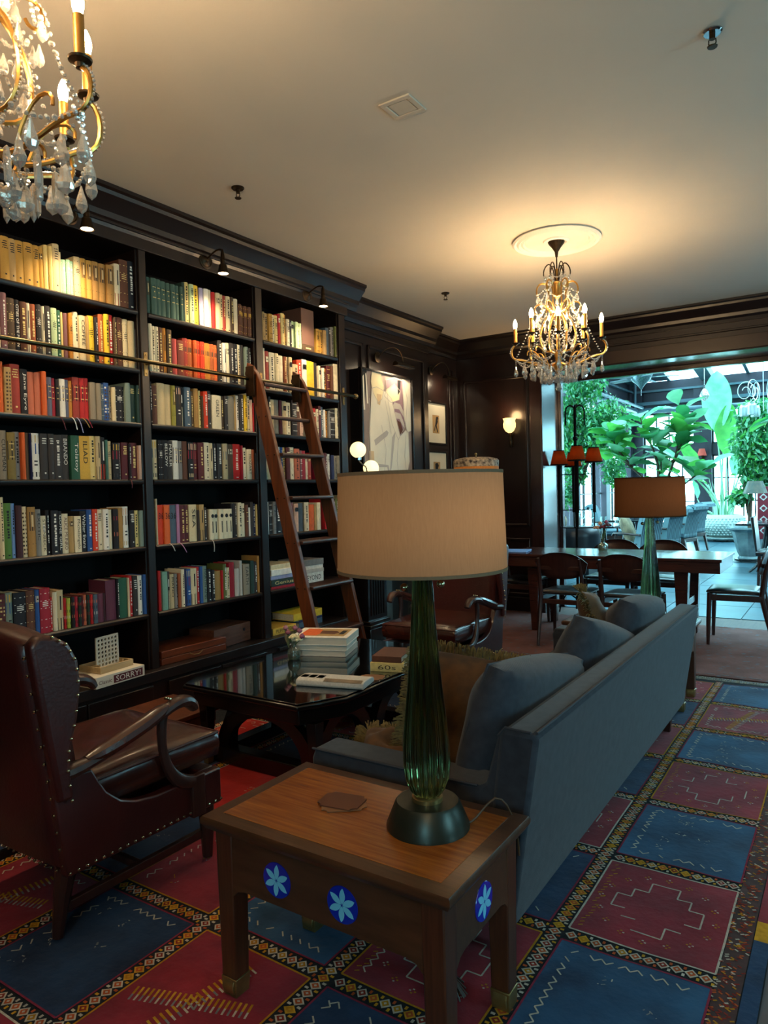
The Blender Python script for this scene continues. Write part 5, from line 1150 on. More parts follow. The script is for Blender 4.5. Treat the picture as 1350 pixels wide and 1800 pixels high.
MB().grid(lambda a, b: (-2.0 + 4.0 * a, -.97 + 1.93 * b, .008 + .002 * math.sin(a * 23) * math.sin(b * 17)), 30, 20).box(-2.0, -.97, .0005, 2.0, .96, .004).build('pile', rug_mat(), pr_)
fd = MB()
for s in (-.96, .90):
    for k in range(40):
        a = -1.99 + 3.98 * k / 40
        fd.box(a, s + .03, .0105, a + .07, s + .04, .0112)
fd.build('border_line', YARN['grey'], pr_, smooth=0)
# grey tassel lying on the rug under the near side table
ts = MB(); r2 = random.Random(5)
for k in range(46):
    a = r2.uniform(0, 2 * PI); l = r2.uniform(.03, .055)
    ts.tube([(0, 0, .03), (l * .5 * math.cos(a), l * .5 * math.sin(a), .032), (l * math.cos(a), l * math.sin(a), .004)], .0022, 4)
ts.ball((0, 0, .026), .014, 10, 6)
tag(ts.build('tassel', mat('grey_yarn', '#6d7274', rough=.9), loc=(-.93, 1.66, .010)), 'grey yarn tassel lying on the rug under the side table', 'tassel')

# ================================================================== sofa
sf = thing('sofa', 'long grey-blue woven sofa seen from behind in the middle of the room', 'sofa', (-1.12, 3.0, 0))
def S(mb, name, m=SOFA, **k):
    mb.v = [(x + 1.12, y - 3.0, z) for x, y, z in mb.v]; return mb.build(name, m, sf, **k)
YA, YZ = 1.80, 4.20
end = [(-1.50, .14), (-1.51, .50), (-1.495, .535), (-.895, .532), (-.875, .545), (-.835, .688), (-.815, .706), (-.76, .704), (-.75, .69), (-.83, .15)]
for y0, y1 in ((YA + .005, YA + .13), (YZ - .13, YZ - .005)):
    S(MB().prism(end, 'y', y0, y1), 'arm', bev=.018, smooth=40)
S(MB().prism([(-.90, .16), (-.83, .690), (-.815, .712), (-.72, .708), (-.715, .69), (-.80, .14)], 'y', YA, YZ), 'back_panel', bev=.014, smooth=40)
PIPE = mat('piping', '#35363d', rough=.9)
S(MB().tube([(-.721, YA + .012, .7105), (-.721, YZ - .012, .7105)], .0045, 6).tube([(-.735, YA + .004, .712), (-.812, YA + .006, .714), (-.832, YA + .004, .69)], .004, 6), 'piping', PIPE)
S(MB().tube([(-1.505, YA + .004, .532), (-.90, YA + .004, .534)], .004, 6), 'piping', PIPE)
S(MB().box(-1.47, YA + .13, .14, -.90, YZ - .13, .28), 'seat_deck', bev=.01)
def crease(seed, amp):
    r_ = random.Random(seed); cs = [(r_.uniform(-1, 1), r_.uniform(-1, 1), r_.uniform(0, PI), r_.uniform(5, 9)) for _ in range(5)]
    return lambda u, v: sum(amp * math.sin((u * math.cos(a) + v * math.sin(a)) * f + p) for p, q, a, f in cs) * max(0, 1 - max(abs(u), abs(v)) ** 4)
cw = (YZ - YA - .27) / 3
for i in range(3):
    yc = YA + .135 + cw * (i + .5)
    S(MB().cushion(.60, cw - .008, .15, .35, 14, M=Matrix.Translation((-1.205, yc, .355)), crease=crease(i, .004)), 'seat_cushion', smooth=60, weld=True)
for i, (yc, tilt, w_, zc) in enumerate(((2.30, -9, .76, .585), (3.08, -15, .74, .575), (3.74, -6, .66, .60))):
    M = Matrix.Translation((-.955, yc, zc)) @ Matrix.Rotation(R(tilt), 4, 'X') @ Matrix.Rotation(R(-76), 4, 'Y')
    c = S(MB().cushion(.43, w_ + .03, .19, .62, 16, M=M, crease=crease(i + 9, .006), rk=.28), 'back_cushion', smooth=60, weld=True)
    ring = [M @ Vector(p) for p in [(-.198, -w_ / 2 + .015, .032), (-.205, 0, .034), (-.198, w_ / 2 - .015, .032), (0, w_ / 2 + .01, .034), (.198, w_ / 2 - .015, .032), (.205, 0, .034), (.198, -w_ / 2 + .015, .032), (0, -w_ / 2 - .01, .034)]]
    pp = []
    for a, b in zip(ring, ring[1:] + ring[:1]):
        pp += [a.lerp(b, t / 6) for t in range(6)]
    mbp = MB().tube([p - Vector((-1.12, 3.0, 0)) for p in pp], .0045, 6, closed=True); mbp.build('piping', PIPE, c)
for x, y in ((-.87, YA + .1), (-1.42, YA + .1), (-.87, YZ - .1), (-1.42, YZ - .1)):
    S(MB().taper((x, y, 0.008), (.035, .035), (x, y, .145), (.06, .06)), 'leg', CHW, bev=.003)
# pillows
def pillow(loc, rot, w, h, t, label, seed, fringe_all=True):
    o = thing('fringed_pillow', label, 'pillow', loc, 0, 'gold velvet pillows on the sofa')
    M = Euler([R(a) for a in rot]).to_matrix().to_4x4()
    MB().cushion(w, h, t, .92, 14, M=M, crease=crease(seed, .007), rk=.15).build('cushion', GOLDV, o, smooth=70, weld=True)
    fb_ = MB(); r_ = random.Random(seed)
    per = []
    for k in range(60): per.append((-w / 2 + w * k / 60, -h / 2, 0, -1))
    for k in range(60): per.append((w / 2, -h / 2 + h * k / 60, 1, 0))
    for k in range(60): per.append((w / 2 - w * k / 60, h / 2, 0, 1))
    for k in range(60): per.append((-w / 2, h / 2 - h * k / 60, -1, 0))
    for (x, y, nx, ny) in per:
        for _ in range(4):
            l = r_.uniform(.022, .04); dz = r_.uniform(-.022, .022); dt = r_.uniform(-.012, .012)
            p0 = M @ Vector((x * .98, y * .98, 0)); p1 = M @ Vector((x + nx * l + ny * dt, y + ny * l + nx * dt, dz))
            fb_.tube([p0, p0.lerp(p1, .6) + Vector((0, 0, .004)), p1], .0022, 3, caps=False)
    tag(fb_.build('fringe', FRINGE, o, smooth=0), kind='stuff')
    return o
pillow((-1.13, 2.17, .60), (74, 8, 18), .40, .40, .15, 'gold velvet pillow with thick fringe slumped at the near end', 4)
pillow((-1.09, 3.64, .64), (-20, 64, -4), .42, .52, .13, 'gold velvet pillow with brown fringe leaning at the far end', 5)
pillow((-1.36, 2.08, .475), (10, 4, 30), .22, .22, .07, 'small gold fringed pillow lying flat behind the near lamp', 6)

# ================================================================== leather wing chairs
nail_me = MB().ball((0, 0, 0), .0055, 8, 5).mesh('nail', NAIL)
def wing_chair(name, label, loc, rz):
    o = thing(name, label, 'armchair', loc, rz)
    def by(z): return -.295 - .105 * max(0, (z - .25)) / .72           # rear face of the back, leaning
    # back slab, gently bowed
    def backf(off, sgn):
        def fn(a, b):
            z = .24 + .735 * b; w_ = .285 - .0 * b; x = (-w_ + 2 * w_ * a)
            z2 = z - .03 * (2 * a - 1) ** 2 * b
            return (x, by(z2) + off + .015 * (1 - (2 * a - 1) ** 2) * sgn, z2)
        return fn
    mb = MB(); f0, f1 = backf(0, -1), backf(.10, 1)
    mb.grid(f0, 10, 12); mb.grid(lambda a, b: f1(1 - a, b), 10, 12)
    for a in (0, 1):
        mb.grid(lambda u, v: Vector(f0(a, v)).lerp(Vector(f1(a, v)), u), 3, 12)
    mb.grid(lambda u, v: Vector(f0(u, 1)).lerp(Vector(f1(u, 1)), v) + Vector((0, 0, .02 * math.sin(PI * v))), 10, 4)
    mb.build('back', LEATH, o, weld=True, smooth=50)
    # wings
    for s in (-1, 1):
        poly = []
        for z, d in ((.46, .03), (.56, .035), (.62, .05), (.70, .085), (.80, .115), (.88, .12), (.935, .10), (.965, .06)): poly.append((by(z) + .02 + d, z))
        poly += [(by(.975) + .03, .975), (by(.95), .95), (by(.7), .70), (by(.46), .46)]
        x0 = s * .285; x1 = s * .335
        wg = MB().prism(poly, 'x', min(x0, x1), max(x0, x1)).build('wing', LEATH, o, bev=.014, smooth=40)
        for i in range(16):
            t = i / 15; k = t * 7; q = int(min(k, 6)); f = k - q
            y = poly[q][0] * (1 - f) + poly[q + 1][0] * f; z = poly[q][1] * (1 - f) + poly[q + 1][1] * f
            inst(nail_me, 'nail', wg, (s * .337, y - .014, z))
    # outer sides of the seat, front rail
    for s in (-1, 1):
        x0, x1 = s * .27, s * .31
        poly = [(by(.24) + .0, .215), (.335, .215), (.335, .345), (.04, .347), (-.04, .36), (-.10, .385), (-.15, .43), (-.18, .48), (-.20, .52), (by(.52), .53)]
        MB().prism(poly, 'x', min(x0, x1), max(x0, x1)).build('side_panel', LEATH, o, bev=.006, smooth=40)
        for i in range(22): inst(nail_me, 'nail', o, (s * .312, -.29 + .62 * i / 21, .228))
        for i in range(13): z = .25 + .66 * i / 12; inst(nail_me, 'nail', o, (s * .29, by(z) - .002, z))
    for i in range(19): inst(nail_me, 'nail', o, (-.27 + .54 * i / 18, by(.24) - .012, .235))
    MB().box(-.27, .26, .215, .27, .335, .345).box(-.27, -.28, .215, .27, .26, .30).build('seat_frame', LEATH, o, bev=.008)
    def cr(u, v): return .006 * math.sin(4.3 * u + 2.1 * v) * math.sin(3.7 * v - 1.5 * u) - .018 * math.exp(-(u * u + (v - .1) ** 2) / .3) + .004 * math.sin(11 * u + 5 * v) * math.exp(-(v + .3) ** 2 / .2)
    cu_ = MB().cushion(.56, .62, .16, .45, 18, M=Matrix.Translation((0, .05, .425)), crease=cr).build('seat_cushion', LEATHB, o, smooth=60, weld=True)
    pt_ = [(-.278, -.25, .468), (-.278, .356, .468), (.278, .356, .468), (.278, -.25, .468)]
    MB().tube([Vector(a).lerp(Vector(b), t / 5) for a, b in zip(pt_[:-1], pt_[1:]) for t in range(6)], .005, 6).build('piping', LEATH, cu_)
    # arms: carved wood with a padded top
    for s in (-1, 1):
        xa = s * .30
        path = bez((xa, -.31, .535), (xa, -.20, .53), (xa + s * .02, -.02, .59), (xa + s * .015, .09, .632), 12) + bez((xa + s * .015, .09, .632), (xa + s * .013, .15, .652), (xa, .20, .645), (xa - s * .0, .225, .598), 7)[1:]
        rs = [.030, .033, .032, .028, .026, .025, .025, .025, .025, .025, .026, .026, .027, .028, .029, .030, .030, .029, .027, .021]
        am = MB().tube(path, rs[:len(path)], 10, flat=.75).build('arm', CHW, o)
        MB().tube([Vector(p) + Vector((0, 0, .012)) for p in path[3:13]], [.018, .030, .035, .037, .038, .038, .037, .035, .030, .018], 10, flat=.7).build('arm_pad', LEATHB, am)
        for i in range(3): inst(nail_me, 'nail', am, (xa + s * .004 - .012 + .012 * i, .105, .664))
        MB().tube(bez((xa, .085, .615), (xa, .06, .50), (xa, .09, .35), (xa + s * .012, .20, .34), 12), [.020, .019, .018, .017, .017, .018, .019, .021, .023, .025, .026, .026, .024], 10, flat=.8).build('arm_post', CHW, am)
        MB().box(xa + s * .012 - .014, .185, .21, xa + s * .012 + .014, .245, .36).build('post_block', CHW, o, bev=.004)
    for s in (-1, 1):
        MB().tube([(s * .255, -.265, .23), (s * .25, -.28, .14), (s * .235, -.29, .009)], [.034, .027, .018], 10).build('leg', CHW, o)
        MB().tube([(s * .265, .295, .23), (s * .265, .30, .12), (s * .262, .30, .009)], [.032, .026, .019], 10).build('leg', CHW, o)
        MB().box(s * .25 - .012, -.27, .085, s * .25 + .012, .29, .115).build('stretcher', CHW, o, bev=.003)
    MB().box(-.25, .0, .088, .25, .024, .112).build('stretcher', CHW, o, bev=.003)
    return o
wing_chair('wing_chair', 'oxblood leather wing chair with nailheads, seen from behind at the left', (-2.31, 1.52, 0.009), 0)
wing_chair('wing_chair', 'oxblood leather armchair facing the camera beside the fireplace', (-2.40, 4.34, 0.009), PI)

# ================================================================== coffee table and what lies on it
ct = thing('coffee_table', 'low black coffee table with glossy top and arched legs', 'table', (-2.43, 3.06, 0))
TOPM = mat('black_glass_top', '#050506', rough=.04, var=.05, spec=.9, coat=.6)
oc = [(-.42, -.56), (-.36, -.69), (.37, -.69), (.48, -.47), (.48, .40), (.37, .60), (-.20, .60), (-.42, .28)]
oc2 = [(x * 1.02, y * 1.015) for x, y in oc]; oc3 = [(x * .94, y * .95) for x, y in oc]
MB().prism(oc2, 'z', .415, .438).build('table_top', BLACKW, ct, bev=.006)
MB().prism(oc, 'z', .4385, .4465).build('glass_top', TOPM, ct, bev=.002)
MB().prism(oc3, 'z', .335, .414).build('apron', BLACKW, ct, bev=.005)
def arch(axis, c0, c1, off, th=.05, h=.335, base=.09):
    mb = MB(); n = 14; pts_o, pts_i = [], []
    cm = (c0 + c1) / 2; ro = (c1 - c0) / 2; ri = ro - .075
    for k in range(n + 1):
        a = PI * k / n; pts_o.append((cm - ro * math.cos(a), base + (h - base) * math.sin(a))); pts_i.append((cm - ri * math.cos(a), base + (h - base - .06) * math.sin(a)))
    for k in range(n):
        q = [pts_o[k], pts_o[k + 1], pts_i[k + 1], pts_i[k]]
        mb.prism(q, 'y' if axis == 'x' else 'x', off - th / 2, off + th / 2)
    return mb
for off in (-.30, .30): arch('y', -.50, -.04, off).build('arched_leg', BLACKW, ct); arch('y', -.02, .42, off).build('arched_leg', BLACKW, ct)
for off in (-.50, .42): arch('x', -.32, .32, off).build('arched_leg', BLACKW, ct)
MB().box(-.36, -.54, .009, .36, -.46, .09).box(-.30, .38, .009, .36, .46, .09).box(-.34, -.46, .03, -.26, .38, .09).box(.26, -.46, .03, .34, .38, .09).build('base_frame', BLACKW, ct, bev=.006)
for x, y in ((.37, -.57), (-.34, -.57), (.37, .48), (-.18, .50)):
    lg = MB().taper((x, y, .06), (.038, .038), (x, y, .335), (.06, .06)).build('leg', BLACKW, ct, bev=.003)
    MB().taper((x, y, .009), (.034, .034), (x, y, .06), (.04, .04)).build('foot_cap', BRASS, lg, bev=.002)
ZT = .447
def art_book(c, w, d, T, loc, rz, label, cover=None, grp='art books stacked on the coffee table'):
    o = thing('art_book', label, 'book', loc, rz, grp)
    MB().box(-w / 2, -d / 2, 0, w / 2, d / 2, .004).box(-w / 2, -d / 2, T - .004, w / 2, d / 2, T).box(-w / 2, d / 2 - .004, .004, w / 2, d / 2, T - .004).build('cover', pal(c), o, bev=.001)
    MB().box(-w / 2 + .005, -d / 2 + .004, .004, w / 2 - .005, d / 2 - .004, T - .004).build('pages', mat('bright_pages', '#d5cfc0', rough=.9, col2='#bdb7a8', vscale=8, stretch=(1, 1, 60)), o)
    return o
z = ZT
for c, T, l, rz in (('palegrey', .034, 'white art book, lowest of the stack on the coffee table', 21), ('white', .030, 'white art book in the middle of the coffee table stack', 24)):
    art_book(c, .325, .27, T, (-2.60, 3.26, z), R(rz), l); z += T
o = art_book('white', .34, .28, .046, (-2.60, 3.26, z), R(22), 'thick art book with orange and brown cover on top of the stack')
z += .046
q = MB(); q.add([(-.13, -.10, .0465), (.14, -.10, .0465), (.14, .11, .0465), (-.13, .11, .0465)], [(0, 1, 2, 3)]); q.build('cover_field', pal('tan'), o, smooth=0)
q = MB(); q.add([(-.13, -.09, .0469), (-.03, -.09, .0469), (.0, .02, .0469), (-.06, .10, .0469), (-.13, .10, .0469)], [(0, 1, 2, 3, 4)]); q.build('cover_shape', pal('orange'), o, smooth=0)
q = MB(); q.add([(-.02, -.04, .0473), (.07, -.05, .0473), (.09, .0, .0473), (.06, .05, .0473), (-.03, .05, .0473)], [(0, 1, 2, 3, 4)]); q.build('cover_shape', pal('brown'), o, smooth=0)
q = MB(); q.add([(.095, -.05, .0473), (.125, -.05, .0473), (.125, .06, .0473), (.095, .06, .0473)], [(0, 1, 2, 3)]); q.build('cover_shape', pal('black'), o, smooth=0)
# bud vase with flowers
def bud_vase(loc, label, flowers, s=1.0, rz=0):
    o = thing('bud_vase', label, 'vase', loc, rz)
    MB().lathe([(0, 0), (.028, 0), (.034, .012), (.036, .03), (.032, .05), (.016, .065), (.013, .085), (.018, .095), (.016, .095), (.011, .084), (.013, .066), (.029, .05), (.033, .03), (.03, .012), (0, .006)], n=20).build('glass', clear('vase_glass', '#dfe6dc', gloss=.12, diffuse=.05), o)
    MB().lathe([(0, .007), (.028, .008), (.032, .028), (.029, .045), (0, .045)], n=16).build('water', clear('water', '#c9d2b8', gloss=.08, diffuse=.12), o)
    stem = mat('stem_green', '#3f5a2a', rough=.6); r_ = random.Random(len(label))
    for (x, y, z, c, k) in flowers:
        st = MB().tube(bez((0, 0, .02), (0, 0, .09), (x * .4, y * .4, z * .7), (x, y, z), 8), .0018, 5)
        st = st.build('flower_stem', stem, o)
        f = MB()
        if k == 'r':
            for i in range(3):
                for j in range(6):
                    a = 2 * PI * j / 6 + i * .5; rr = .007 + .007 * i
                    f.ball((x + rr * math.cos(a), y + rr * math.sin(a), z + .012 - .005 * i), .009, 6, 4, s=(1, 1, .8))
        elif k == 'b': f.ball((x, y, z + .008), .015, 10, 7, s=(1, 1, .8)).ball((x, y, z + .016), .009, 8, 5)
        else:
            f.tube(bez((x, y, z - .05), (x * 1.2, y * 1.2, z - .02), (x * 1.3, y * 1.3, z + .01), (x * 1.2, y * 1.2, z + .03), 6), [.003, .009, .012, .010, .006, .003, .001], 6, flat=.3)
        f.build('flower' if k != 'l' else 'leaf', mat('petal_' + c[1:], c, rough=.6, var=.2, vscale=60), st)
    o.scale = (s, s, s)
    return o
bud_vase((-2.635, 3.02, ZT), 'small glass bud vase of pink and cream flowers on coffee table', [(-.03, -.01, .135, '#8a4a58', 'b'), (-.005, .02, .155, '#9a5a6a', 'b'), (.035, .01, .145, '#8f5066', 'b'), (.06, .0, .12, '#96506a', 'b'), (.012, -.012, .12, '#d9cda0', 'r'), (.03, .0, .105, '#d3c9a6', 'r'), (-.045, 0, .13, '#7c6a48', 'l'), (-.025, -.01, .11, '#5b5f36', 'l'), (-.055, 0, .155, '#96606a', 'b')], 1.05)
# rolled newspaper
nw = thing('newspaper', 'folded newspaper lying across the coffee table edge', 'newspaper', (-2.115, 2.72, ZT), R(15))
pts = []
prof = [(-.075, 0), (-.08, .01), (-.075, .028), (-.05, .036), (.03, .034), (.07, .026), (.082, .014), (.078, .002)]
MB().prism(prof, 'x', -.175, .175).build('folded_sheets', mat('newsprint', '#c9c5bd', rough=.85, col2='#b4b0a8', vscale=120), nw, bev=.004, smooth=50)
NEWP = mat('news_photo', '#4d443c', rough=.85, col2='#8f7d66', vscale=14)
def newsx(x0, x1, lo, hi, name, m):
    mb = MB(); pr2 = prof[1:]
    seg = pr2[lo:hi]
    for (a, b), (c, d) in zip(seg[:-1], seg[1:]):
        n_ = Vector((b - d, c - a)).normalized() * -.0012
        mb.add([(x0, a + n_.x, b - n_.y + .001), (x1, a + n_.x, b - n_.y + .001), (x1, c + n_.x, d - n_.y + .001), (x0, c + n_.x, d - n_.y + .001)], [(0, 1, 2, 3)])
    mb.build(name, m, nw, smooth=0)
newsx(-.03, .165, 0, 3, 'photo_print', NEWP)
mb = MB()
for i in range(3):
    for k in range(4): mb.box(-.165 + i * .042, -.045 + .001, .0365, -.165 + i * .042 + .034, -.02 + k * .014 - .008, .0368)
mb.build('text_columns', mat('news_text', '#8d8880', rough=.85), nw, smooth=0)
flat = flat_book(-2.14, -1.96, 3.02, 3.26, ZT, ZT + .046, 'butter', 'thick pale gold book with large numerals at the coffee table edge', spine='y', rz=R(18), group='books lying on the coffee table', name='paperback', txt='60s', inkc='umber')
flat_book(-2.13, -1.97, 3.03, 3.25, ZT + .0465, ZT + .078, 'brown', 'dark brown book lying on the pale gold book', spine='y', rz=R(16), group='books lying on the coffee table', name='paperback')
def coaster(loc, rz, label, m, s=1.0):
    pts = []                                     # ticket shape with scooped corners
    for sx, sy, a0 in ((1, 1, 270), (-1, 1, 0), (-1, -1, 90), (1, -1, 180)):
        cx_, cy_ = sx * .062 * s, sy * .047 * s; arc_ = [(cx_ + .016 * math.cos(R(a0 - t)), cy_ + .016 * math.sin(R(a0 - t))) for t in range(0, 91, 15)]
        pts += arc_
    o = MB().prism(pts, 'z', 0, .0025).build('coaster', m, loc=loc, rot=(0, 0, rz)); return tag(o, label, 'coaster', 'brown card coasters')
CARD = mat('brown_card', '#5a3222', rough=.7, var=.06); CARD2 = mat('tan_card', '#7c5638', rough=.7, var=.06)
coaster((-2.02, 2.90, ZT), R(20), 'tan coaster on the coffee table beside the newspaper', CARD2)
# low wooden stool by the bookcase
st_ = thing('wooden_stool', 'low brown wooden stool with turned legs behind the leather chair', 'stool', (-3.06, 2.38, 0))
BRW = wood('stool_wood', '#4a2614', '#63351d', rough=.4, stretch=(3, 20, 20))
MB().box(-.20, -.30, .225, .20, .30, .25).build('seat', BRW, st_, bev=.005); MB().box(-.175, -.275, .165, .175, .275, .225).build('apron', BRW, st_, bev=.003)
for x in (-.155, .155):
    for y in (-.255, .255):
        MB().lathe([(.014, .009), (.02, .03), (.016, .05), (.026, .08), (.028, .10), (.016, .12), (.024, .135), (.022, .165)], (x, y, 0), 14).build('leg', BRW, st_)

# ================================================================== side tables
def side_table(label, loc):
    o = thing('side_table', label, 'table', loc, 0, 'teak side tables at the sofa ends')
    hx, hy = .385, .2265
    tp = MB()
    tp.add([], [])
    # top with a moulded edge
    def ringpts(ex, z): return [(-hx + ex, -hy + ex, z), (hx - ex, -hy + ex, z), (hx - ex, hy - ex, z), (-hx + ex, hy - ex, z)]
    lv = [(.022, .462), (.010, .464), (.004, .474), (0.0, .480), (0, .491), (.004, .498), (.010, .500)]
    vs = []; fs = []
    for e, z in lv: vs += ringpts(e, z)
    for k in range(len(lv) - 1):
        for i in range(4): fs.append((k * 4 + i, k * 4 + (i + 1) % 4, k * 4 + 4 + (i + 1) % 4, k * 4 + 4 + i))
    fs.append((3, 2, 1, 0)); fs.append(tuple((len(lv) - 1) * 4 + i for i in range(4)))
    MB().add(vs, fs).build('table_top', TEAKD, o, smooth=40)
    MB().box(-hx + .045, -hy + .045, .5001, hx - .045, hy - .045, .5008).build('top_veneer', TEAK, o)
    ax, ay = hx - .03, hy - .028
    for s in (-1, 1):
        # aprons with rounded lower corners meeting the legs
        def ap(l):
            r_ = .05; x0 = -l + .05; x1 = l - .05
            return [(-l, .30), (x0, .30)] if False else [(x0, .462), (x0, .26)] + [(x0 + r_ - r_ * math.cos(R(a)), .26 + r_ * math.sin(R(a))) for a in (30, 60, 90)] + [(x1 - r_ + r_ * math.cos(R(a)), .26 + r_ * math.sin(R(a))) for a in (90, 60, 30)] + [(x1, .26), (x1, .462)]
        a = MB().prism(ap(ax)[::-1], 'y', min(s * (ay - .002), s * (ay - .014)), max(s * (ay - .002), s * (ay - .014))).build('apron', TEAKD, o)
        MB().prism(ap(ay)[::-1], 'x', min(s * (ax - .002), s * (ax - .014)), max(s * (ax - .002), s * (ax - .014))).build('apron', TEAKD, o)
    for sx in (-1, 1):
        for sy in (-1, 1):
            x, y = sx * (ax - .03), sy * (ay - .03)
            lg = MB().taper((x, y, .05), (.052, .052), (x, y, .462), (.062, .062)).build('leg', TEAKV, o, bev=.004)
            MB().taper((x, y, .0), (.050, .050), (x, y, .052), (.056, .056)).prism([(y - .028, .045), (y - .034, .03), (y - .03, .012), (y - .024, .012), (y - .024, .052)], 'x', x - .02, x + .02).build('brass_sabot', BRASS, lg, bev=.003)
    # blue enamel roundels
    ENB = mat('blue_enamel', '#1026a8', rough=.15, coat=.4, var=.05); ENL = mat('light_enamel', '#74cdf0', rough=.2, coat=.4, var=.05)
    def roundel(M):
        d = MB().lathe([(0, 0), (.046, 0), (.045, .0022), (0, .0025)], n=36, M=M).build('roundel', ENB, o, smooth=20)
        p = MB()
        for k in range(6):
            a = R(60 * k + 90 - 4); pts = []
            for i in range(9):
                t = i / 8; pts.append((.002 + .040 * t, .0085 * math.sin(PI * t) ** .8))
            pts += [(x_, -y_) for x_, y_ in pts[-2:0:-1]]
            p.add([M @ Vector((x_ * math.cos(a) - y_ * math.sin(a), x_ * math.sin(a) + y_ * math.cos(a), .0030)) for x_, y_ in pts], [tuple(range(len(pts)))])
        p.build('petals', ENL, d, smooth=0)
    for x in (-.135, .075):
        roundel(Matrix.Translation((x, -ay + .0015, .378)) @ Matrix.Rotation(R(90), 4, 'X'))
    roundel(Matrix.Translation((ax + .0005 - .002, .0, .372)) @ Matrix.Rotation(R(90), 4, 'Y') @ Matrix.Rotation(R(90), 4, 'Z'))
    return o
side_table('teak side table with blue enamel roundels nearest the camera', (-1.105, 1.5265, .010))
side_table('matching side table half hidden beyond the far end of the sofa', (-1.205, 4.68, .010))
GREEN = mat('green_glass', '#668f6a', rough=.02, col2='#879a55', vscale=4, trans=1.0)
LBASE = mat('bronze_green_base', '#2c2f26', rough=.35, metal=.4, var=.15)
def table_lamp(label, loc, shade_col, watts):
    o = thing('table_lamp', label, 'lamp', loc, 0, 'fluted green glass lamps on the side tables')
    MB().lathe([(0, 0), (.108, 0), (.108, .006), (.085, .062), (.08, .068), (.0, .068)], n=48).build('base', LBASE, o, smooth=30)
    MB().lathe([(.040, .068), (.040, .078), (.034, .082)], n=32).build('collar', BRASS, o)
    MB().lathe([(.030, .080), (.042, .095), (.053, .125), (.0575, .165), (.0575, .20), (.052, .27), (.043, .36), (.035, .46), (.029, .55), (.025, .63), (.022, .70)], n=128, flute=(16, .07)).build('glass_body', GREEN, o, smooth=60)
    MB().cyl((0, 0, .09), (0, 0, .84), .006, n=10).build('stem', BRASS, o)
    sh = fabric_shade(shade_col[0], shade_col[1], .5)
    r0, r1, z0, z1 = .217, .210, .665, .915
    shd = MB().lathe([(r0 - .003, z0), (r0, z0), (r1, z1), (r1 - .003, z1)], n=72); shd.f = [f for f in shd.f if len(f) == 4]
    shd = shd.build('lamp_shade', sh, o, smooth=30)
    for r_, z_ in ((r0, z0 + .004), (r1, z1 - .003)):
        MB().lathe([(r_ - .004, z_ - .004), (r_ + .0012, z_ - .004), (r_ + .0012, z_ + .004), (r_ - .004, z_ + .004)], n=72).build('shade_trim', sh, shd).data
    MB().tube([(.0, 0, .86), (r1 * .98, 0, .91)], .002, 5).tube([(0, 0, .86), (-r1 * .49, r1 * .85, .91)], .002, 5).tube([(0, 0, .86), (-r1 * .49, -r1 * .85, .91)], .002, 5).build('spider', BRASS, o)
    for a in (215, 20):
        x, y = .047 * math.cos(R(a)), .047 * math.sin(R(a))
        ch = MB()
        for k in range(18): ch.ball((x, y, .80 - k * .0095 if a == 215 else .795 - k * .0088), .0028, 6, 4)
        zb = (.80 - 18 * .0095) if a == 215 else (.795 - 18 * .0088)
        ch.ball((x, y, zb - .008), .0105, 12, 8)
        ch.build('pull_chain', NAIL, o)
    MB().ball((0, 0, .80), .028, 14, 8, s=(1, 1, 1.2)).build('bulb', mat('shade_bulb_' + ('near' if watts < .8 else 'far'), '#fff0d8', emit='#ffb870', estr=watts * 2.2), o)
    l = bpy.data.lights.new('lamp_glow', 'POINT'); l.energy = watts; l.color = (1, .62, .32); l.shadow_soft_size = .03
    lo = bpy.data.objects.new('lamp_glow', l); COL.objects.link(lo); lo.parent = o; lo.location = (0.05, 0, .80)
    return o
la = table_lamp('near green glass table lamp with wide beige drum shade', (-.925, 1.565, .511), ('beige_linen_shade', '#9c866c'), .65)
MB().tube(bez((.08, .04, .004), (.11, .07, .005), (.10, .10, .03), (.13, .13, .05), 8) + bez((.13, .13, .05), (.16, .15, .06), (.17, .19, -.05), (.17, .19, -.12), 6)[1:], .003, 6).build('cord', mat('lamp_cord', '#4a3018', rough=.5), la)
table_lamp('far green glass table lamp with brown drum shade before the opening', (-1.085, 4.70, .511), ('brown_silk_shade', '#644630'), .8)
coaster((-1.20, 1.56, .5112), R(10), 'upper brown coaster of the pair on the near side table', CARD)
for o_ in [x for x in COL.objects if x.name.startswith('coaster')][-1:]: o_.location.z = .5140
coaster((-1.188, 1.553, .5112), R(38), 'lower brown coaster of the pair on the near side table', CARD2)

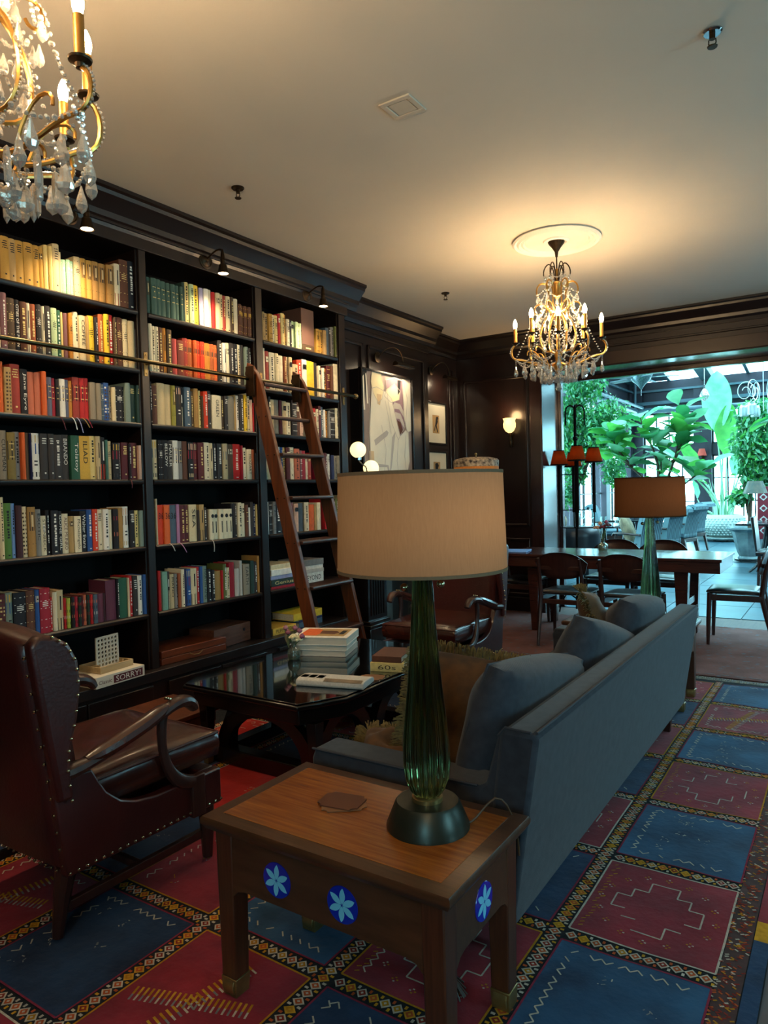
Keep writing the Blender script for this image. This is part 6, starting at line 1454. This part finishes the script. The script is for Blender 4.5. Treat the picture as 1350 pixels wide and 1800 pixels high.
# ================================================================== dining table and chairs
dt = thing('dining_table', 'long dark wooden dining table before the conservatory opening', 'table', (-1.895, 6.715, .009))
hx, hy = .995, .385
MB().box(-hx, -hy, .715, hx, hy, .741).build('table_top', TAB, dt, bev=.004)
MB().box(-hx + .015, -hy + .015, .62, hx - .015, hy - .015, .714).build('apron', TAB, dt, bev=.003)
for sx in (-1, 1):
    for sy in (-1, 1):
        x, y = sx * (hx - .33), sy * (hy - .13)
        MB().taper((x, y, 0), (.06, .06), (x, y, .62), (.115, .10)).build('leg', TAB, dt, bev=.004)
    MB().box(sx * (hx - .33) - .025, -hy + .17, .30, sx * (hx - .33) + .025, hy - .17, .36).build('stretcher', TAB, dt, bev=.003)
def dining_chair(label, loc, rz):
    """faces +y; curved back, padded black seat"""
    o = thing('dining_chair', label, 'chair', loc, rz, 'dark wooden dining chairs with black seats')
    for s in (-1, 1):
        MB().tube([(s * .205, .19, .44), (s * .21, .20, .2), (s * .215, .205, 0)], [.020, .018, .013], 8).build('leg', CHW, o)
        MB().tube([(s * .185, -.29, 0), (s * .185, -.235, .25), (s * .185, -.20, .42), (s * .185, -.225, .60), (s * .18, -.265, .76)], [.013, .019, .022, .018, .012], 8).build('leg', CHW, o)
        MB().box(s * .195 - .012, -.20, .375, s * .195 + .012, .19, .425).build('side_rail', CHW, o, bev=.004)
    MB().box(-.19, .175, .385, .19, .20, .425).build('front_rail', CHW, o, bev=.004); MB().box(-.18, -.215, .36, .18, -.19, .40).build('rear_rail', CHW, o, bev=.004)
    MB().box(-.175, -.24, .655, .175, -.215, .69).build('back_rail', CHW, o, bev=.004)
    MB().cushion(.43, .40, .05, .7, 10, M=Matrix.Translation((0, .015, .452))).build('seat', LBLACK, o, smooth=60, weld=True)
    def bk(off):
        def fn(a, b):
            u = -1 + 2 * a; w_ = .23 * (1 - .12 * (1 - b)); top = .02 * (1 - u * u) * b - .07 * abs(u) ** 3 * (b) + .05 * abs(u) ** 3 * (1 - b)
            return (u * w_, -.235 - .03 * b + .055 * u * u + off, .58 + .21 * b + top)
        return fn
    mb = MB(); f, g = bk(0), bk(.016); mb.grid(g, 12, 5); mb.grid(lambda a, b: f(1 - a, b), 12, 5)
    for b in (0, 1): mb.grid(lambda u, v: Vector(f(u, b)).lerp(Vector(g(u, b)), v), 12, 1)
    for a in (0, 1): mb.grid(lambda u, v: Vector(f(a, u)).lerp(Vector(g(a, u)), v), 5, 1)
    mb.build('backrest', CHW, o, weld=True, smooth=50)
    return o
ch0 = dining_chair('dining chair on the near side of the table, left of the pair seen from behind', (-2.10, 6.10, .009), 0)
def chair_copy(label, loc, rz):
    c = copy_tree(ch0); c.location = loc; c.rotation_euler = (0, 0, rz); c['label'] = label; return c
chair_copy('dining chair seen from behind just left of the far lamp', (-1.56, 6.10, .009), R(-3))
chair_copy('dining chair in profile at the right end of the table', (-.845, 6.73, .009), R(93))
chair_copy('dining chair at the left end of the table beside the dark wall', (-2.80, 6.70, .009), R(-88))
chair_copy('dining chair on the far side of the table, left of the vase', (-2.06, 7.27, .009), R(180))
chair_copy('dining chair on the far side of the table, right of the vase', (-1.60, 7.28, .009), R(180))
bud_vase((-1.99, 6.76, .751), 'glass vase with dark red and peach flowers on the dining table', [(.0, 0, .17, '#6b1a2c', 'r'), (.035, .0, .185, '#5a1428', 'r'), (-.04, 0, .165, '#c89a7c', 'r'), (.02, .02, .20, '#8a4060', 'b'), (-.02, .01, .19, '#d0a890', 'b')], 1.35)
mn = MB().box(-.12, -.16, 0, .12, .16, .012).build('menu_folder', pal('skyblue'), loc=(-2.78, 6.55, .751), rot=(0, 0, R(12)), bev=.002)
tag(mn, 'pale blue menu folder on the left end of the dining table', 'folder')

# ================================================================== conservatory contents
def leafy(name, col, col2, tr):
    m = mat(name, col, rough=.4, col2=col2, vscale=5, spec=.5); nt = m.node_tree; N = nt.nodes; L = nt.links
    t = N.new('ShaderNodeBsdfTranslucent'); mx = N.new('ShaderNodeMixShader'); mx.inputs[0].default_value = tr
    L.new(N['Principled BSDF'].inputs['Base Color'].links[0].from_socket, t.inputs[0])
    L.new(N['Principled BSDF'].outputs[0], mx.inputs[1]); L.new(t.outputs[0], mx.inputs[2]); L.new(mx.outputs[0], N['Material Output'].inputs['Surface'])
    return m
LEAF = leafy('leaf_green', '#3f9440', '#5cb04a', .4)
LEAFD = leafy('leaf_dark', '#2a7446', '#3f8f56', .35)
LEAFP = leafy('leaf_pale', '#6db98a', '#93cfa6', .35)
BARK = mat('bark', '#4a3a2c', rough=.9, var=.3, vscale=20)
def leaf_mesh(name, L_, W_, m, fold=.15, droop=.25, obov=.6, n=8):
    mb = MB(); vs = []; fs = []
    for i in range(n + 1):
        t = i / n; w_ = W_ / 2 * (math.sin(PI * t ** (1.0 if obov < .55 else 1.5)) ** .7) * (1 - .0 * t); w_ = max(w_, .002)
        z = -droop * L_ * t * t; wv = .02 * L_ * math.sin(t * 15)
        vs += [(-w_, L_ * t, z + fold * w_ + wv), (-w_ * .5, L_ * t, z + fold * w_ * .2), (0, L_ * t, z - .0), (w_ * .5, L_ * t, z + fold * w_ * .2), (w_, L_ * t, z + fold * w_ - wv)]
    for i in range(n):
        for k in range(4): a = i * 5 + k; fs.append((a, a + 1, a + 6, a + 5))
    mb.add(vs, fs)
    return mb.mesh(name, m, 60)
fig_l = [leaf_mesh('leaf', .40, .27, m) for m in (LEAF, LEAFD, LEAFP)]
# fiddle-leaf fig
fg = thing('fiddle_leaf_fig', 'fiddle-leaf fig tree with big rounded leaves behind the far lamp', 'plant', (-2.45, 11.2, 0))
r_ = random.Random(11)
pot_prof = [(.0, .0), (.22, .0), (.26, .06), (.30, .36), (.31, .40), (.28, .40), (.25, .34), (0, .34)]
TERRA = mat('pale_stone_pot', '#8f9a96', rough=.8, col2='#aab4ae', vscale=9)
MB().lathe(pot_prof, n=28).build('pot', TERRA, fg)
branches = [((0, 0, .3), (.0, 0, 1.2), (.05, 0, 1.5), (.02, .1, 1.85)), ((0, 0, 1.2), (-.2, .1, 1.5), (-.5, .1, 1.7), (-.75, .1, 1.95)), ((0, 0, 1.2), (.2, 0, 1.6), (.35, 0, 1.9), (.28, .1, 2.55)), ((0, 0, 1.3), (.1, -.1, 1.8), (-.2, 0, 2.1), (-.25, 0, 2.4)), ((0, 0, 1.1), (.3, 0, 1.3), (.5, 0, 1.5), (.70, 0, 1.62)), ((.2, 0, 1.7), (.35, .1, 1.9), (.30, .1, 2.2), (.45, .1, 2.3)), ((-.4, .1, 1.65), (-.6, 0, 1.9), (-.7, 0, 2.1), (-.72, 0, 2.25))]
for b in branches:
    pts = bez(*b, 8); MB().tube(pts, [.022 - .0017 * k for k in range(9)], 6).build('branch', BARK, fg)
    k = 17 if b[3][2] > 1.7 else 12
    for i in range(k):
        t = 1 - .55 * (i / k); p = pts[min(8, int(t * 8))].lerp(pts[min(8, int(t * 8) + 1)], (t * 8) % 1)
        inst(r_.choice(fig_l), 'leaf', fg, p, (R(r_.uniform(-10, 65)), R(r_.uniform(-20, 20)), 2.4 * i + r_.uniform(-.4, .4)), [r_.uniform(.75, 1.1)] * 3)
# bird-of-paradise in the woven white pot
bp_ = thing('bird_of_paradise', 'tall bird-of-paradise plant with huge paddle leaves in woven white pot', 'plant', (-2.56, 18.35, 0))
WPOT = mat('woven_white_pot', '#a9b5ae', rough=.6, col2='#c4cdc6', vscale=60, bump=.5, bscale=70)
pw = MB().lathe([(0, .10), (.26, .10), (.36, .16), (.47, .32), (.49, .45), (.44, .58), (.38, .63), (.34, .63), (.38, .55), (0, .53)], n=36).build('pot', WPOT, bp_)
kn = MB()
for i in range(36):
    for j in range(8):
        a = 2 * PI * (i + .5 * (j % 2)) / 36; z = .17 + j * .053; rr = .36 + .13 * math.sin(PI * (z - .1) / .62) ** 1.0
        kn.ball((rr * math.cos(a) * .985, rr * math.sin(a) * .985, z), .026, 6, 4, s=(1, 1, .8))
tag(kn.build('weave_knots', WPOT, bp_), kind='stuff')
MB().lathe([(0, 0.04), (.36, .04), (.40, .075), (.40, .10), (0, .10)], n=28).build('saucer', TERRA, bp_)
MB().cyl((-.2, 0, 0), (-.2, 0, .04), .03).cyl((.2, .1, 0), (.2, .1, .04), .03).cyl((.1, -.2, 0), (.1, -.2, .04), .03).build('feet', BLACKW, bp_)
STEM = mat('pale_stem', '#7fb58c', rough=.4, col2='#a5cda6', vscale=4)
pad = [leaf_mesh('paddle_leaf', 1.5, .62, m, fold=.35, droop=.10, obov=.5, n=14) for m in (LEAFP, LEAF)]
for (bx, by_, tx, ty, tz, k, rx, rz, s) in ((0, 0, -.12, 0, 2.55, 0, 80, 5, 1.05), (.05, 0, .10, -.1, 2.0, 1, 84, -10, .85), (-.05, .05, .0, .1, 2.3, 0, 75, 20, .9), (-.1, 0, -.75, 0, 1.75, 0, 38, 75, .75), (-.05, -.05, -.55, -.1, 1.7, 1, 55, 60, .8), (.1, 0, .40, 0, 1.7, 1, 70, -30, .6), (-.15, 0, -.30, -.1, 1.35, 1, 25, 80, .3), (-.2, 0, -.55, -.1, 1.0, 0, 80, 60, .33), (.1, .1, .25, .1, 1.5, 0, 80, -20, .5), (.12, -.05, .5, -.1, 1.25, 1, 60, -60, .4)):
    pts = bez((bx, by_, .55), (bx * 1.3, by_, .55 + (tz - .55) * .5), (tx * .75, ty, tz - .4), (tx, ty, tz), 8)
    st = MB().tube(pts, [.034 - .0028 * q for q in range(9)], 6).build('stalk', STEM, bp_)
    inst(pad[k], 'paddle_leaf', st, (tx, ty, tz), (R(rx), 0, R(rz)), (s, s, s))
for i in range(16):
    a = r_.uniform(0, 2 * PI); MB().tube(bez((.18 * math.cos(a), .18 * math.sin(a), .53), (.2 * math.cos(a), .2 * math.sin(a), .8), (.25 * math.cos(a), .2, 1.0), (.32 * math.cos(a), .25 * math.sin(a), r_.uniform(1.0, 1.5)), 5), [.03, .027, .022, .016, .01, .004], 5).build('stalk', STEM, bp_)
# fine-leaved ficus trees
def ficus(name, label, loc, pot, trunks, clouds, nleaf, size, seed):
    o = thing(name, label, 'tree', loc); r2 = random.Random(seed)
    pot(o)
    for t_ in trunks: MB().tube(bez(*t_, 8), [.04 - .003 * k for k in range(9)], 6).build('trunk', BARK, o)
    mb = MB(); mats_ = [LEAF, LEAFD, LEAFP]
    for (cx, cy, cz, rx, ry, rz, n) in clouds:
        for _ in range(int(n * nleaf)):
            while True:
                u = Vector((r2.uniform(-1, 1), r2.uniform(-1, 1), r2.uniform(-1, 1)))
                if u.length < 1: break
            u = u * (.55 + .45 * r2.random()) ; p = Vector((cx + u.x * rx, cy + u.y * ry, cz + u.z * rz))
            L_ = size * r2.uniform(.7, 1.2); M = Matrix.Translation(p) @ Euler((R(r2.uniform(-100, 10)), R(r2.uniform(-40, 40)), r2.uniform(0, 2 * PI))).to_matrix().to_4x4()
            w_ = L_ * .24; mb.add([(0, 0, 0), (-w_, L_ * .45, .02 * L_), (0, L_, -.12 * L_), (w_, L_ * .45, .02 * L_), (0, L_ * .45, -.04 * L_)], [(0, 4, 1), (1, 4, 2), (0, 3, 4), (4, 3, 2)], r2.choice((0, 1, 1, 2)), M)
    tag(mb.build('foliage', mats_, o, smooth=0), kind='stuff')
    return o
def pot_plain(o): MB().lathe(pot_prof, n=28).build('pot', TERRA, o)
ficus('weeping_ficus', 'weeping ficus with fine drooping leaves at the left of the opening', (-4.15, 12.5, 0), pot_plain, [((0, 0, .3), (.05, 0, 1.0), (-.05, 0, 1.8), (.05, 0, 2.7)), ((0, 0, 1.2), (.2, 0, 1.6), (.4, 0, 2.0), (.5, 0, 2.4))],
      [(.15, 0, 2.85, .42, .4, .35, 1), (-.1, 0, 2.3, .45, .45, .5, 1.5), (.45, 0, 2.25, .5, .4, .45, 1.6), (.15, 0, 1.9, .55, .4, .35, 1.3), (.0, 0, 1.45, .25, .25, .3, .4), (.6, 0, 1.5, .22, .25, .35, .5), (-.15, 0, 1.1, .15, .2, .25, .25)], 1150, .085, 21).scale = (1.12, 1.12, 1.12)
def urn(o):
    MB().lathe([(0, .06), (.20, .06), (.17, .10), (.20, .16), (.26, .40), (.29, .52), (.36, .57), (.36, .60), (.29, .60), (.25, .52), (0, .50)], n=8).build('pot', mat('mottled_urn', '#5f6f74', rough=.8, col2='#8fa3a6', vscale=6), o, smooth=20)
    MB().lathe([(0, .02), (.24, .02), (.26, .055), (0, .058)], n=24).cyl((.15, 0, 0), (.15, 0, .02), .02).cyl((-.15, 0, 0), (-.15, 0, .02), .02).build('saucer', BLACKW, o)
ficus('glossy_ficus', 'glossy leaved ficus tree in a mottled urn at the right edge', (-1.50, 13.7, 0), urn, [((0, 0, .5), (0, 0, 1.2), (.1, 0, 2.0), (.1, 0, 2.6)), ((0, 0, .8), (-.1, 0, 1.4), (-.1, 0, 1.8), (-.12, 0, 2.2))],
      [(.12, 0, 2.55, .42, .4, .32, 1.2), (.1, 0, 2.05, .48, .45, .5, 2.0), (.15, 0, 1.6, .4, .4, .4, 1.3), (-.15, 0, 1.15, .22, .22, .18, .35)], 900, .12, 23)
lf = thing('overhanging_branch', 'broad green leaves reaching in from the right edge', 'plant', (-.75, 11.5, 2.0))
MB().tube(bez((.4, 0, -.2), (.2, 0, .1), (0, 0, .25), (-.15, 0, .30), 8), .012, 6).build('branch', BARK, lf)
for i in range(7): inst(fig_l[i % 3], 'leaf', lf, (-.15 + i * .06, 0, .30 - i * .03), (R(-15 + 12 * i), R(10), R(95 + 30 * (i % 3) - 20)), (1, 1, 1))

# iron candelabra floor lamp
ca = thing('candelabra_lamp', 'black iron floor candelabra with four glowing orange shades', 'lamp', (-2.53, 7.63, 0))
ca.scale = (.905, .905, .975)
MB().tube([(0, 0, .12), (0, 0, 2.30)], .017, 8).ball((0, 0, 1.95), .03, 10, 6).ball((0, 0, 1.15), .022, 10, 6, s=(1, 1, 4)).build('column', IRON, ca)
for k in range(4):
    a = PI / 2 * k + .4; c_, s_ = math.cos(a), math.sin(a)
    MB().tube([(0, 0, .14), (.12 * c_, .12 * s_, .22), (.2 * c_, .2 * s_, .1), (.22 * c_, .22 * s_, 0)], .01, 6).tube(bez((0, 0, .70), (.09 * c_, .09 * s_, .75), (.09 * c_, .09 * s_, .60), (0, 0, .55), 8), .007, 6).build('foot_scroll', IRON, ca)
    MB().tube([(0, 0, 2.25)] + [(.055 * c_ - .055 * c_ * math.cos(R(t)), .055 * s_ - .055 * s_ * math.cos(R(t)), 2.25 + .07 * math.sin(R(t))) for t in range(0, 181, 30)] + [(.11 * c_, .11 * s_, 2.10)], .009, 6).build('top_scroll', IRON, ca)
OSH = fabric_shade('orange_shade', '#7d3818', .5)
for k, (dx, dy, dz) in enumerate(((-.19, -.05, 0), (-.07, .12, -.02), (.06, -.13, .04), (.20, .06, .02))):
    ar = MB().tube([(0, 0, .95), (dx * .9, dy * .9, .95), (dx, dy, .97), (dx, dy, 1.12)], .008, 6).tube([(dx, dy, 1.12), (dx, dy, 1.67 + dz)], .019, 8).tube([(0, 0, 1.55), (dx, dy, 1.55)], .006, 6).tube([(0, 0, 1.15), (dx, dy, 1.15)], .006, 6).build('candle_arm', IRON, ca)
    s2 = MB().lathe([(.105, 1.66 + dz), (.062, 1.82 + dz)], (dx, dy, 0), 24); s2.f = [f for f in s2.f if len(f) == 4]
    s2.build('orange_shade', OSH, ar)
    MB().lathe([(.104, 1.655 + dz), (.108, 1.655 + dz), (.108, 1.668 + dz), (.104, 1.668 + dz)], (dx, dy, 0), 24).build('shade_rim', IRON, ar)
    MB().lathe([(.060, 1.815 + dz), (.064, 1.815 + dz), (.064, 1.825 + dz), (.060, 1.825 + dz)], (dx, dy, 0), 24).build('shade_rim', IRON, ar)
    MB().ball((dx, dy, 1.73 + dz), .022, 8, 6).build('bulb', mat('candelabra_bulb', '#ffd9a0', emit='#ffab5a', estr=7), ar)
# dark leather tub chair just inside the opening
tb = thing('tub_chair', 'black leather tub chair back just beyond the opening', 'armchair', (-3.25, 9.55, 0))
mb = MB()
mb.grid(lambda a, b: (.42 * math.cos(R(180 + 180 * a)), .40 * math.sin(R(180 + 180 * a)) * .8 - .05, .30 + .53 * b), 20, 4); mb.grid(lambda a, b: (.34 * math.cos(R(360 - 180 * a)), .33 * math.sin(R(360 - 180 * a)) * .8 - .05, .30 + .53 * b), 20, 4)
mb.grid(lambda a, b: ((.42 - .08 * b) * math.cos(R(180 + 180 * a)), (.40 - .07 * b) * math.sin(R(180 + 180 * a)) * .8 - .05, .83 + .015 * math.sin(PI * b)), 20, 3)
mb.build('back', LBLACK, tb, weld=True, smooth=60)
MB().cushion(.66, .60, .16, .3, 10, M=Matrix.Translation((0, .02, .40))).build('seat', LBLACK, tb, smooth=60, weld=True)
MB().box(-.34, -.32, .2, .34, .3, .32).build('seat_base', LBLACK, tb, bev=.01)
for x in (-.28, .28):
    for y in (-.26, .24): MB().taper((x, y, 0), (.03, .03), (x, y, .2), (.045, .045)).build('leg', CHW, tb)
# striped chairs along the glass, cafe tables
def stripe_mat():
    m = mat('blue_stripe', '#38525c', rough=.8, var=.1)
    nt = m.node_tree; N = nt.nodes; L = nt.links; b = N['Principled BSDF']
    tc = N.new('ShaderNodeTexCoord'); w = N.new('ShaderNodeTexWave'); w.bands_direction = 'X'; w.inputs['Scale'].default_value = 7; cr = N.new('ShaderNodeValToRGB')
    cr.color_ramp.interpolation = 'CONSTANT'; cr.color_ramp.elements[0].color = lin('#263c48'); cr.color_ramp.elements[1].position = .5; cr.color_ramp.elements[1].color = lin('#6d8a92')
    L.new(tc.outputs['Object'], w.inputs['Vector']); L.new(w.outputs['Fac'], cr.inputs[0]); L.new(cr.outputs[0], b.inputs['Base Color'])
    return m
STR = stripe_mat()
def striped_chair(label, loc, rz):
    o = thing('striped_chair', label, 'chair', loc, rz, 'blue striped armchairs in the conservatory')
    mb = MB()
    path = [(-.24, .46), (-.26, .62), (-.30, .80), (-.34, .90), (-.37, .945), (-.41, .95), (-.43, .92), (-.41, .90)]
    inn = [(-.12, .46), (-.17, .62), (-.21, .80), (-.25, .92), (-.31, .99), (-.40, 1.0), (-.46, .96), (-.47, .90)]
    for (a, b), (c, d) in zip(zip(path[:-1], path[1:]), zip(inn[:-1], inn[1:])): mb.prism([a, b, d, c], 'x', -.25, .25)
    mb.build('scroll_back', STR, o, smooth=40)
    MB().cushion(.56, .52, .14, .4, 8, M=Matrix.Translation((0, .02, .42))).build('seat', STR, o, weld=True, smooth=60)
    MB().box(-.27, -.25, .30, .27, .27, .37).build('seat_rail', CHW, o, bev=.006)
    for s in (-1, 1):
        MB().tube([(s * .27, -.26, .64), (s * .28, 0, .66), (s * .28, .18, .655), (s * .28, .20, .62)], .024, 8, flat=.7).tube([(s * .275, .14, .65), (s * .27, .17, .5), (s * .26, .16, .36)], .018, 8).build('arm', CHW, o)
        MB().taper((s * .24, -.30, 0), (.03, .03), (s * .24, -.23, .34), (.05, .05)).build('leg', CHW, o); MB().taper((s * .24, .24, 0), (.03, .03), (s * .24, .24, .34), (.05, .05)).build('leg', CHW, o)
    return o
sc0 = striped_chair('striped armchair farthest back along the glass, nearest the white pot', (-2.85, 15.6, 0), R(75))
def scopy(label, loc, rz):
    c = copy_tree(sc0); c.location = loc; c.rotation_euler = (0, 0, rz); c['label'] = label; return c
scopy('striped armchair second from the white pot, right of the lamp', (-2.75, 14.1, 0), R(75))
scopy('striped armchair directly behind the far lamp stem', (-2.75, 12.6, 0), R(75))
scopy('striped armchair behind the dining table vase', (-2.75, 11.0, 0), R(70))
scopy('striped armchair facing right beyond the black tub chair', (-4.15, 11.2, 0), R(-80))
scopy('striped armchair in the left corner by the ficus', (-4.15, 14.6, 0), R(-80))
scopy('striped armchair half hidden behind the right-hand lamp', (-1.05, 14.6, 0), R(200))
def cafe_table(label, loc, w, d, m):
    o = thing('cafe_table', label, 'table', loc, 0, 'dark cafe tables in the conservatory')
    MB().box(-w, -d, .72, w, d, .75).build('table_top', m, o, bev=.004)
    for s in (-1, 1):
        MB().tube(bez((0, s * d * .55, .72), (s * .0 + .05, s * d * .55, .4), (.02, s * d * .6, .15), (w * .6, s * d * .6, 0), 6), .022, 6).tube(bez((0, s * d * .55, .72), (-.05, s * d * .55, .4), (-.02, s * d * .6, .15), (-w * .6, s * d * .6, 0), 6), .022, 6).build('trestle', BLACKW, o)
    return o
DTOP = mat('dark_table_top', '#1d2226', rough=.15, coat=.4)
cafe_table('cafe table set with glasses beyond the tub chair', (-3.45, 11.5, 0), .38, .5, DTOP)
cafe_table('cafe table between the facing striped armchairs', (-3.45, 13.4, 0), .38, .5, DTOP)
cafe_table('cafe table farthest back near the corner windows', (-3.45, 15.4, 0), .38, .5, DTOP)
cafe_table('cafe table with a floral lamp at the right edge', (-1.10, 12.3, 0), .40, .40, DTOP)
wg_me = [MB().lathe([(0, 0), (.032, 0), (.006, .006), (.006, .07), (.03, .10), (.038, .14), (.034, .19), (.032, .19), (.036, .14), (.028, .103), (0, .08)], n=18).mesh('wine_glass', GLASS), MB().lathe([(0, 0), (.032, 0), (.036, .11), (.034, .11), (.030, .006), (0, .006)], n=18).mesh('tumbler', GLASS)]
for i, (x, y, k, l) in enumerate(((-3.62, 11.2, 0, 'wine glass on the cafe table nearest the black tub chair'), (-3.50, 11.3, 0, 'second wine glass on the cafe table by the tub chair'), (-3.30, 11.25, 1, 'water tumbler on the cafe table by the tub chair'), (-3.2, 11.7, 1, 'water tumbler near the right edge of that cafe table'), (-3.4, 13.2, 0, 'wine glass on the middle cafe table'))):
    o = bpy.data.objects.new('wine_glass' if k == 0 else 'tumbler', wg_me[k]); COL.objects.link(o); o.location = (x, y, .75); o.scale = (1.3, 1.3, 1.3); tag(o, l, 'glass', 'glasses on the cafe tables')
FLOR = mat('floral_print', '#6a5a48', rough=.85, col2='#b59a78', vscale=9)
def plump(loc, rot, s, label):
    M = Euler([R(a) for a in rot]).to_matrix().to_4x4()
    o = MB().cushion(s, s, .16, .9, 10, M=M).build('scatter_cushion', FLOR, loc=loc, smooth=70, weld=True); tag(o, label, 'pillow', 'floral cushions on the striped chairs')
plump((-2.86, 12.62, .70), (0, 70, 8), .42, 'floral cushion on the striped chair behind the far lamp'); plump((-2.86, 11.02, .70), (0, 70, 4), .42, 'floral cushion on the striped chair behind the vase'); plump((-4.02, 11.2, .70), (0, -70, 0), .40, 'pale floral cushion on the left striped chair')
# right-hand table lamp with pleated floral shade, patterned red panel, dark high chair
rlp = thing('floral_lamp', 'slender lamp with scalloped floral shade at the right edge', 'lamp', (-1.27, 12.35, .75))
MB().lathe([(.09, 0), (.09, .015), (.02, .03), (.012, .06), (.016, .2), (.010, .3), (.012, .47), (0, .47)], n=16).build('stem', mat('silver_stem', '#8f999c', rough=.3, metal=.8), rlp)
MB().lathe([(.165, .45), (.10, .64), (.097, .64), (.16, .45)], n=36, flute=(8, .05)).build('scalloped_shade', mat('floral_shade', '#4f5853', rough=.8, col2='#75685c', vscale=14), rlp)
rp = thing('patterned_panel', 'red and white tile-patterned panel at the right edge', 'panel', (-1.05, 12.9, .45))
RDP = mat('red_tile', '#7e1c2c', rough=.7, var=.1); WHP = mat('white_tile', '#d7d2cc', rough=.7)
MB().box(-.25, 0, 0, .25, .03, .85).build('board', RDP, rp, bev=.003)
for i in range(3):
    for j in range(4):
        x, z = -.16 + .16 * i, .14 + .18 * j
        q = MB(); q.add([(x - .06, -.001, z), (x, -.001, z - .06), (x + .06, -.001, z), (x, -.001, z + .06)], [(0, 1, 2, 3)]); q.build('white_motif', WHP, rp, smooth=0)
        q = MB(); q.lathe([(0, 0), (.03, 0), (.03, .001), (0, .001)], n=12, M=Matrix.Translation((x, -.002, z)) @ Matrix.Rotation(R(90), 4, 'X')); q.build('red_motif', RDP, rp, smooth=0)
hc = thing('bar_chair', 'dark leather bar chair cut off by the right edge', 'chair', (-.78, 9.9, 0))
MB().cushion(.44, .44, .1, .5, 8, M=Matrix.Translation((0, 0, .50))).build('seat', LBLACK, hc, weld=True, smooth=60)
MB().prism([(-.22, .50), (-.20, .50), (-.24, .95), (-.28, .95)], 'y', -.2, .2).build('backrest', LBLACK, hc, bev=.015)
for x in (-.18, .18):
    for y in (-.18, .18): MB().taper((x * 1.1, y * 1.1, 0), (.028, .028), (x, y, .47), (.04, .04)).build('leg', CHW, hc)
MB().lathe([(.19, .30), (.20, .30), (.20, .32), (.19, .32)], n=24).build('foot_ring', CHROME, hc)
# little red wall lamps
def red_lamp(loc, rz, label):
    o = thing('red_wall_lamp', label, 'lamp', loc, rz, 'small red shaded lamps on the conservatory walls')
    MB().box(-.03, -.03, -.12, .03, 0, .02).tube([(0, -.02, -.05), (0, -.12, -.08), (0, -.12, 0)], .008, 6).build('bracket', DKBRASS, o)
    s2 = MB().lathe([(.11, 0), (.065, .17)], (0, -.12, 0), 20); s2.f = [f for f in s2.f if len(f) == 4]; s2.build('shade', mat('coral_shade', '#b5483e', rough=.8, emit='#c9503c', estr=.15), o)
red_lamp((-3.12, YB - .08, 2.06), 0, 'small red lamp on the pier behind the paddle leaves'); red_lamp((XL + .05, 14.6, 1.88), R(90), 'small red lamp on the left wall beyond the candelabra')
# ceiling fan and hanging lanterns
fn = thing('paddle_fan', 'ceiling fan with beaded basket light under the glass roof', 'fan', (-2.92, 12.2, 3.05))
MB().cyl((0, 0, .25), (0, 0, 1.9), .018, n=10).build('rod', CSTEEL, fn)
MB().lathe([(0, -.10), (.02, -.08), (.06, -.02), (.14, .05), (.18, .14), (.18, .24), (.08, .28), (0, .28)], n=24, flute=(24, .02)).build('basket_light', mat('beaded_basket', '#3d4a50', rough=.35, col2='#7c9098', vscale=60, metal=.5), fn)
MB().cyl((0, 0, -.20), (0, 0, -.10), .004).build('pull', CHROME, fn)
for k in range(5):
    a = 2 * PI * k / 5 + .25; Mz = Matrix.Rotation(a, 4, 'Z') @ Matrix.Rotation(R(10), 4, 'X')
    MB().box(.12, -.02, .09, .26, .02, .10, M=Mz).box(.24, -.065, .088, .58, .065, .10, M=Mz).build('blade', CSTEEL, fn, bev=.003)
ph = thing('glass_pendant', 'small glass pendant hanging beneath the rafter', 'lamp', (-2.10, 13.1, 2.88))
MB().cyl((0, 0, .12), (0, 0, 1.9), .004, n=6).cyl((0, 0, .1), (0, 0, .16), .02).build('chain', CHROME, ph); MB().lathe([(0, -.12), (.05, -.08), (.08, -.02), (.05, .06), (.02, .1)], n=16).build('glass', CRYST, ph)
sp = thing('spiral_chandelier', 'white wire chandelier of spiral hoops with glass jars', 'chandelier', (-1.02, 11.0, 2.35))
WIRE = mat('white_wire', '#c9d3d6', rough=.4, metal=.3)
for k in range(6):
    a = PI * k / 3; c_, s_ = math.cos(a), math.sin(a); pts = []
    for i in range(34):
        t = i / 33; th = -PI / 2 + t * 4.2 * PI * .8; rr = .17 * (1 - .72 * t); pts.append(((.12 + .16 - rr * math.cos(th) * 1.0) * c_ * .8, (.28 - rr * math.cos(th)) * s_ * .8, .28 + rr * math.sin(th)))
    MB().tube(pts, .006, 6).build('hoop', WIRE, sp)
    MB().lathe([(0, 0), (.055, 0), (.06, .02), (.06, .12), (.045, .14), (.045, .16), (.042, .16), (.055, .12), (0, .01)], (.30 * c_ * .8, .30 * s_ * .8, -.06), 18).build('glass_jar', clear('jar_glass', '#f2fafa', gloss=.2, diffuse=.25), sp)
MB().cyl((0, 0, .0), (0, 0, 2.6), .006, n=6).build('rod', WIRE, sp)
cb = tag(MB().box(-.16, -.14, 0, .16, .14, .42).box(-.16, -.145, .1, .16, -.14, .3).build('storage_box', mat('pale_card_box', '#7f8f90', rough=.7), loc=(-3.15, 18.6, 0), bev=.004), 'pale box standing on the floor left of the white pot', 'box')
